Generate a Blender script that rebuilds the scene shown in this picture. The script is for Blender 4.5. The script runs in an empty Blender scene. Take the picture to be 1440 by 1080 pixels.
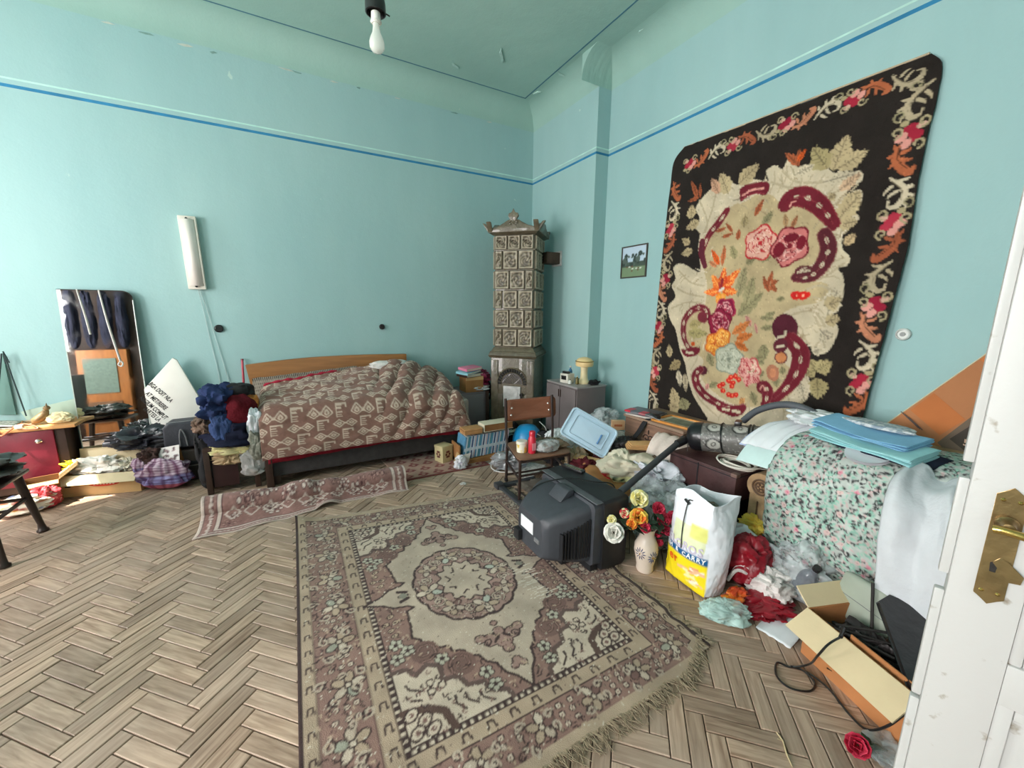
import bpy, bmesh, math, random
import numpy as np
from mathutils import Vector, Matrix, noise as mnoise
SC = bpy.context.scene
COL = SC.collection
PI = math.pi
# ---------------------------------------------------------------- camera
CAM_H = 1.5
FPX, PITCH, YAW, ROLL = 562.62, math.radians(10.429), math.radians(29.186), math.radians(0.570)
_f = Vector((math.sin(YAW)*math.cos(PITCH), math.cos(YAW)*math.cos(PITCH), -math.sin(PITCH)))
_r0 = Vector((math.cos(YAW), -math.sin(YAW), 0)); _u0 = _r0.cross(_f)
_r = _r0*math.cos(ROLL) + _u0*math.sin(ROLL); _u = -_r0*math.sin(ROLL) + _u0*math.cos(ROLL)
cam_data = bpy.data.cameras.new('camera'); cam = bpy.data.objects.new('camera', cam_data); COL.objects.link(cam)
cam_data.sensor_fit = 'HORIZONTAL'; cam_data.sensor_width = 36.0; cam_data.lens = FPX/1440*36.0
cam_data.clip_start = 0.02
cam.matrix_world = Matrix(((_r.x,_u.x,-_f.x,0),(_r.y,_u.y,-_f.y,0),(_r.z,_u.z,-_f.z,CAM_H),(0,0,0,1)))
SC.camera = cam
# ---------------------------------------------------------------- world, sun, daylight at the windows, exposure
w = bpy.data.worlds.new('sky'); SC.world = w; w.use_nodes = True
bg = w.node_tree.nodes['Background']; bg.inputs[0].default_value = (0.80, 0.90, 1.0, 1); bg.inputs[1].default_value = 1.6
def light(name, kind, loc, direction, energy, color, **kw):
    d = bpy.data.lights.new(name, kind); d.energy = energy; d.color = color
    for k, v in kw.items(): setattr(d, k, v)
    o = bpy.data.objects.new(name, d); COL.objects.link(o); o.location = loc
    o.rotation_euler = Vector(direction).to_track_quat('-Z', 'Y').to_euler(); return o
light('sun', 'SUN', (-8, 2, 8), (1.0, 0.30, -1.6), 16.0, (1.0, 0.93, 0.80), angle=0.01)
light('window_daylight', 'AREA', (-3.42, 0.25, 1.95), (1, 0.30, -0.08), 140, (1.0, 0.945, 0.925), shape='RECTANGLE', size=1.25, size_y=2.2)
light('window_daylight', 'AREA', (-3.42, 3.75, 2.1), (1, 0, -0.12), 32, (1.0, 0.945, 0.925), shape='RECTANGLE', size=0.45, size_y=2.5)
light('window_daylight', 'AREA', (-3.42, 2.55, 1.6), (1, 0.12, -0.12), 72, (1.0, 0.945, 0.925), shape='RECTANGLE', size=1.0, size_y=1.5)  # fill light at the added middle window, put in to brighten the bed
light('hall_daylight', 'AREA', (0.80, -1.9, 1.5), (-0.1, 1, -0.05), 12, (1.0, 0.94, 0.92), shape='RECTANGLE', size=1.2, size_y=2.2)
vs = SC.view_settings
vs.view_transform = 'Standard'; vs.look = 'None'; vs.gamma = 1.0; vs.use_curve_mapping = False; vs.exposure = 0.62
# ---------------------------------------------------------------- helpers
def ray(x, y): return _r*((x-720)/FPX) + _u*(-(y-540)/FPX) + _f
def at(x, y, axis, val):
    d = ray(x, y); o = Vector((0, 0, CAM_H)); return o + d*((val-o[axis])/d[axis])
def depth_at(x, y, dep): return Vector((0, 0, CAM_H)) + ray(x, y)*dep
def proj(P):
    c = Vector(P) - Vector((0, 0, CAM_H)); z = c.dot(_f); return 720+FPX*c.dot(_r)/z, 540-FPX*c.dot(_u)/z, z
def fbm(x, y, z=0.0, o=3):
    s = 0; a = 1; t = 0
    for k in range(o):
        s += a*mnoise.noise(Vector((x, y, z+k*7.3))); t += a; a *= .5; x *= 2; y *= 2; z *= 2
    return s/t
def lin(c):
    c = np.asarray(c, dtype=float)/255.0
    return np.where(c <= .04045, c/12.92, ((c+.055)/1.055)**2.4)
def L4(c): a = lin(c); return (float(a[0]), float(a[1]), float(a[2]), 1.0)
MATS = {}
def mat(name, c, rough=.7, var=.12, scale=14, bump=.15, bscale=None, metal=0.0, c2=None, stretch=None, alpha=1.0, trans=0.0, emit=0.0, spec=.4, coat=0.0, detail=4, contrast=None):
    if name in MATS: return MATS[name]
    m = bpy.data.materials.new(name); m.use_nodes = True; nt = m.node_tree; N = nt.nodes; Lk = nt.links
    b = N['Principled BSDF']; b.inputs['Roughness'].default_value = rough; b.inputs['Metallic'].default_value = metal
    b.inputs['Specular IOR Level'].default_value = spec; b.inputs['Coat Weight'].default_value = coat
    a = lin(c); d2 = lin(c2) if c2 is not None else a*(1-var); a1 = a if c2 is not None else np.clip(a*(1+var*.6), 0, 1)
    tc = N.new('ShaderNodeTexCoord'); mp = N.new('ShaderNodeMapping'); Lk.new(tc.outputs['Object'], mp.inputs[0])
    if stretch: mp.inputs['Scale'].default_value = stretch
    nz = N.new('ShaderNodeTexNoise'); nz.inputs['Scale'].default_value = scale; nz.inputs['Detail'].default_value = detail; Lk.new(mp.outputs[0], nz.inputs['Vector'])
    rp = N.new('ShaderNodeValToRGB'); lo, hi = contrast or (.3, .7); rp.color_ramp.elements[0].position = lo; rp.color_ramp.elements[1].position = hi
    rp.color_ramp.elements[0].color = (*d2, 1); rp.color_ramp.elements[1].color = (*a1, 1)
    Lk.new(nz.outputs['Fac'], rp.inputs[0]); Lk.new(rp.outputs[0], b.inputs['Base Color'])
    if bump:
        n2 = N.new('ShaderNodeTexNoise'); n2.inputs['Scale'].default_value = bscale or scale*4; n2.inputs['Detail'].default_value = 3; Lk.new(mp.outputs[0], n2.inputs['Vector'])
        bp = N.new('ShaderNodeBump'); bp.inputs['Strength'].default_value = bump; bp.inputs['Distance'].default_value = .01
        Lk.new(n2.outputs['Fac'], bp.inputs['Height']); Lk.new(bp.outputs[0], b.inputs['Normal'])
    if trans: b.inputs['Transmission Weight'].default_value = trans
    if alpha < 1: b.inputs['Alpha'].default_value = alpha
    if emit: b.inputs['Emission Color'].default_value = (*a, 1); b.inputs['Emission Strength'].default_value = emit
    MATS[name] = m; return m
def mat_col(name, rough=.9, bump=.5, bscale=220, var=.25, vscale=9, spec=.2, sheen=0.0):
    """woven or printed surface: colours from the mesh's own colour layer, worn by noise"""
    if name in MATS: return MATS[name]
    m = bpy.data.materials.new(name); m.use_nodes = True; nt = m.node_tree; N = nt.nodes; Lk = nt.links
    b = N['Principled BSDF']; b.inputs['Roughness'].default_value = rough; b.inputs['Specular IOR Level'].default_value = spec; b.inputs['Sheen Weight'].default_value = sheen
    at_ = N.new('ShaderNodeAttribute'); at_.attribute_name = 'Col'
    tc = N.new('ShaderNodeTexCoord'); nz = N.new('ShaderNodeTexNoise'); nz.inputs['Scale'].default_value = vscale; nz.inputs['Detail'].default_value = 6; Lk.new(tc.outputs['Object'], nz.inputs['Vector'])
    mr = N.new('ShaderNodeMapRange'); mr.inputs[1].default_value = .3; mr.inputs[2].default_value = .7; mr.inputs[3].default_value = 1-var; mr.inputs[4].default_value = 1+var*.5; Lk.new(nz.outputs['Fac'], mr.inputs[0])
    mx = N.new('ShaderNodeVectorMath'); mx.operation = 'SCALE'; Lk.new(at_.outputs['Color'], mx.inputs[0]); Lk.new(mr.outputs[0], mx.inputs['Scale']); Lk.new(mx.outputs[0], b.inputs['Base Color'])
    if bump:
        n2 = N.new('ShaderNodeTexNoise'); n2.inputs['Scale'].default_value = bscale; Lk.new(tc.outputs['Object'], n2.inputs['Vector'])
        bp = N.new('ShaderNodeBump'); bp.inputs['Strength'].default_value = bump; bp.inputs['Distance'].default_value = .004; Lk.new(n2.outputs['Fac'], bp.inputs['Height']); Lk.new(bp.outputs[0], b.inputs['Normal'])
    MATS[name] = m; return m
def glass(name, c=(235, 245, 245), rough=.05, alpha=.3, ior=1.3, spec=.5, var=.0):
    """thin film, glass or clear plastic"""
    if name in MATS: return MATS[name]
    m = bpy.data.materials.new(name); m.use_nodes = True; nt = m.node_tree; N = nt.nodes; Lk = nt.links
    b = N['Principled BSDF']; b.inputs['Base Color'].default_value = L4(c); b.inputs['Roughness'].default_value = rough; b.inputs['Alpha'].default_value = alpha; b.inputs['Specular IOR Level'].default_value = spec
    tc = N.new('ShaderNodeTexCoord'); nz = N.new('ShaderNodeTexNoise'); nz.inputs['Scale'].default_value = 18; Lk.new(tc.outputs['Object'], nz.inputs['Vector'])
    bp = N.new('ShaderNodeBump'); bp.inputs['Strength'].default_value = .5 if var else .05; bp.inputs['Distance'].default_value = .01; Lk.new(nz.outputs['Fac'], bp.inputs['Height']); Lk.new(bp.outputs[0], b.inputs['Normal'])
    if var:
        mr = N.new('ShaderNodeMapRange'); mr.inputs[1].default_value = .35; mr.inputs[2].default_value = .65; mr.inputs[3].default_value = max(0, alpha-var); mr.inputs[4].default_value = min(1, alpha+var); Lk.new(nz.outputs['Fac'], mr.inputs[0]); Lk.new(mr.outputs[0], b.inputs['Alpha'])
    MATS[name] = m; return m
def tag(o, label=None, cat=None, group=None, kind=None):
    if label: o['label'] = label
    if cat: o['category'] = cat
    if group: o['group'] = group
    if kind: o['kind'] = kind
    return o
def thing(name, label, cat, loc=(0, 0, 0), rz=0.0, group=None, rot=None):
    o = bpy.data.objects.new(name, None); o.empty_display_size = .05; COL.objects.link(o); o.location = loc
    o.rotation_euler = rot or (0, 0, rz); return tag(o, label, cat, group)
def dup(root, loc=None, rz=None, label=None):
    r = root.copy(); COL.objects.link(r)
    if loc is not None: r.location = loc
    if rz is not None: r.rotation_euler = (0, 0, rz)
    if label: r['label'] = label
    for ch in root.children:
        c = ch.copy(); COL.objects.link(c); c.parent = r
        for g in ch.children: d = g.copy(); COL.objects.link(d); d.parent = c
    return r
class G:
    """collects vertices and faces of ONE mesh object"""
    def __init__(s): s.v = []; s.f = []; s.c = None
    def box(s, lo, hi, M=None):
        i = len(s.v)
        for z in (lo[2], hi[2]):
            for x, y in ((lo[0], lo[1]), (hi[0], lo[1]), (hi[0], hi[1]), (lo[0], hi[1])):
                p = Vector((x, y, z)); s.v.append(M @ p if M else p)
        s.f += [[i+a for a in q] for q in ((3, 2, 1, 0), (4, 5, 6, 7), (0, 1, 5, 4), (1, 2, 6, 5), (2, 3, 7, 6), (3, 0, 4, 7))]; return s
    def cbox(s, c, size, M=None):
        return s.box([c[k]-size[k]/2 for k in range(3)], [c[k]+size[k]/2 for k in range(3)], M)
    def prism(s, pts, h, M=None, z0=0.0):
        """2-D outline pts (ccw) extruded in z"""
        i = len(s.v); n = len(pts)
        for z in (z0, z0+h):
            for p in pts:
                q = Vector((p[0], p[1], z)); s.v.append(M @ q if M else q)
        s.f.append([i+k for k in range(n)][::-1]); s.f.append([i+n+k for k in range(n)])
        for k in range(n): s.f.append([i+k, i+(k+1) % n, i+n+(k+1) % n, i+n+k])
        return s
    def tube(s, pts, r, n=8, closed=False, cap=True):
        P = [Vector(p) for p in pts]; m = len(P); i0 = len(s.v); up = None
        for k in range(m):
            if closed: t = P[(k+1) % m]-P[k-1]
            else: t = P[min(k+1, m-1)]-P[max(k-1, 0)]
            t.normalize()
            if up is None: up = t.orthogonal().normalized()
            else:
                up = up - t*up.dot(t)
                up = up.normalized() if up.length > 1e-6 else t.orthogonal().normalized()
            b = t.cross(up); rr = r[k] if hasattr(r, '__len__') else r
            for j in range(n):
                a = 2*PI*j/n; s.v.append(P[k] + up*(rr*math.cos(a)) + b*(rr*math.sin(a)))
        for k in range(m if closed else m-1):
            for j in range(n):
                a = i0+k*n; b2 = i0+((k+1) % m)*n; s.f.append([a+j, a+(j+1) % n, b2+(j+1) % n, b2+j])
        if cap and not closed:
            s.f.append([i0+j for j in range(n)][::-1]); s.f.append([i0+(m-1)*n+j for j in range(n)])
        return s
    def lathe(s, prof, n=20, M=None, sx=1.0, sy=1.0, capt=True):
        i0 = len(s.v); m = len(prof)
        for r, z in prof:
            for j in range(n):
                a = 2*PI*j/n; p = Vector((r*math.cos(a)*sx, r*math.sin(a)*sy, z)); s.v.append(M @ p if M else p)
        for k in range(m-1):
            for j in range(n):
                a = i0+k*n; b = a+n; s.f.append([a+j, a+(j+1) % n, b+(j+1) % n, b+j])
        if capt:
            s.f.append([i0+j for j in range(n)][::-1]); s.f.append([i0+(m-1)*n+j for j in range(n)])
        return s
    def sheet(s, fn, nu, nv, wrap=False):
        """open surface fn(u,v) -> point, u,v in 0..1"""
        i0 = len(s.v); cu = nu if wrap else nu+1
        for j in range(nv+1):
            for i in range(cu): s.v.append(Vector(fn(i/nu, j/nv)))
        for j in range(nv):
            for i in range(nu):
                a = i0+j*cu+i; b = i0+j*cu+(i+1) % cu; s.f.append([a, b, b+cu, a+cu])
        return s
    def build(s, name, m, parent=None, loc=None, rot=None, bevel=0.0, seg=2, smooth=False, solid=0.0, sub=0, col=None, label=None, ang=35):
        me = bpy.data.meshes.new(name); me.from_pydata([tuple(v) for v in s.v], [], s.f); me.update()
        if col is not None:
            ca = me.color_attributes.new('Col', 'FLOAT_COLOR', 'POINT'); arr = np.ones((len(s.v), 4), dtype=np.float32); arr[:, :3] = col; ca.data.foreach_set('color', arr.ravel())
        bm = bmesh.new(); bm.from_mesh(me)
        if bevel:
            ed = [e for e in bm.edges if len(e.link_faces) == 2 and e.calc_face_angle(0) > math.radians(ang)]
            bmesh.ops.bevel(bm, geom=ed, offset=bevel, segments=seg, affect='EDGES', profile=.6, clamp_overlap=True)
        if solid == 0.0: bmesh.ops.recalc_face_normals(bm, faces=bm.faces)
        bm.to_mesh(me); bm.free()
        if smooth or bevel:
            for p in me.polygons: p.use_smooth = True
            try: me.set_sharp_from_angle(angle=math.radians(50))
            except Exception: pass
        if m: me.materials.append(m)
        o = bpy.data.objects.new(name, me); COL.objects.link(o); o.parent = parent
        if loc is not None: o.location = loc
        if rot is not None: o.rotation_euler = rot
        if solid: md = o.modifiers.new('thickness', 'SOLIDIFY'); md.thickness = abs(solid); md.offset = -1 if solid > 0 else 1
        if sub: md = o.modifiers.new('smooth', 'SUBSURF'); md.levels = sub; md.render_levels = sub
        if label: o['label'] = label
        return o
def struct(o): o['kind'] = 'structure'; return o
def spl(pts, n=8, closed=False):
    """Catmull-Rom through pts"""
    P = [np.array(p, dtype=float) for p in pts]; m = len(P); out = []
    for i in range(m if closed else m-1):
        if closed: a, b, c, d = P[i-1], P[i], P[(i+1) % m], P[(i+2) % m]
        else: a, b, c, d = P[max(i-1, 0)], P[i], P[i+1], P[min(i+2, m-1)]
        for k in range(n):
            t = k/n; out.append(.5*((2*b)+(c-a)*t+(2*a-5*b+4*c-d)*t*t+(3*b-a-3*c+d)*t**3))
    if not closed: out.append(P[-1])
    return out
class Cv:
    """a little drawing board in metres: weave colours, later carried by mesh vertices"""
    def __init__(s, w, h, res, bg): s.w = w; s.h = h; s.res = res; s.W = int(w*res); s.H = int(h*res); s.a = np.zeros((s.H, s.W, 3)); s.a[:] = lin(bg); s.tf = None
    def _T(s, pts): return np.array([s.tf(p) if s.tf else p for p in pts], dtype=float)
    def _bb(s, lo, hi):
        x0 = max(0, int(lo[0]*s.res)); y0 = max(0, int(lo[1]*s.res)); x1 = min(s.W, int(hi[0]*s.res)+2); y1 = min(s.H, int(hi[1]*s.res)+2)
        if x0 >= x1 or y0 >= y1: return None
        X, Y = np.meshgrid((np.arange(x0, x1)+.5)/s.res, (np.arange(y0, y1)+.5)/s.res); return x0, y0, x1, y1, X, Y
    def poly(s, pts, c, raw=False):
        P = np.array(pts, dtype=float) if raw else s._T(pts); b = s._bb(P.min(0), P.max(0))
        if b is None: return s
        x0, y0, x1, y1, X, Y = b; ins = np.zeros(X.shape, bool)
        for i in range(len(P)):
            (ax, ay), (bx, by) = P[i-1], P[i]
            if ay == by: continue
            ins ^= ((ay > Y) != (by > Y)) & (X < (bx-ax)*(Y-ay)/(by-ay)+ax)
        s.a[y0:y1, x0:x1][ins] = lin(c); return s
    def line(s, pts, r, c, raw=False):
        P = np.array(pts, dtype=float) if raw else s._T(pts); rr = r if hasattr(r, '__len__') else [r]*len(P)
        for i in range(len(P)-1):
            A, B_ = P[i], P[i+1]; m = max(rr[i], rr[i+1]); b = s._bb(np.minimum(A, B_)-m, np.maximum(A, B_)+m)
            if b is None: continue
            x0, y0, x1, y1, X, Y = b; d = B_-A; q = max(d@d, 1e-12); t = np.clip(((X-A[0])*d[0]+(Y-A[1])*d[1])/q, 0, 1)
            ins = np.hypot(X-A[0]-t*d[0], Y-A[1]-t*d[1]) < rr[i]+(rr[i+1]-rr[i])*t; s.a[y0:y1, x0:x1][ins] = lin(c)
        return s
    def disc(s, p, rx, c, ry=None, ang=0.0, raw=False):
        P = np.array(p, dtype=float) if raw else s._T([p])[0]; ry = ry or rx; m = max(rx, ry); b = s._bb(P-m, P+m)
        if b is None: return s
        x0, y0, x1, y1, X, Y = b; ca, sa = math.cos(ang), math.sin(ang); u = (X-P[0])*ca+(Y-P[1])*sa; v = -(X-P[0])*sa+(Y-P[1])*ca
        s.a[y0:y1, x0:x1][(u/rx)**2+(v/ry)**2 < 1] = lin(c); return s
    def rect(s, x0, y0, x1, y1, c): s.a[max(0, int(y0*s.res)):max(0, int(y1*s.res)), max(0, int(x0*s.res)):max(0, int(x1*s.res))] = lin(c); return s
    def get(s, u, v):
        """colour at u,v (0..1 arrays), 2x2 box"""
        i = np.clip((np.asarray(u)*s.W-.5), 0, s.W-1.001); j = np.clip((np.asarray(v)*s.H-.5), 0, s.H-1.001)
        i0 = i.astype(int); j0 = j.astype(int); fi = (i-i0)[:, None]; fj = (j-j0)[:, None]; i1 = np.minimum(i0+1, s.W-1); j1 = np.minimum(j0+1, s.H-1)
        return (s.a[j0, i0]*(1-fi)+s.a[j0, i1]*fi)*(1-fj)+(s.a[j1, i0]*(1-fi)+s.a[j1, i1]*fi)*fj
def uvgrid(nu, nv):
    U, V = np.meshgrid(np.linspace(0, 1, nu+1), np.linspace(0, 1, nv+1)); return U.ravel(), V.ravel()
def clump(name, m, parent, c, size, seed=0, amp=.25, freq=3.0, nu=28, nv=18, rz=0.0, flat=.0, solid=0.0, col=None, ridge=.5, label=None, rot=None, power=2.4):
    """crumpled heap of cloth, paper or plastic lying at c (centre of its foot), size = full extents"""
    R = Matrix.Rotation(rz, 3, 'Z') if rot is None else rot
    nu = max(nu, 24) if max(size) < .12 else max(nu, 64); nv = max(nv, 14) if max(size) < .12 else max(nv, 40)
    g = G(); cx = Vector(c); sx, sy, sz = size[0]/2, size[1]/2, size[2]; N = mnoise.noise; f1 = freq*.62; f2 = freq*1.5; ca, sa = math.cos(seed*1.7), math.sin(seed*1.7)
    def fn(u, v):
        a = 2*PI*u; e = (v-.5)*PI; ce, se = math.cos(e), math.sin(e)
        cp = lambda q: math.copysign(abs(q)**(2/power), q)
        d = Vector((cp(math.cos(a))*cp(ce), cp(math.sin(a))*cp(ce), cp(se)))
        w = Vector((N(Vector((d.x*1.3+seed, d.y*1.3, d.z*1.3))), N(Vector((d.y*1.3, d.z*1.3+seed, d.x*1.3))), N(Vector((d.z*1.3, d.x*1.3, d.y*1.3+seed)))))*.55
        q = d+w; qx, qy = q.x*ca+q.y*sa, -q.x*sa+q.y*ca
        low = N(Vector((q.x*f1+seed*3.1, q.y*f1, q.z*f1+seed)))                          # the heap's own outline
        r1 = 1-abs(N(Vector((qx*freq*.55+seed, qy*freq*1.5+9, q.z*freq*.8))))*3.2          # long folds with sharp crests
        r2 = 1-abs(N(Vector((qy*f2*.5+5, qx*f2*1.7+seed, q.z*f2))))*3.0
        k = 1+amp*(1.5*low+ridge*.75*(r1-.35)+ridge*.40*(r2-.35))
        sag = 1+.16*max(0, -d.z)                                                           # cloth spreads where it lies
        p = Vector((d.x*sx*k*sag, d.y*sy*k*sag, (d.z*(k if d.z > 0 else 1)+1)*sz/2))
        return R @ p + cx
    g.sheet(fn, nu, nv, wrap=True)
    cc = col(*uvgrid2(nu, nv)) if col else None
    return g.build(name, m, parent, smooth=True, col=cc, label=label)
def uvgrid2(nu, nv):
    U, V = np.meshgrid(np.arange(nu)/nu, np.linspace(0, 1, nv+1)); return U.ravel(), V.ravel()
def drape(name, m, parent, path, width_dir, width, nu=30, nv=24, amp=.015, freq=6.0, seed=0, solid=.004, col=None, taper=None, label=None, smooth=True, wave=None):
    """cloth laid along path (list of points), spread along width_dir; folds run along the path"""
    P = [Vector(p) for p in spl(path, max(2, nv//max(1, len(path)-1)))]; nv = len(P)-1; W = Vector(width_dir).normalized(); g = G()
    nor = []
    for k in range(nv+1):
        t = (P[min(k+1, nv)]-P[max(k-1, 0)]).normalized(); nor.append(W.cross(t).normalized())
    def fn(u, v):
        k = min(nv, int(round(v*nv))); q = u-.5; ww = width*(taper(v) if taper else 1)
        d = amp*(fbm(u*freq+seed, v*1.2+seed, seed, 2)*1.6+.5*math.sin(u*freq*4+seed+3*fbm(u*2, v*2, seed)))
        e = amp*.8*fbm(u*2+seed*2, v*4, 3.3)
        if wave: d += wave(u, v)
        return P[k] + W*(q*ww+e) + nor[k]*d
    g.sheet(fn, nu, nv)
    return g.build(name, m, parent, smooth=smooth, solid=solid, col=(col(*uvgrid(nu, nv)) if col else None), label=label)
def text(name, body, size, m, parent, M, extrude=.0004, bold=0.0, sx=1.0, shear=0.0):
    """lettering as a mesh, lying in the xy plane of matrix M"""
    cu = bpy.data.curves.new(name, 'FONT'); cu.body = body; cu.size = size; cu.extrude = extrude; cu.offset = bold; cu.align_x = 'CENTER'; cu.align_y = 'CENTER'; cu.resolution_u = 3; cu.shear = shear
    o = bpy.data.objects.new(name, cu); COL.objects.link(o); dg = bpy.context.evaluated_depsgraph_get(); me = bpy.data.meshes.new_from_object(o.evaluated_get(dg))
    bpy.data.objects.remove(o); bpy.data.curves.remove(cu)
    if sx != 1.0: me.transform(Matrix.Diagonal((sx, 1, 1, 1)))
    me.transform(M); me.materials.clear(); me.materials.append(m); o = bpy.data.objects.new(name, me); COL.objects.link(o); o.parent = parent; return o
def frame(o, x, y, z=None):
    """matrix with origin o and axes x, y"""
    x = Vector(x).normalized(); y = Vector(y); y = (y-x*y.dot(x)).normalized(); z = x.cross(y)
    return Matrix(((x.x, y.x, z.x, o[0]), (x.y, y.y, z.y, o[1]), (x.z, y.z, z.z, o[2]), (0, 0, 0, 1)))
def TR(x, y, z, rz=0.0): return Matrix.Translation((x, y, z)) @ Matrix.Rotation(rz, 4, 'Z')
rnd = random.Random(7)
# ---------------------------------------------------------------- the room
XL, XB, XM, YB, YF, YRET = -3.3, 2.90, 3.065, 4.70, -0.65, 3.475
ZC, ZW, ZF = 3.92, 3.70, 3.095
def wallpaint(name, top, low, stain):
    m = bpy.data.materials.new(name); m.use_nodes = True; nt = m.node_tree; N = nt.nodes; Lk = nt.links; b = N['Principled BSDF']; b.inputs['Roughness'].default_value = .85; b.inputs['Specular IOR Level'].default_value = .2
    tc = N.new('ShaderNodeTexCoord')
    def nz(scale, det=5, st=None):
        n = N.new('ShaderNodeTexNoise'); n.inputs['Scale'].default_value = scale; n.inputs['Detail'].default_value = det
        if st:
            mp = N.new('ShaderNodeMapping'); mp.inputs['Scale'].default_value = st; Lk.new(tc.outputs['Object'], mp.inputs[0]); Lk.new(mp.outputs[0], n.inputs['Vector'])
        else: Lk.new(tc.outputs['Object'], n.inputs['Vector'])
        return n
    def ramp(src, p0, p1, c0, c1):
        r = N.new('ShaderNodeValToRGB'); r.color_ramp.elements[0].position = p0; r.color_ramp.elements[1].position = p1; r.color_ramp.elements[0].color = c0; r.color_ramp.elements[1].color = c1; Lk.new(src, r.inputs[0]); return r
    big = nz(.9, 6, (1, 1, .5)); r1 = ramp(big.outputs['Fac'], .35, .68, L4(low), L4(top))
    streak = nz(3.0, 5, (2.2, 2.2, .35)); r2 = ramp(streak.outputs['Fac'], .3, .75, (.955, .965, .96, 1), (1, 1, 1, 1))
    mu = N.new('ShaderNodeMix'); mu.data_type = 'RGBA'; mu.blend_type = 'MULTIPLY'; mu.inputs[0].default_value = 1; Lk.new(r1.outputs[0], mu.inputs[6]); Lk.new(r2.outputs[0], mu.inputs[7])
    spot = nz(6.5, 8); r3 = ramp(spot.outputs['Fac'], .735, .76, (0, 0, 0, 1), (1, 1, 1, 1))
    m3 = N.new('ShaderNodeMix'); m3.data_type = 'RGBA'; Lk.new(r3.outputs[0], m3.inputs[0]); Lk.new(mu.outputs[2], m3.inputs[6]); m3.inputs[7].default_value = L4(stain)
    Lk.new(m3.outputs[2], b.inputs['Base Color'])
    fine = nz(60, 4); mid = nz(4, 4); ad = N.new('ShaderNodeMath'); ad.operation = 'MULTIPLY_ADD'; ad.inputs[1].default_value = 6; Lk.new(mid.outputs['Fac'], ad.inputs[0]); Lk.new(fine.outputs['Fac'], ad.inputs[2])
    bp = N.new('ShaderNodeBump'); bp.inputs['Strength'].default_value = .25; bp.inputs['Distance'].default_value = .004; Lk.new(ad.outputs[0], bp.inputs['Height']); Lk.new(bp.outputs[0], b.inputs['Normal'])
    MATS[name] = m; return m
PAINT = wallpaint('turquoise distemper', (166, 198, 197), (156, 191, 192), (190, 214, 205))
CEIL = wallpaint('ceiling distemper', (164, 197, 187), (155, 189, 180), (196, 206, 194))
BLUE = mat('blue painted line', (48, 128, 170), .8, .2, 9, 0); PALE = mat('pale painted line', (188, 226, 216), .8, .15, 9, 0)
GREYLINE = mat('grey blue painted line', (74, 120, 138), .8, .2, 9, 0)
struct(G().box((XL-.2, YB, 0), (XM+.2, YB+.2, ZC)).build('wall_back', PAINT))
struct(G().prism([(XM, YF-.2), (XM+.3, YF-.2), (XM+.3, YB), (XB, YB), (XB, YRET), (XM, YRET)], ZC).build('wall_right', PAINT))
# front wall with the doorway (behind the camera)
g = G(); g.box((XL-.2, YF-.2, 0), (0.25, YF, ZC)); g.box((1.50, YF-.2, 0), (XM, YF, ZC)); g.box((0.25, YF-.2, 2.25), (1.50, YF, ZC)); struct(g.build('wall_front', PAINT))
g = G()
for lo, hi in (((-.62, -2.3, 0), (-.5, YF-.2, 2.7)), ((2.2, -2.3, 0), (2.32, YF-.2, 2.7)), ((-.5, -2.3, 0), (2.2, -2.18, 2.7)), ((-.62, -2.3, 2.7), (2.32, YF-.2, 2.8))): g.box(lo, hi)
struct(g.build('wall_hall', mat('cream hall paint', (206, 198, 182), .85, .06, 3, .05)))
# left wall with its windows; the middle one is added to brighten the bed
WIN = [(-0.40, 0.90, .80, 3.10), (2.00, 3.10, .80, 2.40), (3.45, 4.05, .60, 3.70)]
g = G(); ys = [YF, WIN[0][0], WIN[0][1], WIN[1][0], WIN[1][1], WIN[2][0], WIN[2][1], YB]
for a, b in ((0, 1), (2, 3), (4, 5), (6, 7)): g.box((XL-.35, ys[a], 0), (XL, ys[b], ZC))
for a, b, Z0, Z1 in WIN: g.box((XL-.35, a, 0), (XL, b, Z0)); g.box((XL-.35, a, Z1), (XL, b, ZC))
struct(g.build('wall_left', PAINT))
WHITE = mat('old white gloss paint', (222, 224, 219), .45, .10, 5, .12, 30)
PANE = glass('window glass', (240, 248, 250), .02, .06)
for k, (a, b, Z0, Z1) in enumerate(WIN):
    r = thing('window_%d' % (k+1), 'tall white casement window', None, (XL-.2, (a+b)/2, Z0)); struct(r); del r['label']
    w2, hh = (b-a)/2, Z1-Z0
    g = G(); g.box((-.04, -w2, 0), (.04, -w2+.07, hh)); g.box((-.04, w2-.07, 0), (.04, w2, hh)); g.box((-.04, -w2+.07, 0), (.04, w2-.07, .07)); g.box((-.04, -w2+.07, hh-.07), (.04, w2-.07, hh)); g.box((-.04, -.05, .07), (.04, .05, hh-.07)); g.box((-.04, -w2+.07, hh*.68), (.04, -.05, hh*.68+.08)); g.box((-.04, .05, hh*.68), (.04, w2-.07, hh*.68+.08))
    g.build('window_frame', WHITE, r, bevel=.006)
    for y0, y1 in ((-w2+.07, -.05), (.05, w2-.07)):
        for z0, z1 in ((.07, hh*.68), (hh*.68+.08, hh-.07)): G().box((-.004, y0, z0), (.004, y1, z1)).build('pane', PANE, r)
    G().box((.04, -w2-.05, -.03), (.30, w2+.05, .0)).build('window_sill', WHITE, r, bevel=.008)
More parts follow.
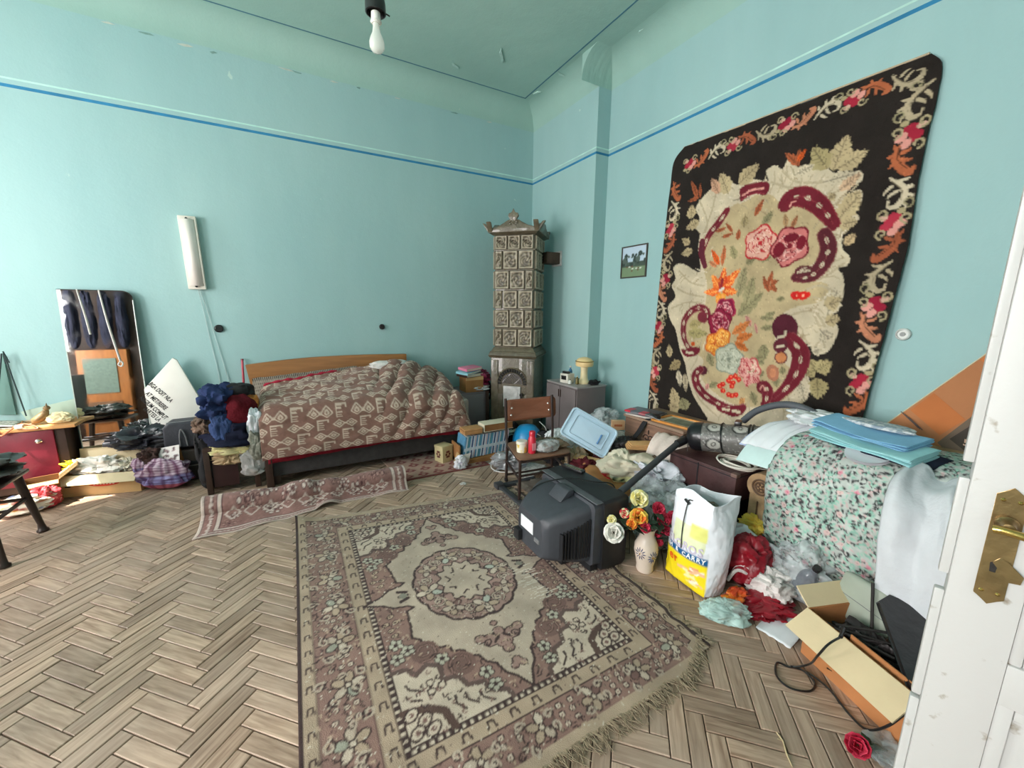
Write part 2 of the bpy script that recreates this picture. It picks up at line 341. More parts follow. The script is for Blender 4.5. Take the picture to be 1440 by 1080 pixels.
# ceiling with a coved edge
g = G(); RC = ZC-ZW
g.v += [Vector(p) for p in ((XL-.3, YF-.2, ZC), (XM+.3, YF-.2, ZC), (XM+.3, YB+.2, ZC), (XL-.3, YB+.2, ZC), (XL-.3, YF-.2, ZC+.15), (XM+.3, YF-.2, ZC+.15), (XM+.3, YB+.2, ZC+.15), (XL-.3, YB+.2, ZC+.15))]
g.f += [[0, 1, 2, 3], [7, 6, 5, 4], [0, 4, 5, 1], [1, 5, 6, 2], [2, 6, 7, 3], [3, 7, 4, 0]]
struct(g.build('ceiling', CEIL))
def cove(a, b, inward):
    """concave quarter round between wall top and ceiling, from a to b"""
    g = G(); I = Vector(inward); A, B = Vector(a), Vector(b)
    pr = [(0, 0)] + [(RC*(1-math.cos(t)), RC*(math.sin(t))) for t in np.linspace(0, PI/2, 9)] + [(0, RC)]
    def fn(u, v):
        k = pr[int(round(u*(len(pr)-1)))]; w_ = .006*fbm(v*9+a[0], u*2, 1.2)
        p = A.lerp(B, v); return p + I*(k[0]+w_ if 0 < k[0] else k[0]) + Vector((0, 0, ZW+k[1]))
    g.sheet(fn, len(pr)-1, 60); n_ = len(pr); g.f.append(list(range(n_))); g.f.append(list(range(len(g.v)-n_, len(g.v)))[::-1]); return g
for i, (a, b, n) in enumerate((((XL, YB, 0), (XB, YB, 0), (0, -1, 0)), ((XB, YB, 0), (XB, YRET, 0), (-1, 0, 0)), ((XM, YRET, 0), (XM, YF, 0), (-1, 0, 0)), ((XL, YF, 0), (XL, YB, 0), (1, 0, 0)), ((XB-RC, YRET, 0), (XM, YRET, 0), (0, -1, 0)))):
    struct(cove(a, b, n).build('trim_%d' % (i+1 if i < 4 else 15), CEIL, smooth=True))
# painted lines
def strip(name, a, b, n, h, m, z): # thin band on a wall
    A, B_ = Vector(a), Vector(b); N_ = Vector(n)*.0015; g = G(); i = 0
    for p in (A, B_):
        for dz in (0, h): g.v += [p+Vector((0, 0, z+dz)), p+N_+Vector((0, 0, z+dz))]
    g.f += [[0, 1, 3, 2], [4, 6, 7, 5], [0, 4, 5, 1], [2, 3, 7, 6], [1, 5, 7, 3], [0, 2, 6, 4]]
    return struct(g.build(name, m))
segs = [((XL, YB, 0), (XB, YB, 0), (0, -1, 0)), ((XB, YB, 0), (XB, YRET, 0), (-1, 0, 0)), ((XB, YRET, 0), (XM, YRET, 0), (0, -1, 0)), ((XM, YRET, 0), (XM, YF, 0), (-1, 0, 0))]
for i, (a, b, n) in enumerate(segs):
    strip('trim_%d' % (5+2*i), a, b, n, .022, BLUE, ZF-.011); strip('trim_%d' % (6+2*i), a, b, n, .012, PALE, ZF+.045)
g = G(); x0, x1, y0, y1, t, z = XL+.45, 2.63, YF+.4, 4.455, .014, ZC-.0015
for q in (((x0, y1-t), (x1, y1)), ((x0, y0), (x1, y0+t)), ((x0, y0), (x0+t, y1)), ((x1-t, y0), (x1, y1))): g.box((q[0][0], q[0][1], z), (q[1][0], q[1][1], ZC+.001))
struct(g.build('trim_13', GREYLINE))
# flakes of loosened paint
FL = mat('loose paint flake', (176, 206, 198), .8, .15, 30, .1)
g = G()
for px, py, s_ in ((705, 78, .11), (640, 92, .06), (755, 130, .05), (415, 95, .08), (470, 108, .05), (900, 45, .05), (790, 105, .07)):
    p = at(px, py, 2, ZC-.004); a = rnd.uniform(0, 3); M_ = TR(p.x, p.y, ZC-.012, a)
    g.prism([(-s_, -.012), (s_*.6, -.018), (s_, .008), (-s_*.4, .015)], .012, M_)
o = struct(g.build('trim_14', FL, bevel=.003))
rc_ = random.Random(11); CHIP = [mat('bare plaster chip', (196, 202, 190), .9, .1, 30, .1), mat('dusty crack', (126, 160, 152), .9, .2, 30, .1)]
for kk in range(2):
    g = G()
    for px, py, s_ in ((150, 27, .05), (205, 45, .07), (262, 62, .06), (300, 72, .04), (402, 92, .09), (418, 97, .06), (470, 106, .05), (505, 118, .03), (560, 128, .05), (640, 152, .05), (690, 164, .04))[kk::2]:
        p = at(px, py, 1, YB-.022); q = [(-s_*rc_.uniform(.7, 1), -.006), (-s_*.3, -.014*rc_.uniform(.5, 1.3)), (s_*.4, -.010), (s_*rc_.uniform(.7, 1), .002), (s_*.2, .012*rc_.uniform(.6, 1.4)), (-s_*.5, .008)]; g.prism([(x+rc_.uniform(-.01, .01), y*.55+rc_.uniform(-.003, .003)) for x, y in q], .0025, frame((p.x, YB, min(p.z, ZW-.012)), (1, 0, -.02), (0, 0, 1)))
    struct(g.build('trim_%d' % (16+kk), CHIP[kk]))
# floor: subfloor and herringbone blocks, each laid proud with open joints
DARKGAP = mat('dark subfloor dust', (58, 50, 42), .9, .3, 12, .2)
floor = struct(G().box((XL-.3, YF-1.75, -.12), (XM+.3, YB+.2, -.012)).build('floor', DARKGAP))
def plankmat():
    m = bpy.data.materials.new('worn oak parquet'); m.use_nodes = True; nt = m.node_tree; N = nt.nodes; Lk = nt.links; b = N['Principled BSDF']
    uv = N.new('ShaderNodeUVMap'); uv.uv_map = 'UVMap'; oi = N.new('ShaderNodeObjectInfo'); ge = N.new('ShaderNodeNewGeometry')
    ad = N.new('ShaderNodeMath'); ad.operation = 'ADD'; Lk.new(oi.outputs['Random'], ad.inputs[0]); Lk.new(ge.outputs['Random Per Island'], ad.inputs[1]); fr = N.new('ShaderNodeMath'); fr.operation = 'FRACT'; Lk.new(ad.outputs[0], fr.inputs[0])
    wn = N.new('ShaderNodeTexWhiteNoise'); wn.noise_dimensions = '1D'; Lk.new(fr.outputs[0], wn.inputs['W'])
    of = N.new('ShaderNodeVectorMath'); of.operation = 'SCALE'; Lk.new(wn.outputs['Color'], of.inputs[0]); of.inputs['Scale'].default_value = 20
    av = N.new('ShaderNodeVectorMath'); Lk.new(uv.outputs[0], av.inputs[0]); Lk.new(of.outputs[0], av.inputs[1])
    mp = N.new('ShaderNodeMapping'); mp.inputs['Scale'].default_value = (2.2, 26, 1); Lk.new(av.outputs[0], mp.inputs[0])
    gr = N.new('ShaderNodeTexNoise'); gr.inputs['Scale'].default_value = 3.0; gr.inputs['Detail'].default_value = 5; gr.inputs['Distortion'].default_value = .4; Lk.new(mp.outputs[0], gr.inputs['Vector'])
    r1 = N.new('ShaderNodeValToRGB'); e = r1.color_ramp.elements; e[0].position = .30; e[0].color = L4((146, 120, 100)); e[1].position = .68; e[1].color = L4((198, 172, 150)); Lk.new(gr.outputs['Fac'], r1.inputs[0])
    r2 = N.new('ShaderNodeValToRGB'); e = r2.color_ramp.elements; e[0].position = 0; e[0].color = (.60, .58, .56, 1); e[1].position = 1; e[1].color = (1.04, 1.02, 1.0, 1); Lk.new(wn.outputs['Value'], r2.inputs[0])
    mu = N.new('ShaderNodeMix'); mu.data_type = 'RGBA'; mu.blend_type = 'MULTIPLY'; mu.inputs[0].default_value = 1; Lk.new(r1.outputs[0], mu.inputs[6]); Lk.new(r2.outputs[0], mu.inputs[7])
    # dust and dirt over the whole floor, in room coordinates
    ds = N.new('ShaderNodeTexNoise'); ds.inputs['Scale'].default_value = 2.2; ds.inputs['Detail'].default_value = 7; Lk.new(ge.outputs['Position'], ds.inputs['Vector'])
    r3 = N.new('ShaderNodeValToRGB'); e = r3.color_ramp.elements; e[0].position = .42; e[0].color = (0, 0, 0, 1); e[1].position = .66; e[1].color = (.45, .45, .45, 1); Lk.new(ds.outputs['Fac'], r3.inputs[0])
    m2 = N.new('ShaderNodeMix'); m2.data_type = 'RGBA'; Lk.new(r3.outputs[0], m2.inputs[0]); Lk.new(mu.outputs[2], m2.inputs[6]); m2.inputs[7].default_value = L4((180, 160, 144)); Lk.new(m2.outputs[2], b.inputs['Base Color'])
    rr = N.new('ShaderNodeMapRange'); rr.inputs[3].default_value = .38; rr.inputs[4].default_value = .72; Lk.new(ds.outputs['Fac'], rr.inputs[0]); Lk.new(rr.outputs[0], b.inputs['Roughness'])
    bp = N.new('ShaderNodeBump'); bp.inputs['Strength'].default_value = .3; bp.inputs['Distance'].default_value = .003; Lk.new(gr.outputs['Fac'], bp.inputs['Height']); Lk.new(bp.outputs[0], b.inputs['Normal'])
    return m
OAK = plankmat()
PL, PW, GAP, BV = .262, .0655, .0036, .0028
def plank_geo(l, w_):
    a, b = l/2-GAP/2, w_/2-GAP/2
    v = [(-a, -b, -.012), (a, -b, -.012), (a, b, -.012), (-a, b, -.012), (-a, -b, -BV), (a, -b, -BV), (a, b, -BV), (-a, b, -BV), (-a+BV, -b+BV, 0), (a-BV, -b+BV, 0), (a-BV, b-BV, 0), (-a+BV, b-BV, 0)]
    f = [(0, 1, 5, 4), (1, 2, 6, 5), (2, 3, 7, 6), (3, 0, 4, 7), (4, 5, 9, 8), (5, 6, 10, 9), (6, 7, 11, 10), (7, 4, 8, 11), (8, 9, 10, 11)]
    return v, f
def plank_mesh(name, items):
    V = []; F = []; UV = []
    pv, pf = plank_geo(PL, PW)
    for (x, y, a, dz, tx) in items:
        i = len(V); c, s_ = math.cos(a), math.sin(a)
        for p in pv: V.append((x+p[0]*c-p[1]*s_, y+p[0]*s_+p[1]*c, p[2]+dz+p[0]*tx)); UV.append((p[0], p[1]))
        F += [tuple(i+k for k in q) for q in pf]
    me = bpy.data.meshes.new(name); me.from_pydata(V, [], F); ul = me.uv_layers.new(name='UVMap'); vi = np.zeros(len(me.loops), dtype=np.int32); me.loops.foreach_get('vertex_index', vi); ul.data.foreach_set('uv', np.array(UV, dtype=np.float32)[vi].ravel()); me.materials.append(OAK); me.update(); return me
planks = []; s2 = math.sqrt(.5); per = PL/s2
xo = -.174
# herringbone in a frame turned 45 degrees: block (i,j) lattice
def hb():
    out = []; n = int(PL/PW+.5)  # 4
    for k in range(-140, 140):
        for q in range(-30, 30):
            # horizontal block starts at (k, k + 2n q), vertical block beside it
            hx, hy = k*PW, (k+2*n*q)*PW
            out.append((hx+PL/2, hy+PW/2, 0.0)); out.append((hx+PL+PW/2, hy+PW-PL/2+0, PI/2))
    return out
for (u, v, a) in hb():
    # columns run along y: turn by 45 degrees
    x = (u-v)*s2*1.0; y = (u+v)*s2
    x, y = -x, y
    X = x+xo+per*.25; Y = y+2.0
    ang = (PI/4+a) if True else 0
    ang = PI-ang
    if XL+.05 < X < XM+.05 and YF-.1 < Y < YB+.05:
        planks.append((X, Y, ang, rnd.uniform(-.0012, .0012), rnd.uniform(-.004, .004)))
def on_rug(X, Y): return -.02 < X < 1.58 and .95 < Y < 2.95
scored = []
for i, p in enumerate(planks):
    px, py, z = proj((p[0], p[1], 0))
    ok = z > .2 and -15 < px < 1455 and 560 < py < 1095 and not on_rug(p[0], p[1]) and p[0] < 1.9 and not (py > 640 and px > 1300)
    scored.append((-(1/(z**3)) if ok else 1, i))
scored.sort(); single = set(i for s_, i in scored[:300] if s_ < 0)
base = [plank_mesh('plank', [(0, 0, 0, 0, 0)])]
for i in sorted(single):
    X, Y, a, dz, tx = planks[i]
    o = bpy.data.objects.new('plank', base[0]); COL.objects.link(o); o.parent = floor; o.location = (X, Y, dz); o.rotation_euler = (0, -tx, a)
o = bpy.data.objects.new('parquet_blocks', plank_mesh('parquet_blocks', [p for i, p in enumerate(planks) if i not in single])); COL.objects.link(o); o.parent = floor; o['kind'] = 'stuff'
# ---------------------------------------------------------------- carpets
WOOL = mat_col('woven wool', .95, .6, 260, .22, 7, .1, .15)
DK, BR, BR2, BE, GU, CRM = (60, 44, 42), (134, 105, 95), (116, 88, 81), (176, 160, 142), (168, 148, 126), (192, 176, 157)
def floor_rug():
    HW, HL = .825, 1.05; c = Cv(2*HW, 2*HL, 360, BR)
    def P(x, y): return (x+HW, y+HL)
    def R4(x0, y0, x1, y1, col):
        c.rect(HW+x0, HL+y0, HW+x1, HL+y1, col)
    def ring(a, b, col): c.rect(HW-a, HL-b, HW+a, HL+b, col)
    ring(.825, 1.05, DK); ring(.806, 1.05, GU); ring(.762, 1.0, DK); ring(.757, .995, BR); ring(.580, .866, DK); ring(.574, .860, GU); ring(.513, .800, DK); ring(.486, .772, BR)
    def each(f):
        for sx in (-1, 1):
            for sy in (-1, 1): f(lambda p, sx=sx, sy=sy: (p[0]*sx+HW, p[1]*sy+HL))
    # guard stripe marks
    for s in (-1, 1):
        for y in np.arange(-.95, .96, .095):
            for xx in (.784,): c.line([P(s*xx-.012, y-.016), P(s*xx-.008, y+.012), P(s*xx+.008, y+.012), P(s*xx+.012, y-.016)], .0035, DK, True)
        for y in np.arange(-.76, .77, .095): c.line([P(s*.543-.014, y-.018), P(s*.543-.009, y+.014), P(s*.543+.009, y+.014), P(s*.543+.014, y-.018)], .004, DK, True)
        for x in np.arange(-.50, .51, .095): c.line([P(x-.016, s*.83-.014), P(x-.01, s*.83+.012), P(x+.01, s*.83+.012), P(x+.016, s*.83-.014)], .004, DK, True)
        for y in np.arange(-.77, .78, .030): c.rect(HW+s*.4995-.007, HL+y-.007, HW+s*.4995+.007, HL+y+.007, CRM)
        for x in np.arange(-.48, .49, .030): c.rect(HW+x-.007, HL+s*.786-.006, HW+x+.007, HL+s*.786+.006, CRM)
    # main border motifs: rosettes of four petals, little boxes, hooked leaves
    def rosette(x, y, r, a0, cols):
        for k in range(5):
            a = a0+k*2*PI/5; q = (x+math.cos(a)*r*.62, y+math.sin(a)*r*.62); c.disc(q, r*.50, DK, r*.36, a, True); c.disc(q, r*.40, cols[k % len(cols)], r*.26, a, True)
        c.disc((x, y), r*.27, DK, None, 0, True); c.disc((x, y), r*.16, cols[-1], None, 0, True)
    def boxes(x, y, t, v):
        for i in (-1, 0, 1):
            for j in (-1, 1):
                px = x+(i*.034 if v else j*.026)+rr.uniform(-.006, .006); py = y+(j*.026 if v else i*.034)+rr.uniform(-.006, .006)
                c.disc((px, py), .014, DK, None, 0, True); c.disc((px, py), .0098, CRM, None, 0, True); c.disc((px, py), .0045, BR2, None, 0, True)
    def hook(x, y, a, s=.05):
        q = [(0, 0), (.5, .35), (.9, .1), (.7, -.25), (.4, -.1)]; ca, sa = math.cos(a), math.sin(a)
        c.line(spl([(x+s*(u*ca-v*sa), y+s*(u*sa+v*ca)) for u, v in q], 5), .0055, DK, True)
        c.line(spl([(x+s*(u*ca+v*sa), y+s*(u*sa-v*ca)) for u, v in q], 5), .0045, BE, True)
    rr = random.Random(3); n = 0
    for s in (-1, 1):
        for k, y in enumerate(np.arange(-.90, .91, .12)):
            x = s*.668; v = True
            if k % 2: boxes(x+HW, y+HL, 0, True)
            else: rosette(x+HW+rr.uniform(-.02, .02), y+HL, .062, rr.uniform(0, 6), [GU, BE, (150, 150, 134), CRM])
            hook(x+HW-.06, y+HL+.05, rr.uniform(0, 6)); hook(x+HW+.055, y+HL-.05, rr.uniform(0, 6)); hook(x+HW+.02, y+HL+.05, rr.uniform(0, 6), .035)
        for k, x in enumerate(np.arange(-.54, .55, .12)):
            y = s*.932
            if k % 2: boxes(x+HW, y+HL, 0, False)
            else: rosette(x+HW, y+HL, .055, rr.uniform(0, 6), [GU, BE, BR2, CRM])
            hook(x+HW-.05, y+HL+.04, rr.uniform(0, 6), .04); hook(x+HW+.055, y+HL-.04, rr.uniform(0, 6), .04)
    # spandrels and field
    quarter = [(.53, .0), (.44, .035), (.40, .07), (.33, .085), (.305, .105), (.345, .12), (.352, .22), (.365, .30), (.335, .325), (.325, .36), (.29, .365), (.275, .405), (.235, .415), (.225, .455), (.185, .465), (.172, .51), (.135, .525), (.12, .57), (.085, .60), (.07, .66), (.035, .70), (.0, .775)]
    full = [(x, y) for x, y in quarter] + [(-x, y) for x, y in quarter[::-1]][1:] + [(-x, -y) for x, y in quarter[1:]] + [(x, -y) for x, y in quarter[::-1]][1:-1]
    pf = [P(*p) for p in full]; c.poly(pf, BE, True); c.line(pf+[pf[0]], .006, DK, True)
    def spand(T):
        # light corner patch with dark flower
        k = [(.486, .45), (.43, .455), (.40, .50), (.35, .47), (.30, .50), (.31, .57), (.25, .58), (.23, .64), (.17, .655), (.15, .71), (.10, .735), (.09, .772), (.486, .772)]
        c.poly([T(p) for p in k], CRM, True); c.line([T(p) for p in k[:-1]], .011, (92, 74, 68), True)
        c.line([T((.486, .64)), T((.40, .66)), T((.345, .70)), T((.33, .772))], .016, (86, 66, 58), True)
        for p in ((.42, .70), (.455, .735), (.40, .745), (.46, .66)): c.disc(T(p), .034, DK, .026, .7, True); c.disc(T(p), .025, CRM, .018, .7, True); c.disc(T(p), .010, BR2, .010, 0, True)
        for p in ((.36, .56), (.32, .59), (.365, .60)): c.disc(T(p), .019, DK, None, 0, True); c.disc(T(p), .012, CRM, None, 0, True)
        for p, q in (((.45, .53), (.40, .58)), ((.46, .58), (.41, .62)), ((.25, .67), (.22, .73)), ((.20, .69), (.16, .75)), ((.29, .66), (.27, .73))): c.line([T(p), T(((p[0]+q[0])/2+.015, (p[1]+q[1])/2)), T(q)], .005, DK, True)
        # scrolls
        for (x, y, r, s) in ((.335, .40, .055, 1), (.215, .53, .055, -1)):
            sp = [T((x+r*(1-t*.7)*math.cos(s*t*8+1), y+r*(1-t*.7)*math.sin(s*t*8+1))) for t in np.linspace(0, 1, 24)]
            c.disc(T((x, y)), r*1.12, (112, 86, 78), None, 0, True); c.line(sp, .008, (84, 62, 56), True); c.line(sp, .003, BR, True)
        for (x, y) in ((.28, .47), (.44, .31), (.40, .36), (.45, .39), (.14, .62), (.13, .69)):
            for a in range(5): c.disc(T((x+.020*math.cos(a*1.257), y+.020*math.sin(a*1.257))), .0155, DK, None, 0, True)
            for a in range(5): c.disc(T((x+.020*math.cos(a*1.257), y+.020*math.sin(a*1.257))), .0105, (172, 168, 150), None, 0, True)
            c.disc(T((x, y)), .009, DK, None, 0, True)
        for (x, y) in ((.425, .125), (.455, .17), (.41, .17), (.44, .215), (.43, .255)): c.disc(T((x, y)), .019, DK, .015, .4, True); c.disc(T((x, y)), .0125, (180, 158, 134), .010, .4, True); c.disc(T((x+.003, y)), .005, DK, None, 0, True)
    each(spand)
    # central medallion
    MR = (150, 122, 112)
    out = []
    for t in np.linspace(0, 2*PI, 240, endpoint=False):
        k = 1+.045*abs(math.sin(t*8)); out.append(P(.262*k*math.cos(t), .315*k*math.sin(t)))
    c.poly(out, MR, True); c.line(out+[out[0]], .007, DK, True)
    inn = [P(.138*(1+.09*math.sin(t*13))*math.cos(t), .168*(1+.09*math.sin(t*13))*math.sin(t)) for t in np.linspace(0, 2*PI, 200)]
    c.poly(inn, BE, True); c.line(inn, .0045, DK, True)
    for k in range(16):
        a = k*2*PI/16+.1; x, y = .205*math.cos(a), .245*math.sin(a); q = P(x, y)
        if k % 4 == 0: rosette(q[0], q[1], .066, a, [CRM, GU, (168, 172, 158)])
        elif k % 4 == 2: rosette(q[0], q[1], .056, a+.4, [GU, BE, BR2])
        else:
            sp = [(q[0]+.04*(1-t*.75)*math.cos(t*8+a), q[1]+.04*(1-t*.75)*math.sin(t*8+a)) for t in np.linspace(0, 1, 20)]; c.line(sp, .0075, DK, True); c.line(sp, .0035, BE, True)
        hook(q[0]*.93+HW*.07, q[1]*.93+HL*.07, a, .04)
    for k in range(8):
        a = k*2*PI/8+.3; c.line([P(.10*math.cos(a), .13*math.sin(a)), P(.075*math.cos(a+.2), .095*math.sin(a+.2)), P(.09*math.cos(a+.35), .10*math.sin(a+.35))], .005, DK, True)
    # pendants above and below, side buds
    for s in (-1, 1):
        for dx, dy, r in ((0, .50, .045), (-.055, .475, .04), (.055, .475, .04), (-.095, .45, .028), (.095, .45, .028), (0, .55, .03), (0, .44, .03), (0, .63, .026), (.02, .65, .02), (-.02, .65, .02), (0, .385, .02)):
            c.disc(P(dx, s*dy), r, DK, None, 0, True)
        for dx, dy, r in ((0, .50, .038), (-.055, .475, .033), (.055, .475, .033), (-.095, .45, .021), (.095, .45, .021), (0, .55, .023), (0, .44, .023), (0, .63, .019), (.02, .65, .014), (-.02, .65, .014), (0, .385, .013)):
            c.disc(P(dx, s*dy), r, MR, None, 0, True)
        for dx in (-.07, -.03, .03, .07): sp = [P(dx+.022*(1-t*.7)*math.cos(t*7+dx*40), s*.485+.022*(1-t*.7)*math.sin(t*7)) for t in np.linspace(0, 1, 14)]; c.line(sp, .004, DK, True)
        for dx in (-.04, 0, .04): c.line([P(s*.335+.02, dx*.6), P(s*.335-.02, dx)], .010, DK, True)
        c.disc(P(s*.335, 0), .020, (132, 130, 116), None, 0, True)
    # small filling motifs wherever plain ground is left
    rw = np.random.RandomState(15); g0 = [lin(BR), lin(MR)]; g1 = lin(CRM)
    for k in range(5200):
        x, y = rw.uniform(.03, 1.62), rw.uniform(.03, 2.07); q = c.a[int(y*c.res), int(x*c.res)]
        if np.abs(q-g1).sum() < .01 and k % 3 == 0:
            a, s = rw.uniform(0, 6.3), rw.uniform(.010, .018); c.line(spl([(x, y), (x+s*math.cos(a), y+s*math.sin(a)), (x+s*1.2*math.cos(a+.9), y+s*1.2*math.sin(a+.9))], 4), .003, DK if k % 2 else (120, 92, 84), True)
        if min(np.abs(q-z).sum() for z in g0) < .01:
            a, s = rw.uniform(0, 6.3), rw.uniform(.008, .016); kk = k % 4
            if kk == 0: c.line([(x-s*math.cos(a), y-s*math.sin(a)), (x+s*.5*math.sin(a), y-s*.5*math.cos(a)), (x+s*math.cos(a), y+s*math.sin(a))], .0032, DK, True)
            elif kk == 1: c.disc((x, y), s*.62, DK, s*.45, a, True); c.disc((x, y), s*.38, GU, s*.25, a, True)
            elif kk == 2: c.line([(x, y), (x+s*math.cos(a), y+s*math.sin(a))], .0036, (172, 150, 128), True)
            else: c.disc((x, y), s*.35, (104, 78, 72), None, 0, True)
    # worn patch right of the medallion and threadbare speckle
    rw = np.random.RandomState(5)
    for k in range(46): x, y = rw.uniform(.24, .36), rw.uniform(-.34, -.02); c.line([P(x, y), P(x+rw.uniform(.02, .07), y+rw.uniform(-.01, .01))], .0022, (214, 204, 186), True)
    for k in range(2600): x, y = rw.uniform(-.8, .8), rw.uniform(-1.04, 1.04); c.disc(P(x, y), rw.uniform(.0015, .0035), (206, 196, 178) if rw.rand() < .6 else (96, 80, 72), None, 0, True)
    return c
cv = floor_rug()
def rug_pt(u, v, h=0):
    x = -.058+1.655*u - .03*(1-v)*(1-u); y0 = .865+.03*u; y1 = 3.035-.27*u
    z = .006+.007*(fbm(u*3, v*4, 2.0)+.35)+.012*max(0, fbm(u*5, v*6, 9.0)-.12)
    z += .045*max(0, 1-math.hypot(u*1.65, (1-v)*2.1)/.16)**1.5             # lifted corner by the rolled rug
    e = max(0, 1-(1-u)/.12)*max(0, 1-v/.5); x += e*.06*fbm(v*14, 3, 1)-.03*e; y = y0+(y1-y0)*v
    if v < .02: y += .035*fbm(u*16, 4.0, 7.0) + (.10*(u-.86)/.14 if u > .86 else 0)
    return (x, y, max(.004, z)+h)
nu, nv = 270, 350
g = G(); g.sheet(lambda u, v: rug_pt(u, v), nu, nv)
RUG = thing('floor_carpet', 'large worn brown and beige oriental carpet with medallion spread on parquet', 'carpet', (0.8, 1.9, 0))
def unparent_loc(o, root):  # keep world position under a moved root
    o.matrix_parent_inverse = Matrix.LocRotScale(root.location, root.rotation_euler, None).inverted(); return o
unparent_loc(g.build('pile', WOOL, RUG, smooth=True, solid=.005, col=cv.get(*uvgrid(nu, nv))), RUG)
FR = mat('frayed jute fringe', (150, 136, 112), .95, .3, 60, .1)
g = G(); rf = random.Random(4)
for k in range(420):
    u = rf.uniform(.30, 1.0); b = Vector(rug_pt(u, 0)); ln = rf.uniform(.02, .075); a = -PI/2+rf.gauss(0, .5)
    p1 = b+Vector((math.cos(a)*ln*.5, math.sin(a)*ln*.5, .004)); p2 = b+Vector((math.cos(a+.4*rf.gauss(0, 1))*ln, math.sin(a)*ln, 0)); p2.z = .003; g.tube([b+Vector((0, .01, 0)), p1, p2], .0012, 3, cap=False)
for k in range(160):
    v = rf.uniform(0, .42); b = Vector(rug_pt(1.0, v)); ln = rf.uniform(.01, .045); a = rf.gauss(-.4, .5); g.tube([b, b+Vector((math.cos(a)*ln*.5, math.sin(a)*ln*.5, .004)), b+Vector((math.cos(a)*ln, math.sin(a)*ln, -.002))], .0013, 3, cap=False)
o = unparent_loc(g.build('fringe', FR, RUG), RUG); o['kind'] = 'stuff'
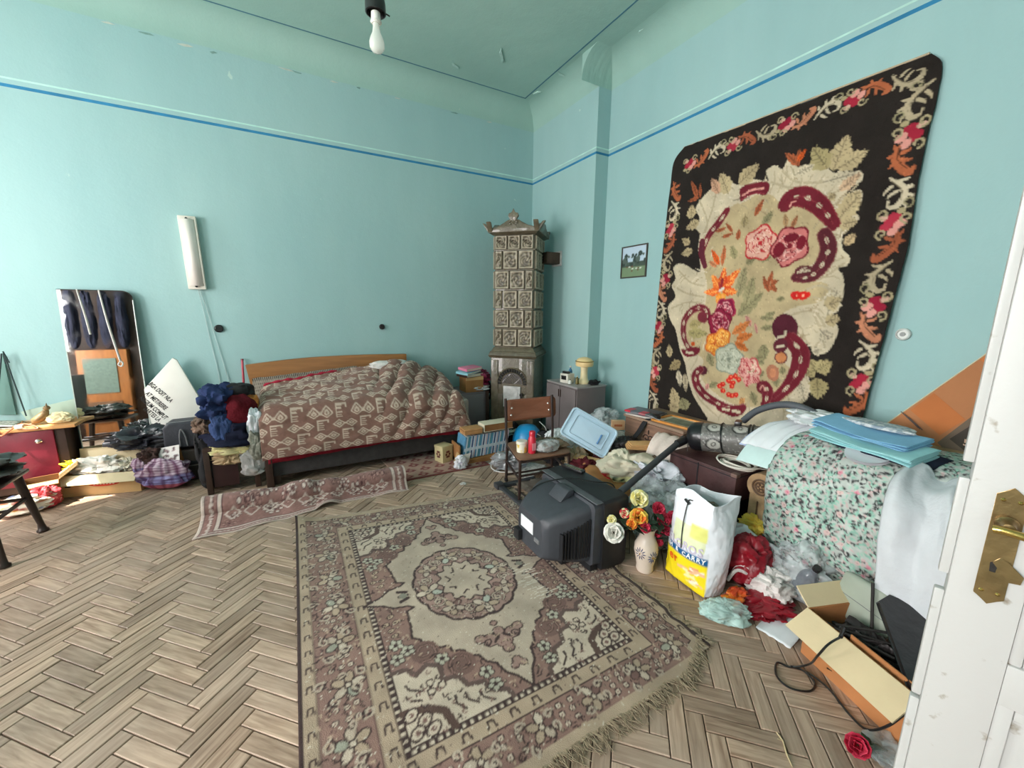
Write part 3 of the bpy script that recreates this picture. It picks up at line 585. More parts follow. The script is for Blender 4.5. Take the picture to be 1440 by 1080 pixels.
# --- carpet hung on the right wall
ZM = {0: (880, 60, 1.928), 1: (930, 160, 5.4), 2: (1120, 70, 4.909), 3: (910, 340, 5.4), 4: (1090, 270, 5.143), 5: (910, 450, 6.353), 6: (1060, 420, 5.684)}
WY1, WZ0 = 2.80, .62
def wtf(k):
    ox, oy, s = ZM[k]
    def f(p): q = at(ox+p[0]/s, oy+p[1]/s, 0, XM); return (WY1-q.y, q.z-WZ0)
    return f
def wall_rug():
    BK, CR, TAN, MA, SG, OR, PK, RE, RU = (40, 34, 31), (205, 190, 163), (188, 168, 130), (112, 34, 46), (150, 142, 106), (226, 98, 44), (218, 152, 140), (186, 44, 52), (176, 96, 62)
    CR2, TN2 = (182, 166, 138), (164, 144, 106)
    c = Cv(1.95, 2.45, 330, BK); rw = np.random.RandomState(2)
    def Z(k): c.tf = wtf(k)
    def leaf(a, b, w, col, vein, teeth=5):
        A, B = np.array(c.tf(a)), np.array(c.tf(b)); d = B-A; L = np.linalg.norm(d); d = d/L; n = np.array([-d[1], d[0]]); w = w
        up = []; dn = []
        for t in np.linspace(0, 1, 4*teeth+1):
            e = w*math.sin(PI*t**.75)*(1+.16*math.sin(t*teeth*2*PI)); up.append(A+d*L*t+n*e); dn.append(A+d*L*t-n*e)
        c.poly(up+dn[::-1], col, True); c.line([A, A+d*L*.92], .0035, vein, True)
        for t in np.linspace(.2, .8, 5):
            for s in (-1, 1): c.line([A+d*L*t, A+d*L*(t+.12)+n*s*w*.7*math.sin(PI*t)], .002, vein, True)
    def rose(p, r, cols, seed=0):
        q = np.array(c.tf(p)); rs = np.random.RandomState(seed)
        pts = [q+r*(1+.10*math.sin(5*t+seed))*np.array((math.cos(t)*.95, math.sin(t))) for t in np.linspace(0, 2*PI, 60)]; c.poly(pts, cols[0], True); c.line(pts, .006, cols[1], True)
        for k in range(11):
            a = k*2.4+seed; rr = r*(.78-.06*k); cc = q+np.array((math.cos(a), math.sin(a)))*r*(.34-.025*k)
            ar = [cc+rr*.62*np.array((math.cos(a+t), math.sin(a+t))) for t in np.linspace(-1.2, 1.3, 14)]; c.line(ar, .0065, cols[1+k % 2], True); c.line([x*.985+q*.015 for x in ar[2:-2]], .0035, cols[2+k % 2], True)
        c.disc(q, r*.14, cols[1], None, 0, True)
    def band(pts, w, col, edge, dash=None):
        P = [np.array(c.tf(p)) for p in spl(pts, 8)]; n = len(P); ww = [w*(.75+.5*math.sin(PI*min(1, .15+i/n))) for i in range(n)]
        c.line(P, [x+.006 for x in ww], edge, True); c.line(P, ww, col, True)
        if dash:
            for i in range(3, n-4, 7): c.line(P[i:i+4], [.006, .011, .011, .006], dash, True)
            c.line([p for p in P], .0025, dash if False else edge, True)
    # big cream acanthus ground with its lobed outline
    Z(0)
    og = [(385, 350), (410, 335), (430, 345), (445, 318), (470, 340), (490, 335), (520, 345), (555, 345), (590, 370), (640, 350), (650, 375), (620, 395), (600, 420), (640, 400), (648, 430), (620, 455), (640, 475), (625, 500), (600, 510), (595, 560), (615, 580), (610, 605), (585, 615), (600, 640), (598, 690), (580, 720), (560, 740), (585, 770), (580, 800), (560, 835), (530, 845), (515, 830), (500, 810), (505, 860), (500, 890), (512, 930), (490, 975), (460, 1010), (440, 1060), (330, 1062), (250, 1040), (205, 985), (185, 950), (170, 900), (165, 870), (150, 830), (140, 780), (125, 750), (120, 715), (140, 690), (130, 660), (140, 640), (135, 610), (160, 600), (205, 622), (200, 560), (205, 520), (190, 500), (205, 480), (195, 450), (215, 420), (240, 395), (275, 375), (300, 385), (320, 385), (350, 372), (390, 378)]
    c.poly(spl(og, 4, True), CR)
    ig = [(318, 430), (390, 412), (430, 440), (480, 440), (540, 480), (540, 520), (532, 580), (480, 640), (555, 655), (540, 700), (460, 720), (425, 750), (410, 830), (440, 870), (478, 900), (450, 960), (370, 985), (310, 985), (240, 945), (205, 900), (215, 860), (190, 840), (165, 800), (175, 740), (215, 720), (225, 660), (215, 610), (225, 540), (265, 470)]
    c.poly(spl(ig, 4, True), TAN)
    # fine strokes in the cream scrolls
    for k in range(46):
        a = og[k % len(og)]; b = (355, 660); t0, t1 = .05, .20+.10*rw.rand(); m_ = ((a[0]*(1-t0)+b[0]*t0), (a[1]*(1-t0)+b[1]*t0)); e = ((a[0]*(1-t1)+b[0]*t1)+rw.uniform(-14, 14), (a[1]*(1-t1)+b[1]*t1)+rw.uniform(-14, 14))
        c.line([m_, ((m_[0]+e[0])/2+8, (m_[1]+e[1])/2-6), e], .0045, CR2)
    for a, b, d in (((430, 350), (470, 380), (560, 380)), ((400, 380), (450, 395), (520, 395)), ((205, 430), (225, 490), (205, 560)), ((250, 400), (240, 450), (215, 520)), ((150, 620), (180, 650), (215, 660)), ((135, 660), (170, 680), (215, 690)), ((130, 720), (170, 705), (210, 705)), ((600, 600), (540, 640), (490, 650)), ((590, 690), (540, 660), (500, 670)), ((450, 740), (520, 730), (560, 790)), ((520, 740), (540, 790), (520, 830)), ((180, 900), (200, 960), (250, 1010)), ((480, 900), (500, 950), (460, 1000))): c.line(spl([a, b, d], 6), .007, CR2)
    for k in range(190):
        i = rw.randint(len(og)); a = np.array(og[i], float); b = np.array(og[(i+1) % len(og)], float); cpt = np.array((355., 660.)); t0 = rw.uniform(.02, .30); p = (a+(b-a)*rw.rand())*(1-t0)+cpt*t0; tg = (b-a)/max(1, np.linalg.norm(b-a)); nn = (cpt-p)/np.linalg.norm(cpt-p); ln = rw.uniform(10, 26)
        q = [p, p+tg*ln*.5+nn*ln*.15, p+tg*ln*.8+nn*ln*.6]
        c.line([tuple(z) for z in q], [.0028, .0036, .0015], [CR2, (222, 208, 184), (160, 140, 110), (166, 150, 122)][k % 4])
    # leaves on the black ground
    for k, L in ((1, [((600, 540), (755, 385), .062, TAN, 5), ((520, 610), (460, 455), .055, TAN, 4), ((450, 610), (395, 495), .035, (206, 160, 130), 3), ((240, 800), (245, 695), .045, TAN, 4), ((300, 820), (200, 880), .04, TAN, 4), ((230, 990), (170, 955), .03, TAN, 3), ((250, 1040), (165, 1070), .035, TAN, 3), ((290, 640), (240, 510), .02, RU, 4), ((300, 640), (215, 670), .016, RU, 3), ((310, 640), (308, 530), .014, RU, 3), ((1060, 400), (950, 300), .022, RU, 4), ((1050, 390), (1060, 270), .02, RU, 3), ((560, 660), (700, 640), .03, CR, 3)]),
                 (2, [((270, 840), (370, 590), .062, TAN, 6), ((300, 830), (515, 705), .055, TAN, 6), ((230, 830), (120, 680), .055, (176, 160, 116), 4), ((200, 920), (450, 860), .04, CR, 5), ((310, 980), (470, 860), .035, (206, 172, 140), 4), ((20, 780), (75, 690), .018, OR, 3), ((360, 1090), (460, 975), .045, TAN, 4), ((0, 870), (140, 800), .035, CR, 4), ((240, 1040), (290, 1000), .03, TAN, 3)]),
                 (4, [((480, 200), (640, 20), .06, TAN, 6), ((480, 240), (620, 220), .045, TAN, 4), ((530, 390), (600, 300), .03, (198, 170, 130), 3), ((400, 950), (490, 915), .035, TAN, 4), ((400, 900), (480, 700), .05, CR, 5), ((380, 820), (510, 770), .04, TAN, 4)]),
                 (5, [((215, 330), (212, 215), .032, TAN, 3), ((310, 370), (210, 440), .045, TN2, 4), ((290, 450), (310, 590), .032, CR, 3), ((350, 480), (360, 640), .03, CR2, 3), ((270, 770), (240, 600), .055, TAN, 5), ((360, 800), (320, 690), .06, SG, 4), ((300, 780), (200, 760), .045, TAN, 4)]),
                 (6, [((520, 570), (440, 600), .04, (176, 160, 116), 4), ((525, 575), (655, 500), .05, (176, 160, 116), 4), ((520, 570), (470, 480), .04, (176, 160, 116), 3), ((540, 630), (545, 800), .06, (172, 156, 112), 5), ((380, 930), (510, 1000), .05, (164, 146, 96), 4), ((600, 190), (720, 150), .04, TAN, 4), ((610, 60), (720, 20), .05, TAN, 4), ((560, 250), (640, 330), .06, CR, 4), ((500, 430), (560, 400), .035, CR, 3), ((400, 640), (440, 820), .05, CR, 4)])):
        Z(k)
        for a, b, w_, col, t in L: leaf(a, b, w_, col, tuple(int(x*.72) for x in col), t)
    # leaves and sprays inside the medallion
    for k, L in ((3, [((760, 170), (830, 120), .03, SG, 3), ((700, 560), (900, 380), .05, SG, 4), ((760, 480), (820, 260), .045, (162, 152, 114), 4), ((700, 420), (760, 180), .04, (158, 148, 112), 4), ((900, 590), (990, 530), .025, SG, 3), ((880, 660), (980, 640), .022, SG, 3), ((320, 690), (480, 700), .045, (164, 152, 104), 4), ((330, 640), (430, 610), .04, (170, 154, 106), 4), ((940, 380), (890, 260), .02, RU, 4), ((950, 330), (1010, 290), .02, RU, 3), ((950, 330), (1000, 380), .02, RU, 3), ((930, 330), (970, 220), .018, RU, 3), ((560, 180), (500, 60), .022, OR, 3), ((580, 180), (600, 20), .02, (196, 110, 70), 3), ((540, 190), (480, 150), .02, (206, 130, 90), 3), ((680, 130), (650, 30), .03, (160, 150, 110), 3), ((850, 130), (960, 120), .03, SG, 3), ((800, 640), (760, 560), .02, PK, 3), ((660, 700), (800, 600), .035, (214, 130, 74), 4), ((690, 740), (820, 700), .035, (210, 120, 62), 4), ((680, 760), (780, 830), .03, (206, 116, 60), 4), ((830, 620), (850, 700), .012, PK, 2), ((880, 870), (900, 780), .03, SG, 3), ((830, 880), (930, 880), .03, SG, 3), ((370, 760), (350, 790), .02, OR, 2), ((1000, 440), (1070, 430), .02, SG, 3)]),
                 (1, [((720, 780), (790, 650), .022, RU, 3), ((780, 850), (860, 740), .03, SG, 3), ((640, 860), (650, 770), .03, (170, 152, 112), 3), ((500, 870), (420, 900), .015, RU, 2), ((470, 940), (560, 910), .015, RU, 2), ((550, 900), (500, 830), .014, RU, 2), ((960, 860), (950, 760), .02, (176, 140, 100), 3), ((1000, 880), (1050, 770), .018, (180, 120, 84), 3), ((590, 960), (600, 880), .02, RU, 2)]),
                 (5, [((640, 560), (560, 600), .03, SG, 3), ((1000, 480), (1070, 470), .03, SG, 3), ((950, 640), (1000, 760), .03, SG, 3), ((560, 300), (600, 420), .035, SG, 3), ((880, 740), (840, 700), .03, (206, 146, 92), 3), ((560, 570), (540, 620), .02, PK, 2), ((680, 600), (660, 560), .025, (206, 70, 50), 2)]),
                 (6, [((110, 470), (100, 360), .032, SG, 3), ((100, 520), (30, 480), .028, SG, 3), ((180, 160), (60, 150), .022, SG, 3), ((170, 220), (100, 250), .022, SG, 3), ((210, 700), (200, 600), .03, SG, 3), ((260, 600), (250, 540), .025, SG, 3)])):
        Z(k)
        for a, b, w_, col, t in L: leaf(a, b, w_, col, tuple(int(x*.78) for x in col), t)
    # maroon C-scrolls
    Z(1); c.poly(spl([(612, 575), (690, 535), (800, 520), (834, 545), (828, 590), (795, 628), (740, 612), (660, 640), (614, 668)], 4, True), MA); c.line(spl([(630, 625), (700, 585), (790, 570)], 6), .007, PK); c.line(spl([(620, 655), (720, 612), (800, 612)], 6), .004, (150, 60, 70))
    band([(510, 740), (440, 840), (370, 930), (320, 1060)], .020, MA, (140, 60, 66), CR)
    Z(3); band([(430, 0), (425, 90), (450, 190)], .018, (96, 40, 52), MA, None)
    band([(445, 595), (470, 545), (425, 503), (350, 525), (292, 610), (290, 720), (325, 800), (395, 828)], .021, MA, (150, 96, 92), CR); c.disc((430, 570), .045, (120, 44, 56)); c.poly(spl([(270, 820), (300, 815), (400, 800), (412, 830), (370, 870), (300, 868)], 4, True), MA); c.line([(310, 840), (360, 845)], .01, CR)
    Z(4); band([(90, 90), (130, 50), (220, 40), (320, 90), (395, 170), (440, 240)], .046, MA, (140, 56, 62), CR); c.disc((92, 88), .055, MA); c.line(spl([(120, 110), (135, 80), (160, 75)], 4), .006, PK)
    band([(372, 310), (405, 400), (380, 500), (310, 590), (240, 622), (170, 618)], .036, (92, 38, 46), (130, 70, 70), CR); c.disc((225, 572), .055, (96, 44, 50), .034); c.line([(180, 585), (270, 570)], .005, CR); c.line([(200, 565), (250, 553)], .004, CR)
    Z(6); c.disc((270, 235), .085, (84, 34, 46), .10, .5); band([(320, 320), (400, 430), (385, 560), (310, 690), (190, 800)], .042, MA, (128, 60, 66), CR); c.line(spl([(215, 310), (270, 295), (275, 260)], 4), .008, CR); c.disc((235, 375), .05, (96, 40, 50), .05); c.line([(210, 385), (260, 375)], .01, CR); c.disc((240, 470), .045, (96, 40, 50)); c.disc((240, 470), .036, (200, 130, 84)); c.disc((175, 590), .045, (176, 116, 90), .06, .4); c.disc((175, 590), .025, (204, 136, 100), .035)
    c.disc((95, 705), .05, MA); band([(110, 690), (135, 750), (110, 840)], .03, MA, (128, 60, 66), CR); c.line(spl([(70, 720), (95, 690), (110, 730)], 4), .005, PK)
    Z(5); c.disc((515, 450), .04, (84, 34, 46)); band([(490, 440), (445, 490), (460, 580), (530, 670), (640, 740), (760, 785), (880, 775)], .026, MA, (140, 84, 86), CR); c.poly(spl([(640, 760), (740, 780), (890, 765), (880, 830), (800, 862), (720, 840), (640, 800)], 4, True), MA); c.line([(690, 795), (740, 800)], .01, CR); c.line([(780, 810), (840, 820)], .012, CR)
    # flowers
    Z(1); rose((760, 985), .115, [(222, 168, 150), RE, (236, 196, 178), (170, 40, 56)], 1)
    Z(4); rose((120, 395), .125, [(206, 120, 116), (120, 30, 44), (232, 176, 166), (150, 40, 56)], 4); c.disc((130, 335), .05, (112, 28, 42), .03); c.disc((40, 420), .04, (120, 30, 44), .05); c.disc((205, 370), .03, (120, 30, 44), .045)
    for x in (172, 225): c.disc((x, 752), .030, (206, 40, 34)); c.disc((x, 752), .009, (240, 170, 140))
    c.disc((255, 745), .02, (206, 40, 34)); c.disc((150, 745), .02, (196, 40, 40))
    Z(3)
    for a, b, w_, col in (((575, 360), (720, 205), .038, OR), ((575, 360), (600, 190), .034, (216, 74, 36)), ((570, 370), (500, 250), .034, (234, 116, 52)), ((570, 380), (440, 385), .032, (232, 100, 44)), ((580, 370), (700, 385), .036, OR), ((570, 390), (540, 470), .03, (236, 140, 40)), ((580, 390), (590, 460), .028, (238, 160, 60)), ((590, 340), (680, 300), .03, (220, 80, 40))): leaf(a, b, w_, col, (250, 170, 90), 3)
    c.line([(570, 360), (580, 290)], .012, (150, 44, 50)); c.line([(560, 375), (590, 355)], .01, (220, 210, 200)); c.line([(560, 350), (555, 310)], .006, (190, 60, 50))
    rose((605, 515), .085, [(128, 28, 60), (168, 52, 78), (222, 160, 160), (110, 20, 48)], 3); rose((560, 610), .10, [(134, 30, 58), (108, 22, 44), (214, 146, 150), (160, 50, 70)], 6)
    rose((525, 775), .085, [(228, 146, 54), (200, 92, 40), (244, 190, 96), (214, 118, 40)], 2); rose((580, 730), .07, [(232, 158, 66), (206, 110, 48), (244, 196, 110), (222, 130, 50)], 5)
    rose((630, 890), .115, [(186, 188, 168), (140, 146, 128), (206, 206, 186), (158, 160, 138)], 7)
    Z(5); rose((930, 440), .085, [(218, 176, 158), (190, 80, 84), (232, 196, 180), (158, 140, 100)], 2)
    for a, b in (((930, 430), (860, 330)), ((900, 480), (820, 430)), ((930, 480), (900, 600)), ((960, 500), (1020, 560))): leaf(a, b, .042, (222, 160, 150), (180, 60, 70), 2)
    for p in ((760, 510), (800, 500), (740, 540), (830, 530), (780, 560), (770, 590), (690, 630), (740, 665), (770, 675), (805, 665), (690, 570), (660, 590)): c.disc(p, .021, (204, 40, 36)); c.disc((p[0]+4, p[1]-3), .007, (236, 130, 90))
    # running border: acanthus curls, blooms and tendrils
    def border(path, sc0, sc1, start=0):
        P = spl(path, 14); c.tf = None; tf0 = lambda p: (lambda q: (WY1-q.y, q.z-WZ0))(at(p[0], p[1], 0, XM)); Q = [np.array(tf0(p)) for p in P]
        d = [0]; [d.append(d[-1]+np.linalg.norm(Q[i+1]-Q[i])) for i in range(len(Q)-1)]; tot = d[-1]; pos = .03; k = start
        def pt(s): return np.array([np.interp(s, d, [q[0] for q in Q]), np.interp(s, d, [q[1] for q in Q])])
        while pos < tot-.03:
            f = sc0+(sc1-sc0)*pos/tot; t = pt(min(tot, pos+.02))-pt(pos); t = t/max(1e-6, np.linalg.norm(t)); n = np.array([-t[1], t[0]]); o = pt(pos); sd = 1 if k % 2 else -1
            W = lambda u, v: o+t*u*f+n*v*f*sd
            col = [CR, PK, RU, CR2, (170, 40, 60), (196, 110, 70)][k % 6]
            kind = k % 3
            if kind == 0:
                cc = CR if k % 2 else (176, 160, 132)
                c.line(spl([W(-.03, -.045), W(.03, .02), W(.09, .035), W(.135, .005), W(.13, -.03), W(.10, -.035)], 6), [.005*f+.012*f*math.sin(PI*min(1, i/26)) for i in range(31)], cc, True)
                for u, v, du, dv in ((.00, .0, -.01, .045), (.04, .03, .0, .04), (.075, .04, .02, .035), (.11, .03, .04, .02), (.05, .0, .03, -.04), (.02, -.03, .04, -.03)): c.line(spl([W(u, v), W(u+du*.5, v+dv*.7), W(u+du, v+dv)], 4), [.009*f, .010*f, .009*f, .008*f, .007*f, .006*f, .005*f, .004*f, .003*f], cc, True)
                c.line(spl([W(-.01, -.03), W(.05, .02), W(.10, .025)], 5), .0025*f, (120, 108, 88), True)
                sp = [W(.12+.03*math.cos(q)*(1-q/9), .055+.03*math.sin(q)*(1-q/9)) for q in np.linspace(0, 6, 16)]; c.line(sp, .0045*f, (150, 140, 108), True)
            elif kind == 1:
                m1 = [(164, 40, 60), (176, 52, 70), (150, 34, 56)][(k//3) % 3]
                for u, v, r, cc in ((.03, .0, .040, m1), (.07, .025, .034, m1), (.06, -.035, .030, PK), (.10, -.01, .028, PK), (.02, .045, .022, (210, 170, 150)), (-.01, -.03, .02, (170, 156, 120))): c.disc(W(u, v), r*f, cc, r*f*.75, u*9, True)
                for u, v in ((.0, .05), (.11, .04), (.03, -.06)): sp = [W(u+.03*math.cos(q)*(1-q/9), v+.03*math.sin(q)*(1-q/9)) for q in np.linspace(0, 6, 16)]; c.line(sp, .0055*f, (170, 156, 122), True)
            else:
                cc = [(178, 100, 66), (160, 88, 60), (190, 126, 96)][(k//3) % 3]; c2 = tuple(int(x*.62) for x in cc)
                c.line(spl([W(-.02, .035), W(.03, .045), W(.085, .015), (W(.13, -.035)), W(.10, -.05)], 6), [.005*f+.017*f*math.sin(PI*i/25) for i in range(25)], cc, True)
                for u, v, du, dv in ((.0, .04, -.03, .02), (.03, .045, .0, .035), (.065, .03, .025, .03), (.02, .02, -.02, -.04), (.06, .01, .0, -.045), (.10, -.02, .045, .0)): c.line(spl([W(u, v), W(u+du*.5, v+dv*.7), W(u+du, v+dv)], 4), [.008*f, .010*f, .010*f, .009*f, .008*f, .006*f, .005*f, .004*f, .003*f], cc, True)
                c.line(spl([W(-.01, .035), W(.05, .03), W(.11, -.025)], 5), .003*f, c2, True)
            pos += (.17 if kind != 1 else .125)*f; k += 1
    border([(962, 238), (1000, 218), (1060, 195), (1130, 168), (1200, 142), (1250, 122), (1296, 108)], .80, .80, 1)
    border([(1300, 118), (1288, 160), (1280, 205), (1268, 255), (1262, 300), (1250, 350), (1240, 400), (1232, 450), (1222, 510), (1212, 560), (1200, 600)], .98, .98, 0)
    border([(957, 255), (951, 290), (945, 330), (940, 380), (934, 420), (928, 470), (924, 520), (920, 570), (916, 620)], .92, .92, 2)
    for k in range(5200): x, y = rw.uniform(0, 1.95), rw.uniform(0, 2.45); q = c.a[min(c.H-1, int(y*c.res)), min(c.W-1, int(x*c.res))].copy(); i, j = int(y*c.res), int(x*c.res); c.a[i:i+3, j:j+2] = np.clip(q*rw.uniform(.65, 1.35), 0, 1)
    c.tf = None
    return c
wc = wall_rug()
Lp = spl([(965, 207), (950, 228), (945, 262), (938, 320), (932, 380), (926, 440), (919, 510), (914, 570), (910, 625)], 10); Rp = spl([(1312, 77), (1327, 92), (1320, 140), (1306, 200), (1293, 270), (1283, 340), (1266, 410), (1248, 480), (1229, 550), (1212, 625)], 10)
def edge(Pl, t): i = t*(len(Pl)-1); a = int(min(i, len(Pl)-2)); f = i-a; return Pl[a]*(1-f)+Pl[a+1]*f
def wr(u, v):
    a = edge(Lp, v); b = edge(Rp, v); A = at(a[0], a[1], 0, XM); B = at(b[0], b[1], 0, XM); p = A.lerp(B, u)
    if v < .012: p.z += .012*fbm(u*20, 1, 3)-.01*math.sin(PI*u)
    p.y += .004*fbm(u*2, v*18, 5)
    return p
def wr3(u, v):
    p = wr(u, v); off = .012+.006*(fbm(u*4, v*5, 1)+.4)+.05*max(0, u-.55)*max(0, v-.1)*3.0+.020*max(0, math.sin(u*9+v*2))*v*.5
    return (XM-off, p.y, p.z)
nu, nv = 230, 300
g = G(); g.sheet(lambda u, v: wr3(u, v), nu, nv)
U, V = uvgrid(nu, nv); PP = [wr(u, v) for u, v in zip(U, V)]
cc = wc.get(np.array([(WY1-p.y)/1.95 for p in PP]), np.array([(p.z-WZ0)/2.45 for p in PP]))
WR = thing('wall_carpet', 'black carpet with roses and cream scrolls hung on the blue wall', 'carpet', (XM-.02, 1.8, .7))
unparent_loc(g.build('pile', WOOL, WR, smooth=True, solid=.006, col=cc), WR)
LATH = mat('bare wooden lath', (196, 176, 146), .7, .2, 20, .2)
a, b = at(962, 209, 0, XM), at(1308, 77, 0, XM)
g = G(); g.tube([(XM-.006, a.y, a.z+.006), (XM-.006, b.y, b.z+.006)], .006, 6); unparent_loc(g.build('hanging_lath', LATH, WR), WR)
# ---------------------------------------------------------------- stove in the corner
UP = unparent_loc
def under(root, *objs):
    for o in objs: UP(o, root)
    return objs[0]
GLAZE = mat('olive brown glazed stove ceramic', (104, 93, 74), .35, .35, 16, .5, 40, spec=.5, coat=.3)
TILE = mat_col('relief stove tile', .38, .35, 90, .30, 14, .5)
SOOT = mat('sooty black iron', (40, 37, 35), .7, .3, 10, .3)
WHM = mat('chipped white enamel', (206, 202, 200), .5, .25, 14, .3)
st = thing('tile_stove', 'tall olive brown relief tile stove standing in the room corner', 'stove', (2.43, 4.20, 0), -PI/4)
def rel(u, v, seed):  # scroll relief, 0..1
    e = min(u, 1-u, v, 1-v)
    if e < .05: return .2
    if e < .13: return .95
    x, y = (u-.5)*2, (v-.5)*2; r = math.hypot(x, y); a = math.atan2(y, x)
    return .5+.5*math.sin(11*r-2*a+seed)*math.cos(5*x+3*math.sin(4*y+seed))
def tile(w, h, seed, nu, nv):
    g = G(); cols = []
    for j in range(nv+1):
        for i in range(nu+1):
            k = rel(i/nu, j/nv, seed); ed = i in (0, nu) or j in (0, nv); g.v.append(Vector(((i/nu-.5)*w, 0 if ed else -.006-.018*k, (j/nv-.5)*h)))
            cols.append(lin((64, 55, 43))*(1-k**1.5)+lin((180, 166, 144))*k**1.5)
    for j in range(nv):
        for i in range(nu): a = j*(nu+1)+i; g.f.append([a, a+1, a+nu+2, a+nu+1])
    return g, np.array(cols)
W_, D_ = .455, .455; FW, HWd, RH = .172, .088, .205
TM = {}
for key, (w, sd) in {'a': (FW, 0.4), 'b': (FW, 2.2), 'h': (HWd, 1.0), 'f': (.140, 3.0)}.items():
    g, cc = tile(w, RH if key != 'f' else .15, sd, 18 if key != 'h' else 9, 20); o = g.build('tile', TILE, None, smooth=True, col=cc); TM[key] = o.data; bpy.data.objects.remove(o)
body = G().box((-W_/2, -D_/2, .98), (W_/2, D_/2, 2.33)).build('body', GLAZE, st, bevel=.01)
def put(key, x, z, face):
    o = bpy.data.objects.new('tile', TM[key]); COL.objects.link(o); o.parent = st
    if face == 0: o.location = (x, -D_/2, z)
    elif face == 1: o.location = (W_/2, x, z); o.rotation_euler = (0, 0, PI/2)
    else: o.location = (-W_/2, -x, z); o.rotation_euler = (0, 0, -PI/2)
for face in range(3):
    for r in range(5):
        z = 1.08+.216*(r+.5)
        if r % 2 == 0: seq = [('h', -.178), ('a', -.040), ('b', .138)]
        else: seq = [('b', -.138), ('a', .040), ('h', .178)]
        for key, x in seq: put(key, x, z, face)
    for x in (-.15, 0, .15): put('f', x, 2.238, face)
def ring(z0, z1, w0, w1, name):
    g = G(); q = [(-1, -1), (1, -1), (1, 1), (-1, 1)]
    for w, z in ((w0, z0), (w1, z1)): g.v += [Vector((x*w, y*w, z)) for x, y in q]
    g.f += [[3, 2, 1, 0], [4, 5, 6, 7]]+[[k, (k+1) % 4, 4+(k+1) % 4, 4+k] for k in range(4)]
    return g.build(name, GLAZE, st, bevel=.006)
ring(1.03, 1.075, .262, .238, 'moulding'); ring(.985, 1.03, .288, .270, 'moulding'); ring(.955, .985, .276, .292, 'moulding'); ring(2.150, 2.168, .240, .240, 'moulding'); ring(2.318, 2.345, .238, .285, 'moulding')
g = G().box((-.262, -.262, .0), (.262, .262, .955)); g.build('base', GLAZE, st, bevel=.008)
for x in (-.215, .215): G().box((x-.042, -.276, .10), (x+.042, -.262, .93)).build('pilaster', GLAZE, st, bevel=.006)
g = G().box((-.262, -.285, 0), (.262, -.262, .10)); g.build('plinth', GLAZE, st, bevel=.01)
# arched fireplace front: fan tympanum and ribbed arch
g = G()
for k in range(17):
    a = PI*k/16; M_ = Matrix.Translation((0, -.270, .66)) @ Matrix.Rotation(-a, 4, 'Y'); g.box((.135, -.012, -.010), (.175, .012, .010), M_)
g.build('arch', SOOT, st, bevel=.003)
g = G(); g.tube([(.18*math.cos(a), -.270, .66+.18*math.sin(a)) for a in np.linspace(0, PI, 24)], .010, 6); g.tube([(.128*math.cos(a), -.270, .66+.128*math.sin(a)) for a in np.linspace(0, PI, 24)], .008, 6); g.build('arch_moulding', GLAZE, st, smooth=True)
g = G(); g.prism([(.125*math.cos(a), .125*math.sin(a)) for a in np.linspace(0, PI, 20)], .010, Matrix.Translation((0, -.262, .66)) @ Matrix.Rotation(PI/2, 4, 'X')); g.build('tympanum', mat('violet grey iron plate', (104, 98, 104), .6, .3, 20, .3), st)
g = G()
for k in range(-4, 5):
    for s in (-1, 1):
        x0 = k*.032; pts = [(x0+s*t*.14, .66+t*.14) for t in (0, 1)]
        L_ = [p for p in [(x0+s*t, .66+t) for t in np.linspace(0, .13, 9)] if math.hypot(p[0], p[1]-.66) < .122]
        if len(L_) > 1: g.tube([(p[0], -.274, p[1]) for p in (L_[0], L_[-1])], .004, 4)
g.build('lattice', GLAZE, st)
for x, z, w, h in ((-.15, .40, .035, .26), (.15, .40, .035, .26), (0, .14, .15, .07)): G().box((x-w, -.272, z-h/2), (x+w, -.262, z+h/2)).build('panel', GLAZE, st, bevel=.008)
g = G().box((-.105, -.285, .38), (.105, -.268, .63)); dr = g.build('fire_door', WHM, st, bevel=.01)
G().box((-.075, -.292, .415), (.075, -.285, .595)).build('door_relief', WHM, dr, bevel=.006)
g = G(); g.box((.10, -.30, .52), (.135, -.27, .545)); g.box((.12, -.31, .49), (.135, -.29, .56)); g.build('latch', SOOT, dr, bevel=.003)
# crest: swept cornice on three sides, corner volutes and palmette finial
pf = [(-.285, .0), (-.355, .105), (-.325, .100), (-.285, .055), (-.235, .05), (-.17, .065), (-.11, .095), (-.06, .125), (-.03, .130), (0, .118), (.03, .130), (.06, .125), (.11, .095), (.17, .065), (.235, .05), (.285, .055), (.325, .100), (.355, .105), (.285, .0)]
for k in range(3):
    M_ = Matrix.Rotation((0, PI/2, -PI/2)[k], 4, 'Z') @ Matrix.Translation((0, -.235, 2.34)) @ Matrix.Rotation(PI/2, 4, 'X')
    G().prism(pf, .055, M_).build('crest', GLAZE, st, bevel=.008)
g = G().box((-.235, -.235, 2.34), (.235, .235, 2.385)); g.build('top_slab', GLAZE, st, bevel=.01)
for k in range(1):
    M_ = Matrix.Rotation(0, 4, 'Z')
    g = G(); sh = [(-.028, 0), (-.045, .035), (-.06, .055), (-.05, .085), (-.025, .088), (-.012, .105), (0, .135), (.012, .105), (.025, .088), (.05, .085), (.06, .055), (.045, .035), (.028, 0)]
    g.prism(sh, .035, M_ @ Matrix.Translation((0, -.255, 2.45)) @ Matrix.Rotation(PI/2, 4, 'X'))
    g.build('finial', GLAZE, st, bevel=.008)
for x in (-.025, .025):
    g = G(); g.tube([(x+math.copysign(.03*(1-t/7)*math.cos(t), x), -.292, 2.43+.03*(1-t/7)*math.sin(t)) for t in np.linspace(0, 6, 20)], .007, 5); g.build('volute', GLAZE, st, smooth=True)
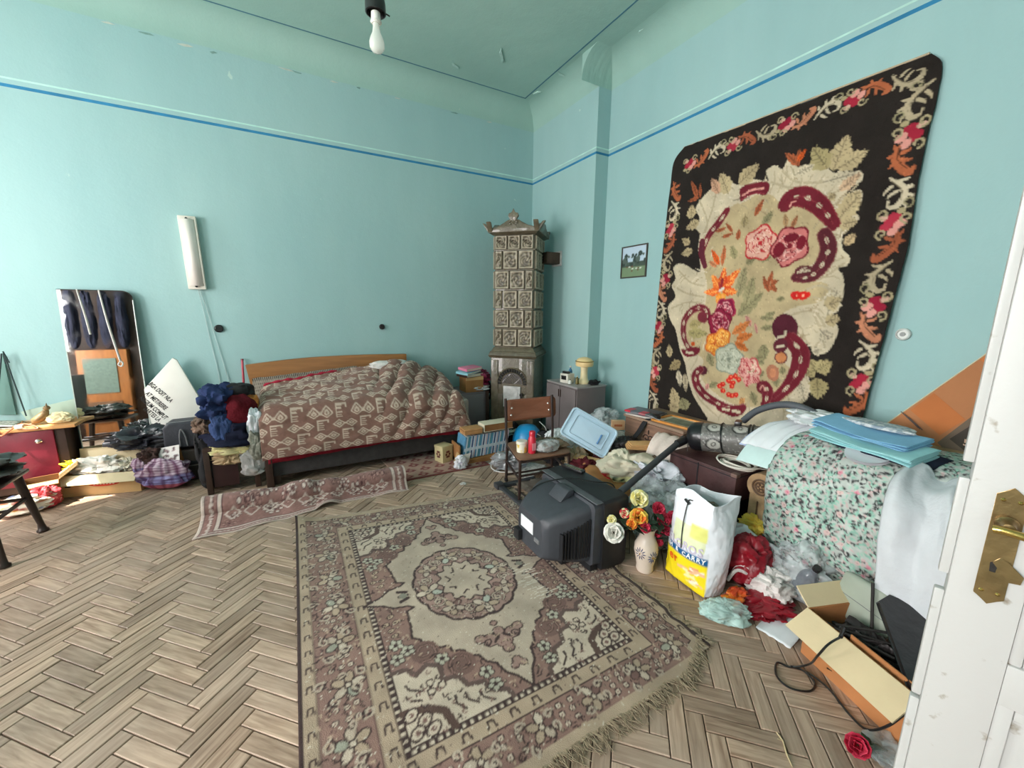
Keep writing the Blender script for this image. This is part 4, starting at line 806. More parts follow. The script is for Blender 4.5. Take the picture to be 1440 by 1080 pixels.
# flue from the stove's side to the wall
fl = thing('flue_pipe', 'rusty dark flue running from tile stove into the wall', 'flue', (2.73, 4.10, 2.10))
RUST = mat('rusty flue metal', (74, 58, 48), .8, .4, 8, .4)
p0 = Vector((2.60, 4.10, 2.10)); g = G().box((-.03, -.075, -.055), (.168, .075, .075)); g.build('duct', RUST, fl, bevel=.01)
G().box((.150, -.095, -.075), (.168, .095, .095)).build('wall_plate', WHM, fl, bevel=.004)
# ---------------------------------------------------------------- bed
OAKV = mat('honey wood veneer', (158, 106, 58), .35, .22, 3, .06, 40, stretch=(1, 6, 10), spec=.5)
DWOOD = mat('dark stained wood', (62, 44, 36), .5, .3, 6, .15, 40)
bed = thing('bed', 'low bed with honey veneer headboard against the blue back wall', 'bed', (.65, 4.2, 0))
def yz(x, y, Y): p = at(x, y, 1, Y); return (p.x, p.z)
top = spl([yz(345, 513, 4.6), yz(375, 509, 4.6), yz(430, 503, 4.6), yz(500, 499, 4.6), yz(571, 497.5, 4.6)], 6)
ol = [tuple(p) for p in top]+[yz(572, 525, 4.6), (1.19, .30), (-.30, .30)]
g = G(); g.prism([(p[0], p[1]) for p in ol], .04, Matrix.Translation((0, 4.62, 0)) @ Matrix.Rotation(PI/2, 4, 'X')); UP(g.build('headboard', OAKV, bed, bevel=.006), bed)
UP(G().box((-.22, 3.80, .08), (1.62, 4.56, .30)).build('base', mat('dark grey bed upholstery', (66, 62, 62), .9, .2, 20, .3), bed, bevel=.01), bed)
UP(G().box((-.24, 3.82, .30), (1.62, 4.55, .58)).build('mattress', mat('striped grey ticking', (150, 142, 134), .9, .2, 20, .2), bed, bevel=.04, seg=3), bed)
for x in (-.18, 1.55):
    for y in (3.84, 4.50): UP(G().box((x-.03, y-.03, 0), (x+.03, y+.03, .09)).build('leg', DWOOD, bed, bevel=.004), bed)
UP(G().box((-.255, 3.76, .0), (-.20, 3.84, .33)).build('end_post', DWOOD, bed, bevel=.006), bed)
# patterned throw behind the bedding
def throwcol():
    c = Cv(1.5, .3, 160, (176, 164, 150))
    for k in range(60):
        x = k*.026; c.line([(x, .30), (x+.012, .27)], .006, (44, 40, 38), True)
        for j in range(7): c.disc((x+(j % 2)*.012, .24-.034*j), .007, (96, 84, 76), .010, .5, True)
    return c
def bedtop(x, y):
    """height of the bedding over the bed at x, y"""
    t = (x+.28)/1.95; v = (y-3.74)/.80
    z = .655+.20*v**.9+.05*math.sin(PI*min(1, max(0, t)))*v - .10*max(0, t-.62)**1.3*2.2
    z += .055*math.exp(-((t-.70)/.10)**2-((v-.85)/.3)**2) - .02*math.exp(-((t-.38)/.06)**2-((v-.75)/.25)**2)
    return z
tc_ = throwcol()
g = G(); a, b = yz(355, 534, 4.56), yz(502, 516, 4.56)
g.sheet(lambda u, v: (a[0]+(b[0]-a[0])*u-.02*v, 4.565-.05*v, a[1]+.012+(b[1]-a[1])*u-.30*v+.01*fbm(u*9, v*3)), 150, 24)
t = thing('striped_throw', 'grey and black patterned throw tucked behind the bed cover at the headboard', 'throw', (.2, 4.55, .8)); U, V = uvgrid(150, 24)
UP(g.build('cloth', WOOL, t, smooth=True, solid=.008, col=tc_.get(U, 1-V)), t)
# ikat cover
def ikat():
    W, H = 2.3, 1.55; BG, CR = (142, 106, 95), (212, 190, 172); c = Cv(W, H, 300, BG); rs = np.random.RandomState(8)
    rowh, per = .122, .36
    for r in range(14):
        y = .07+r*rowh; off = (r % 2)*.18+(r*.02)
        for k in range(-1, 9):
            x = k*per+off
            for dx in (0, .105):
                for s, wd in ((.048, .0052), (.018, .006)):
                    q = [(x+dx-s, y), (x+dx, y+s*.85), (x+dx+s, y), (x+dx, y-s*.85), (x+dx-s, y)]; c.line(q, wd, CR, True)
            c.line([(x+.046, y+.006), (x+.060, y+.006)], .004, CR, True); c.line([(x+.046, y-.006), (x+.060, y-.006)], .004, CR, True)
            x2 = x+.185
            c.line([(x2, y-.05), (x2, y+.05)], .006, CR, True)
            for j in range(5): c.line([(x2, y-.045+j*.0225), (x2+.048-(j % 2)*.008, y-.045+j*.0225)], .0048, CR, True)
            c.line([(x2, y-.052), (x2+.085, y-.052), (x2+.085, y-.03)], .0065, CR, True)
    for k in range(9000): i, j = rs.randint(c.H-4), rs.randint(c.W-4); c.a[i:i+2, j:j+4] = np.clip(c.a[i:i+2, j:j+4]*rs.uniform(.8, 1.2), 0, 1)
    return c
ik = ikat()
def cover(u, v):
    # v 0 at the back, 1 at the hanging hem; u along the wall
    x = -.285+1.935*u
    if v < .655:
        q = v/.655; ys = 4.50-.17*max(0, 1-u/.42)**.6; y = ys-(ys-3.76)*q; z = bedtop(x, y)-.03*max(0, 1-u/.42)*(1-q)
        if q > .86: z -= .07*((q-.86)/.14)**2
    else:
        q = (v-.655)/.345; y = 3.76-.055*math.sin(q*PI/2); zt = bedtop(x, 3.76)-.07; z = zt+(.272+.02*u-zt)*q
    # right end falls over the foot of the bed
    if u > .90: e = (u-.90)/.10; z -= .20*e*e*(1-.75*max(0, (v-.655)/.345)); y += .05*e*e*(1 if v > .5 else .2); x -= .04*e*e
    if u < .05: e = 1-u/.05; z -= .05*e*e*(1 if v < .655 else .2); x += .02*e
    # folds: soft sag lines to the left, deep slanting wrinkles to the right
    fs = max(0, min(1, (u-.48)/.15)); ph = (x*1.0+(v-.5)*.55)*30+3*fbm(x*2, v*3, 4)
    f = fs*.050*(abs(math.sin(ph*.5))**.7-.5)*(1-.55*max(0, (v-.62)/.38)) + .016*fbm(x*6, v*7, 1)+.030*fbm(x*2.2, v*12, 6)*(1 if v < .5 else .3)
    if v < .655: z += f
    else: y -= f*.9; z += f*.2
    return (x, y, z)
nu, nv = 300, 190
g = G(); g.sheet(cover, nu, nv)
cvr = thing('bed_cover', 'brown and cream ikat patterned cover spread over the bed', 'bedspread', (.65, 3.75, .3)); U, V = uvgrid(nu, nv)
UP(g.build('cloth', WOOL, cvr, smooth=True, solid=.006, col=ik.get(U*.86+.02, V*.76+.02)), cvr)
g = G(); g.tube([Vector(cover(u, .004))+Vector((0, .004, .010)) for u in np.linspace(.02, .36, 26)], [.012+.006*math.sin(k*1.7) for k in range(26)], 8); UP(g.build('hem', mat('crimson edging', (176, 38, 62), .9, .2, 30, .2), cvr, smooth=True), cvr)
REDB = mat('crimson blanket', (140, 22, 42), .95, .25, 30, .3)
bl = thing('red_blanket', 'crimson blanket edge hanging below the ikat bed cover', 'blanket', (.65, 3.76, .2))
g = G(); g.sheet(lambda u, v: (-.23+1.80*u, 3.765+.010*math.sin(u*40)+.012*fbm(u*8, v*2, 3), .36+.02*u-(.15-.025*math.sin(u*3))*v), 80, 6); UP(g.build('cloth', REDB, bl, smooth=True, solid=.01), bl)
plw = thing('lace_pillow', 'white lace pillow pushed up against the headboard', 'pillow', (.95, 4.47, .84))
clump('case', mat('white lace cotton', (226, 220, 216), .9, .12, 40, .4), plw, (0, 0, 0), (.44, .16, .105), 3, .18, 2.5)
# rolled rug in front of the bed
def rollcol():
    BG, CR, DKp = (150, 112, 106), (208, 188, 178), (96, 66, 66); c = Cv(1.55, 1.0, 230, BG); rs = np.random.RandomState(12)
    for q, col in ((0, CR), (.022, DKp), (.03, BG), (.10, DKp), (.106, CR), (.13, DKp), (.136, BG)): c.rect(q, q, 1.55-q, 1.0-q, col)
    for k in range(60):
        x = .05+k*.0255
        for y in (.065, .935): c.disc((x, y), .010, CR, .016, k, True); c.disc((x+.012, y+.01), .006, DKp, None, 0, True)
    for k in range(38):
        y = .05+k*.0255
        for x in (.065, 1.485): c.disc((x, y), .016, CR, .009, k, True); c.disc((x+.01, y+.012), .006, DKp, None, 0, True)
    for k in range(90):
        x, y = rs.uniform(.18, 1.37), rs.uniform(.18, .82); r = rs.uniform(.02, .045)
        for a in range(6): c.disc((x+r*math.cos(a*1.047), y+r*math.sin(a*1.047)), r*.42, DKp, None, 0, True); c.disc((x+r*math.cos(a*1.047), y+r*math.sin(a*1.047)), r*.30, CR if k % 3 else (176, 136, 128), None, 0, True)
        c.disc((x, y), r*.35, DKp, None, 0, True)
    for k in range(10):
        x = .2+k*.125
        for y in (.3, .5, .7): c.line([(x-.05, y), (x, y+.06), (x+.05, y), (x, y-.06), (x-.05, y)], .006, CR, True)
    for k in range(5000): i, j = rs.randint(c.H-4), rs.randint(c.W-4); c.a[i:i+2, j:j+3] = np.clip(c.a[i:i+2, j:j+3]*rs.uniform(.75, 1.25), 0, 1)
    return c
rc = rollcol()
def rollfn(u, v):
    """u along the roll; v from the flat hem facing us, up over the roll, round into it"""
    base = Vector((-.62, 3.37, 0)).lerp(Vector((.79, 3.36, 0)), u)
    hump = math.exp(-((u-.44)/.07)**2)*.6+math.exp(-((u-.58)/.045)**2)*.35
    rad = (.094-.014*u)*(1-.28*math.exp(-((u-.50)/.20)**2))+.050*hump*(1+.3*math.sin(u*40))
    flat = .17*(1-.55*u)+.02*math.sin(u*7)
    if v < .42:
        q = 1-v/.42; k = flat*q; wv = .040*max(0, math.sin((u-.50)*PI*7.5))*(q**.7) if .50 < u < .76 else .006*math.sin(u*30)*q
        z = .008+wv+rad*.9*(1-min(1, q*1.25))**2
        return (base.x-.035*q*(1-u), base.y-rad*1.15-k, z)
    q = (v-.42)/.58; a = PI*1.10-q*PI*2.9; r = rad*(1-.42*q)
    return (base.x+.012*fbm(u*6, q*3, 2), base.y-rad*.1+r*math.cos(a)*1.12, rad*.95+.010+r*math.sin(a)*.92+rad*.25*hump*max(0, math.sin(a)))
g = G(); nu, nv = 200, 120; g.sheet(rollfn, nu, nv); U, V = uvgrid(nu, nv)
rl = thing('rolled_rug', 'small pink brown rug half rolled up on parquet before the bed', 'rug', (.1, 3.2, 0))
UP(g.build('pile', WOOL, rl, smooth=True, solid=.009, col=rc.get(U, V*.8)), rl)
# flat red mat under the bed's foot
def matcol():
    c = Cv(.9, .75, 150, (176, 140, 122)); R1 = (124, 46, 44)
    for i in range(6):
        for j in range(5):
            x, y = .08+i*.15+(j % 2)*.07, .08+j*.15
            for s in (-1, 1): c.line([(x+s*(.045*(1-t*.6))*math.cos(t*5.5), y+.045*(1-t*.6)*math.sin(t*5.5)) for t in np.linspace(0, 1, 16)], .010, R1, True)
            c.disc((x, y+.07), .022, R1, .014, .6, True)
    c.line([(0, .02), (.9, .02)], .02, (116, 52, 46), True); c.line([(.88, 0), (.88, .75)], .02, (116, 52, 46), True)
    return c
mc = matcol(); g = G(); g.sheet(lambda u, v: (.78+.86*u-.06*v, 3.36+.62*v, .006+.004*fbm(u*4, v*4)), 110, 90); U, V = uvgrid(110, 90)
mt = thing('bedside_mat', 'thin dark red scroll patterned mat lying under bed foot', 'mat', (1.2, 3.6, 0)); UP(g.build('pile', WOOL, mt, smooth=True, solid=.005, col=mc.get(U, V)), mt)
# ---------------------------------------------------------------- things on the walls and ceiling
WPL = mat('aged white metal', (226, 220, 208), .4, .08, 10, .05); BAK = mat('black bakelite', (26, 25, 26), .3, .2, 20, .05, spec=.6)
a = at(262, 305, 1, YB); lp = thing('wall_tube_lamp', 'white fluorescent tube lamp hung upright on the back wall', 'lamp', (a.x+.02, YB, 1.66), 0)
lp.rotation_euler = (0, math.radians(-1.2), 0)
G().box((-.065, -.055, 0), (.065, 0, .63)).build('housing', WPL, lp, bevel=.008)
g = G(); g.sheet(lambda u, v: (-.052+.104*u, -.055-.030*math.sin(PI*u), .03+.57*v), 14, 2); g.build('diffuser', mat('yellowed diffuser', (236, 228, 220), .35, .06, 8, 0), lp, smooth=True, solid=.003)
for z in (.025, .605): G().lathe([(.0, 0), (.010, 0), (.010, .012), (.0, .012)], 8, Matrix.Translation((0, -.065, z)) @ Matrix.Rotation(PI/2, 4, 'X')).build('screw', BAK, lp)
g = G(); pts = spl([(0, -.02, 0), (.015, -.012, -.2), (.03, -.010, -.45), (.05, -.010, -.7), (.06, -.010, -.95)], 8); g.tube(pts, .0028, 5); g.build('cord', mat('dingy white flex', (186, 206, 204), .6, .1, 20, 0), lp, smooth=True)
g = G(); pts = spl([(.01, -.02, 0), (.045, -.012, -.2), (.07, -.010, -.42), (.11, -.010, -.72), (.14, -.010, -.95)], 8); g.tube(pts, .0028, 5); g.build('cord', MATS['dingy white flex'], lp, smooth=True)
def sock(px, py, label, m, r, wall):
    p = at(px, py, 1, YB) if wall == 'b' else at(px, py, 0, XM)
    t = thing('wall_socket', label, 'socket', p, 0, 'round sockets on the walls'); t.rotation_euler = (PI/2, 0, 0) if wall == 'b' else (PI/2, 0, -PI/2)
    G().lathe([(r*.2, 0), (r, 0), (r*1.02, .012), (r*.9, .022), (r*.75, .024), (r*.70, .014), (r*.1, .014)], 22).build('body', m, t, smooth=True)
    if wall != 'b': G().lathe([(.004, .012), (.012, .012), (.012, .022), (.004, .022)], 12).build('insert', mat('grey plastic', (150, 152, 150), .5, .1, 20, 0), t)
    else:
        for x in (-.009, .009): G().lathe([(.0, .012), (.004, .012), (.004, .020), (.0, .020)], 8, Matrix.Translation((x, 0, 0))).build('hole', SOOT, t)
sock(308, 462, 'black round socket on back wall below the tube lamp', BAK, .036, 'b'); sock(537, 459.5, 'black round socket on back wall above the headboard', BAK, .030, 'b'); sock(1271, 470, 'white round socket on wall right of the hung carpet', mat('white socket plastic', (214, 216, 212), .4, .05, 20, 0), .034, 'r')
# bulb on its flex
p = depth_at(528, 14, 1.65); bu = thing('pendant_bulb', 'bare glass light bulb in black holder hanging from ceiling', 'lamp', p)
g = G(); g.tube([(0, 0, .02), (0, 0, ZC-p.z)], .004, 6); g.build('flex', BAK, bu)
G().lathe([(.012, .075), (.022, .070), (.036, .05), (.041, .02), (.041, -.012), (.036, -.014), (.030, .006), (.012, .01)], 22).build('holder', BAK, bu, smooth=True)
g = G(); g.lathe([(.018, -.01), (.020, -.045), (.018, -.05)], 16); g.tube([(.020*math.cos(q), .020*math.sin(q), -.044) for q in np.linspace(0, 2*PI, 20, endpoint=False)], .003, 5, True); g.build('socket_ring', mat('porcelain', (226, 226, 216), .3, .05, 10, 0), bu, smooth=True)
bl_ = G().lathe([(.013, -.045), (.014, -.065), (.018, -.085), (.027, -.105), (.031, -.122), (.029, -.140), (.020, -.152), (.004, -.157)], 22).build('bulb', glass('bulb glass', (238, 240, 232), .12, .55), bu, smooth=True)
g = G(); g.tube([(0, 0, -.05), (0, 0, -.10), (.008, 0, -.118), (-.008, 0, -.118)], .002, 5); g.build('filament_stem', mat('milky glass', (214, 210, 196), .3, .1, 20, 0), bl_)
g = G(); g.tube([(.038, 0, .0), (.058, .0, -.005)], .003, 6); g.build('switch_lever', BAK, bu)
# small framed picture
a, b = at(876, 348, 0, XM), at(909, 389, 0, XM); pic = thing('framed_picture', 'small framed print of trees and cattle on right wall', 'picture', (XM, (a.y+b.y)/2, (a.z+b.z)/2)); pic.rotation_euler = (0, 0, -PI/2)
w, h = abs(a.y-b.y)/2, abs(a.z-b.z)/2
g = G(); t_ = .012
for q in (((-w, -h), (w, -h+t_)), ((-w, h-t_), (w, h)), ((-w, -h+t_), (-w+t_, h-t_)), ((w-t_, -h+t_), (w, h-t_))): g.box((q[0][0], -.016, q[0][1]), (q[1][0], 0, q[1][1]))
g.build('frame', mat('thin dark picture frame', (70, 64, 58), .5, .2, 20, 0), pic, bevel=.002)
c = Cv(.4, .4, 120, (188, 206, 222)); rs = np.random.RandomState(1)
c.rect(0, 0, .4, .16, (118, 140, 108)); c.rect(0, .14, .4, .2, (70, 84, 74))
for k in range(26): c.disc((rs.uniform(0, .4), rs.uniform(.16, .30)), rs.uniform(.015, .04), (52, 66, 62) if k % 2 else (84, 98, 92), None, 0, True)
for k in range(9): c.disc((rs.uniform(.05, .35), rs.uniform(.06, .14)), .016, (216, 214, 206) if k % 2 else (110, 80, 60), .010, 0, True)
g = G(); g.sheet(lambda u, v: ((u-.5)*2*(w-.010), -.007, (v-.5)*2*(h-.010)), 50, 50); U, V = uvgrid(50, 50); g.build('print', mat_col('printed paper', .5, 0, 100, .03, 9, .4), pic, col=c.get(U, V))
# red broom stick by the bed head
bs = thing('red_broom_stick', 'thin red stick leaning on wall beside the headboard', 'stick', (-.44, 4.55, 0)); g = G(); g.tube([(0, 0, 0), (.03, .12, 1.0)], .010, 8); g.build('shaft', mat('glossy red paint', (178, 36, 62), .35, .15, 10, 0), bs)
g = G(); g.tube([(.03, .12, .995), (.0306, .1215, 1.01)], .012, 8); g.build('end_cap', mat('dark red cap', (120, 30, 44), .4, .1, 10, 0), bs)
# ---------------------------------------------------------------- left of the bed
def heap(name, label, cat, m, c, size, seed=0, amp=.3, freq=2.6, rz=0.0, part='cloth', ridge=.55, nu=36, nv=22, power=2.4, col=None):
    t = thing(name, label, cat, c, rz); clump(part, m, t, (0, 0, 0), size, seed, amp, freq, nu, nv, ridge=ridge, power=power, col=col); return t
def clothm(name, c, bump=.35, var=.22): return mat(name, c, .9, var, 9, bump, 60, spec=.15)
CARD = mat('brown corrugated card', (206, 168, 116), .85, .12, 8, .15, 60); CARDI = mat('pale inside of carton', (214, 196, 160), .85, .08, 8, .1, 60); CARDD = mat('dark brown card', (160, 112, 66), .85, .15, 8, .15, 60)
BLK = mat('black cloth', (34, 33, 36), .85, .35, 9, .3, 50); BLKP = mat('shiny black plastic', (24, 24, 27), .3, .3, 8, .4, 20, spec=.6)
PLW = glass('milky white plastic bag', (236, 240, 242), .35, .88, var=.1); PLC = glass('clear plastic film', (214, 222, 224), .15, .42, var=.22)
NEWS = mat('newsprint', (196, 192, 180), .8, .35, 60, .05, contrast=(.42, .55))
# mirror
def mirror_mat():
    m = bpy.data.materials.new('spotted mirror'); m.use_nodes = True; N = m.node_tree.nodes; Lk = m.node_tree.links; b = N['Principled BSDF']; b.inputs['Metallic'].default_value = 1; b.inputs['Base Color'].default_value = (.82, .84, .82, 1)
    tc = N.new('ShaderNodeTexCoord'); nz = N.new('ShaderNodeTexNoise'); nz.inputs['Scale'].default_value = 9; nz.inputs['Detail'].default_value = 9; Lk.new(tc.outputs['Object'], nz.inputs['Vector'])
    mr = N.new('ShaderNodeMapRange'); mr.inputs[1].default_value = .48; mr.inputs[2].default_value = .78; mr.inputs[3].default_value = .02; mr.inputs[4].default_value = .10; Lk.new(nz.outputs['Fac'], mr.inputs[0]); Lk.new(mr.outputs[0], b.inputs['Roughness']); return m
mi = thing('wall_mirror', 'tall frameless spotted mirror leaning against the back wall', 'mirror', (-1.365, 4.575, .24)); mi.rotation_euler = (math.radians(-3.0), 0, 0)
w2, h2 = .228, 1.395
ol = [(-w2, 0), (w2, 0), (w2, h2-.07)]+[(w2-.07+.07*math.cos(a), h2-.07+.07*math.sin(a)) for a in np.linspace(0, PI/2, 7)[1:]]+[(-w2, h2)]
G().prism(ol, .006, Matrix.Rotation(PI/2, 4, 'X')).build('backing', mat('dark mirror backing', (50, 46, 42), .8, .2, 9, .1), mi, loc=(0, .006, 0))
G().prism([(p[0]*.985, .006+p[1]*.990) for p in ol], .003, Matrix.Rotation(PI/2, 4, 'X')).build('glass', mirror_mat(), mi, loc=(0, -.0005, 0))
g = G(); g.tube([(w2-.002, -.003, .02), (w2-.002, -.003, h2-.08)], .0045, 6); g.tube([(-w2+.002, -.003, .02), (-w2+.002, -.003, h2-.01)], .0035, 6); g.build('edge_bevel', mat('greenish glass edge', (206, 214, 206), .2, .1, 30, 0), mi)
g = G(); g.tube(spl([(.02, -.004, h2), (.05, -.012, 1.10), (.09, -.012, .80)], 6), .006, 6); g.tube(spl([(.09, -.012, .80), (.075, -.012, .77), (.095, -.012, .755), (.105, -.012, .785), (.09, -.012, .80)], 4), .0045, 5); mi2 = g.build('hanging_cord', mat('white cotton cord', (216, 212, 206), .8, .1, 30, .1), mi, smooth=True)
g = G(); g.tube(spl([(-.11, -.004, h2), (-.085, -.012, 1.20), (-.07, -.012, 1.03)], 6), .005, 6); g.build('hanging_cord', MATS['white cotton cord'], mi, smooth=True)
# what the mirror shows: a wardrobe with a glazed door and a coat rail, behind the camera
wd = thing('wardrobe', 'orange wooden wardrobe with grey glass pane seen only in the mirror', 'wardrobe', (-2.12, 1.45, 0))
G().box((-.42, -.25, 0), (.10, .18, 1.22)).build('carcass', mat('orange wood veneer', (176, 112, 62), .45, .2, 4, .05, 40, stretch=(6, 6, 1)), wd, bevel=.01)
G().box((-.36, .18, .62), (-.02, .19, 1.10)).build('glass_pane', mat('grey green textured glass', (120, 138, 128), .3, .15, 40, .2), wd)
G().box((-.38, .18, .20), (.0, .195, .50)).build('door_panel', mat('brown veneer panel', (120, 84, 56), .5, .2, 5, .1), wd, bevel=.006)
G().box((.12, -.25, 0), (.50, .10, 2.1)).build('side_case', DWOOD, wd, bevel=.01); G().box((-.62, -.25, 1.22), (.12, -.22, 2.35)).build('added_screen_board', DWOOD, wd); G().box((-.62, -.25, 0), (-.42, .12, 1.22)).build('side_case', DWOOD, wd, bevel=.01)  # tall board behind the jackets is added to keep the bright window out of the mirror
for k, x in enumerate((-.42, -.25, -.08, .09)):
    t = thing('hanging_jacket', ['leftmost', 'second', 'third', 'rightmost'][3-k]+' of the dark blue jackets hanging over wardrobe in the mirror', 'jacket', (-2.12+x, 1.60, 1.24), .2*k, 'jackets on the coat rail'); clump('cloth', clothm('navy denim', (48, 50, 66)), t, (0, 0, 0), (.125, .12, .80), 20+k, .25, 2.2, 24, 24)
# maroon cabinet with a board top, at the left edge
MAR = mat('maroon lacquer', (122, 34, 50), .35, .25, 6, .1, 40, spec=.5)
cb = thing('maroon_cabinet', 'maroon lacquered low cabinet with wooden top at left edge', 'cabinet', (-1.99, 4.55, 0))
G().box((-.36, -.10, .04), (.36, .12, .545)).build('body', DWOOD, cb, bevel=.006)
dd = G().box((-.22, -.118, .10), (.30, -.10, .535)).build('door', MAR, cb, bevel=.005)
G().lathe([(.002, 0), (.018, .0), (.010, .010), (.016, .022), (.006, .030)], 14, Matrix.Translation((.215, -.118, .455)) @ Matrix.Rotation(PI/2, 4, 'X')).build('knob', mat('chrome knob', (200, 196, 190), .2, .05, 9, 0, metal=.9), dd, smooth=True)
G().box((-.345, -.116, .10), (-.235, -.10, .535)).build('side_panel', mat('dark slate panel', (70, 76, 80), .5, .3, 9, .1), cb, bevel=.004)
G().box((-.40, -.15, .545), (.44, .13, .572)).build('top_board', mat('raw pine board', (206, 154, 98), .6, .2, 4, .1, 40, stretch=(1, 8, 8)), cb, bevel=.004)
for x in (-.30, .30): G().box((x-.03, -.09, 0), (x+.03, .09, .04)).build('foot', DWOOD, cb)
t = thing('open_newspaper', 'folded grey newspaper lying on the maroon cabinet', 'newspaper', (-2.10, 4.50, .573), .15)
g = G(); g.sheet(lambda u, v: ((u-.5)*.42, (v-.5)*.22, .004+.020*math.sin(u*PI)*(.6+.4*v)+.006*fbm(u*6, v*4, 2)), 20, 10); g.build('sheet', NEWS, t, smooth=True, solid=.006); g = G(); g.sheet(lambda u, v: ((u-.45)*.36, (v-.5)*.20-.01, .018+.022*math.sin(u*PI)), 16, 6); g.build('sheet', NEWS, t, smooth=True, solid=.002)
t = thing('cat_figurine', 'little brown cat figurine on the maroon cabinet', 'figurine', (-1.76, 4.50, .573), .3); BRZ = mat('mottled brown glaze', (132, 106, 70), .4, .4, 24, .2)
g = G(); g.tube([(-.05, 0, .012), (-.04, 0, .03), (-.01, 0, .05), (.02, 0, .085), (.03, 0, .11)], [.010, .028, .032, .026, .016], 10); g.build('body', BRZ, t, smooth=True)
g = G(); g.lathe([(.002, 0), (.018, .008), (.022, .022), (.014, .036), (.002, .04)], 10, Matrix.Translation((.034, 0, .105))); g.build('head', BRZ, t, smooth=True)
for s in (-1, 1): g = G(); g.tube([(.034, s*.012, .135), (.036, s*.016, .165)], [.009, .001], 6); g.build('ear', BRZ, t)
g = G(); g.tube(spl([(-.05, 0, .015), (-.09, .01, .012), (-.11, .02, .02), (-.10, .03, .04)], 5), .006, 6); g.build('tail', BRZ, t, smooth=True)
heap('bread_bag', 'cream plastic bag of bread on the maroon cabinet by the mirror', 'bag', mat('cream plastic', (236, 222, 176), .4, .15, 9, .3), (-1.655, 4.50, .573), (.14, .10, .085), 5, .2, part='bag')
t = thing('cable_tangle', 'brown cable tangled on front of the maroon cabinet top', 'cable', (-1.87, 4.43, .575)); g = G(); g.tube(spl([(-.22, -.02, .02), (-.12, -.03, .035), (-.08, -.045, -.04), (-.02, -.05, .0), (.03, -.02, .03), (.10, -.03, .01), (.12, -.045, -.01), (.06, -.05, -.005), (.02, -.03, .02)], 7), .007, 6); g.build('cable', mat('copper brown cable', (170, 96, 66), .5, .2, 9, 0), t, smooth=True); g = G(); g.box((.0, -.05, -.0), (.045, -.02, .03)); g.build('plug', mat('white plug', (214, 206, 190), .5, .1, 9, 0), t, bevel=.005)
t = thing('pale_board', 'pale green board propped behind the cat figurine', 'board', (-1.73, 4.66, .573)); g = G(); g.prism([(-.17, 0), (.22, 0), (.22, .185), (-.20, .085)], .012, Matrix.Rotation(PI/2, 4, 'X')); g.build('panel', mat('pale green board', (176, 196, 178), .7, .1, 6, .05), t, bevel=.002); G().box((-.19, -.017, .0), (.21, -.012, .012)).build('edge_strip', LATH, t)
# wire stand at the far left
t = thing('wire_stand', 'thin black wire stand leaning at far left of back wall', 'stand', (-1.93, 4.62, .56)); WIRE = mat('black wire', (40, 60, 62), .5, .2, 9, 0)
p, q = at(5, 497, 1, 4.64), at(37, 585, 1, 4.62); o_ = Vector((-1.93, 4.62, .56)); g = G(); g.tube([p-o_, q-o_], .005, 6); g.build('rod', WIRE, t)
g = G(); a1, a2, a3 = at(4, 494, 1, 4.64)-o_, at(13, 510, 1, 4.64)-o_, at(8, 511, 1, 4.64)-o_; g.tube([a1, a2, a3, p-o_], .005, 6); g.build('handle', WIRE, t); g = G(); g.tube([at(2, 497, 1, 4.63)-o_, at(-6, 590, 1, 4.60)-o_], .006, 6); g.build('rod', WIRE, t)
t = thing('hardboard_sheet', 'grey green sheet leaning on wall behind the wire stand', 'panel', (-2.15, 4.60, .575)); g = G(); P = [at(x, y, 1, 4.66) for x, y in ((-60, 500), (2, 500), (21, 584), (-60, 584))]; g.prism([(p.x+2.15, p.z-.575) for p in P][::-1], .008, Matrix.Translation((0, .085, 0)) @ Matrix.Rotation(PI/2, 4, 'X')); g.build('sheet', mat('grey green hardboard', (112, 150, 142), .7, .12, 4, .05), t, bevel=.002); G().box((-.30, .05, 0), (-.02, .077, .012)).build('edge_strip', LATH, t)
# white stencilled panel behind the bags
wb = thing('stencilled_board', 'white flat panel with black stencilled lettering leaning on wall', 'panel', (-.90, 4.50, 0))
Y1 = 4.60; q = [at(203, 547, 1, Y1), at(243, 503, 1, Y1), at(249, 506, 1, Y1), at(299, 590, 1, Y1), at(292, 640, 1, Y1), at(228, 640, 1, Y1), at(208, 580, 1, Y1)]
WPNL = mat('white lacquered panel', (232, 230, 222), .45, .05, 4, .03); pb = [(p.x+.90, p.z) for p in q]
G().prism(pb[::-1], .03, Matrix.Translation((0, .115, 0)) @ Matrix.Rotation(PI/2, 4, 'X')).build('sheet', WPNL, wb, bevel=.006)
INK = mat('black stencil ink', (34, 32, 32), .7, .3, 30, 0)
for k, (body, px, py) in enumerate((('BGA DOIT NLA', 226, 552), ('AT MET/REIRE', 220, 564), ('NEGIUM COMPUT', 216, 574), ('PARTES LA', 214, 583))):
    p = at(px, py, 1, 4.584); a = math.radians(-54); text('lettering', body, .052, INK, wb, frame((p.x+.90, .0835, p.z), (math.cos(a), 0, math.sin(a)), (-math.sin(a), 0, math.cos(a))), .0006, .0008, .62)
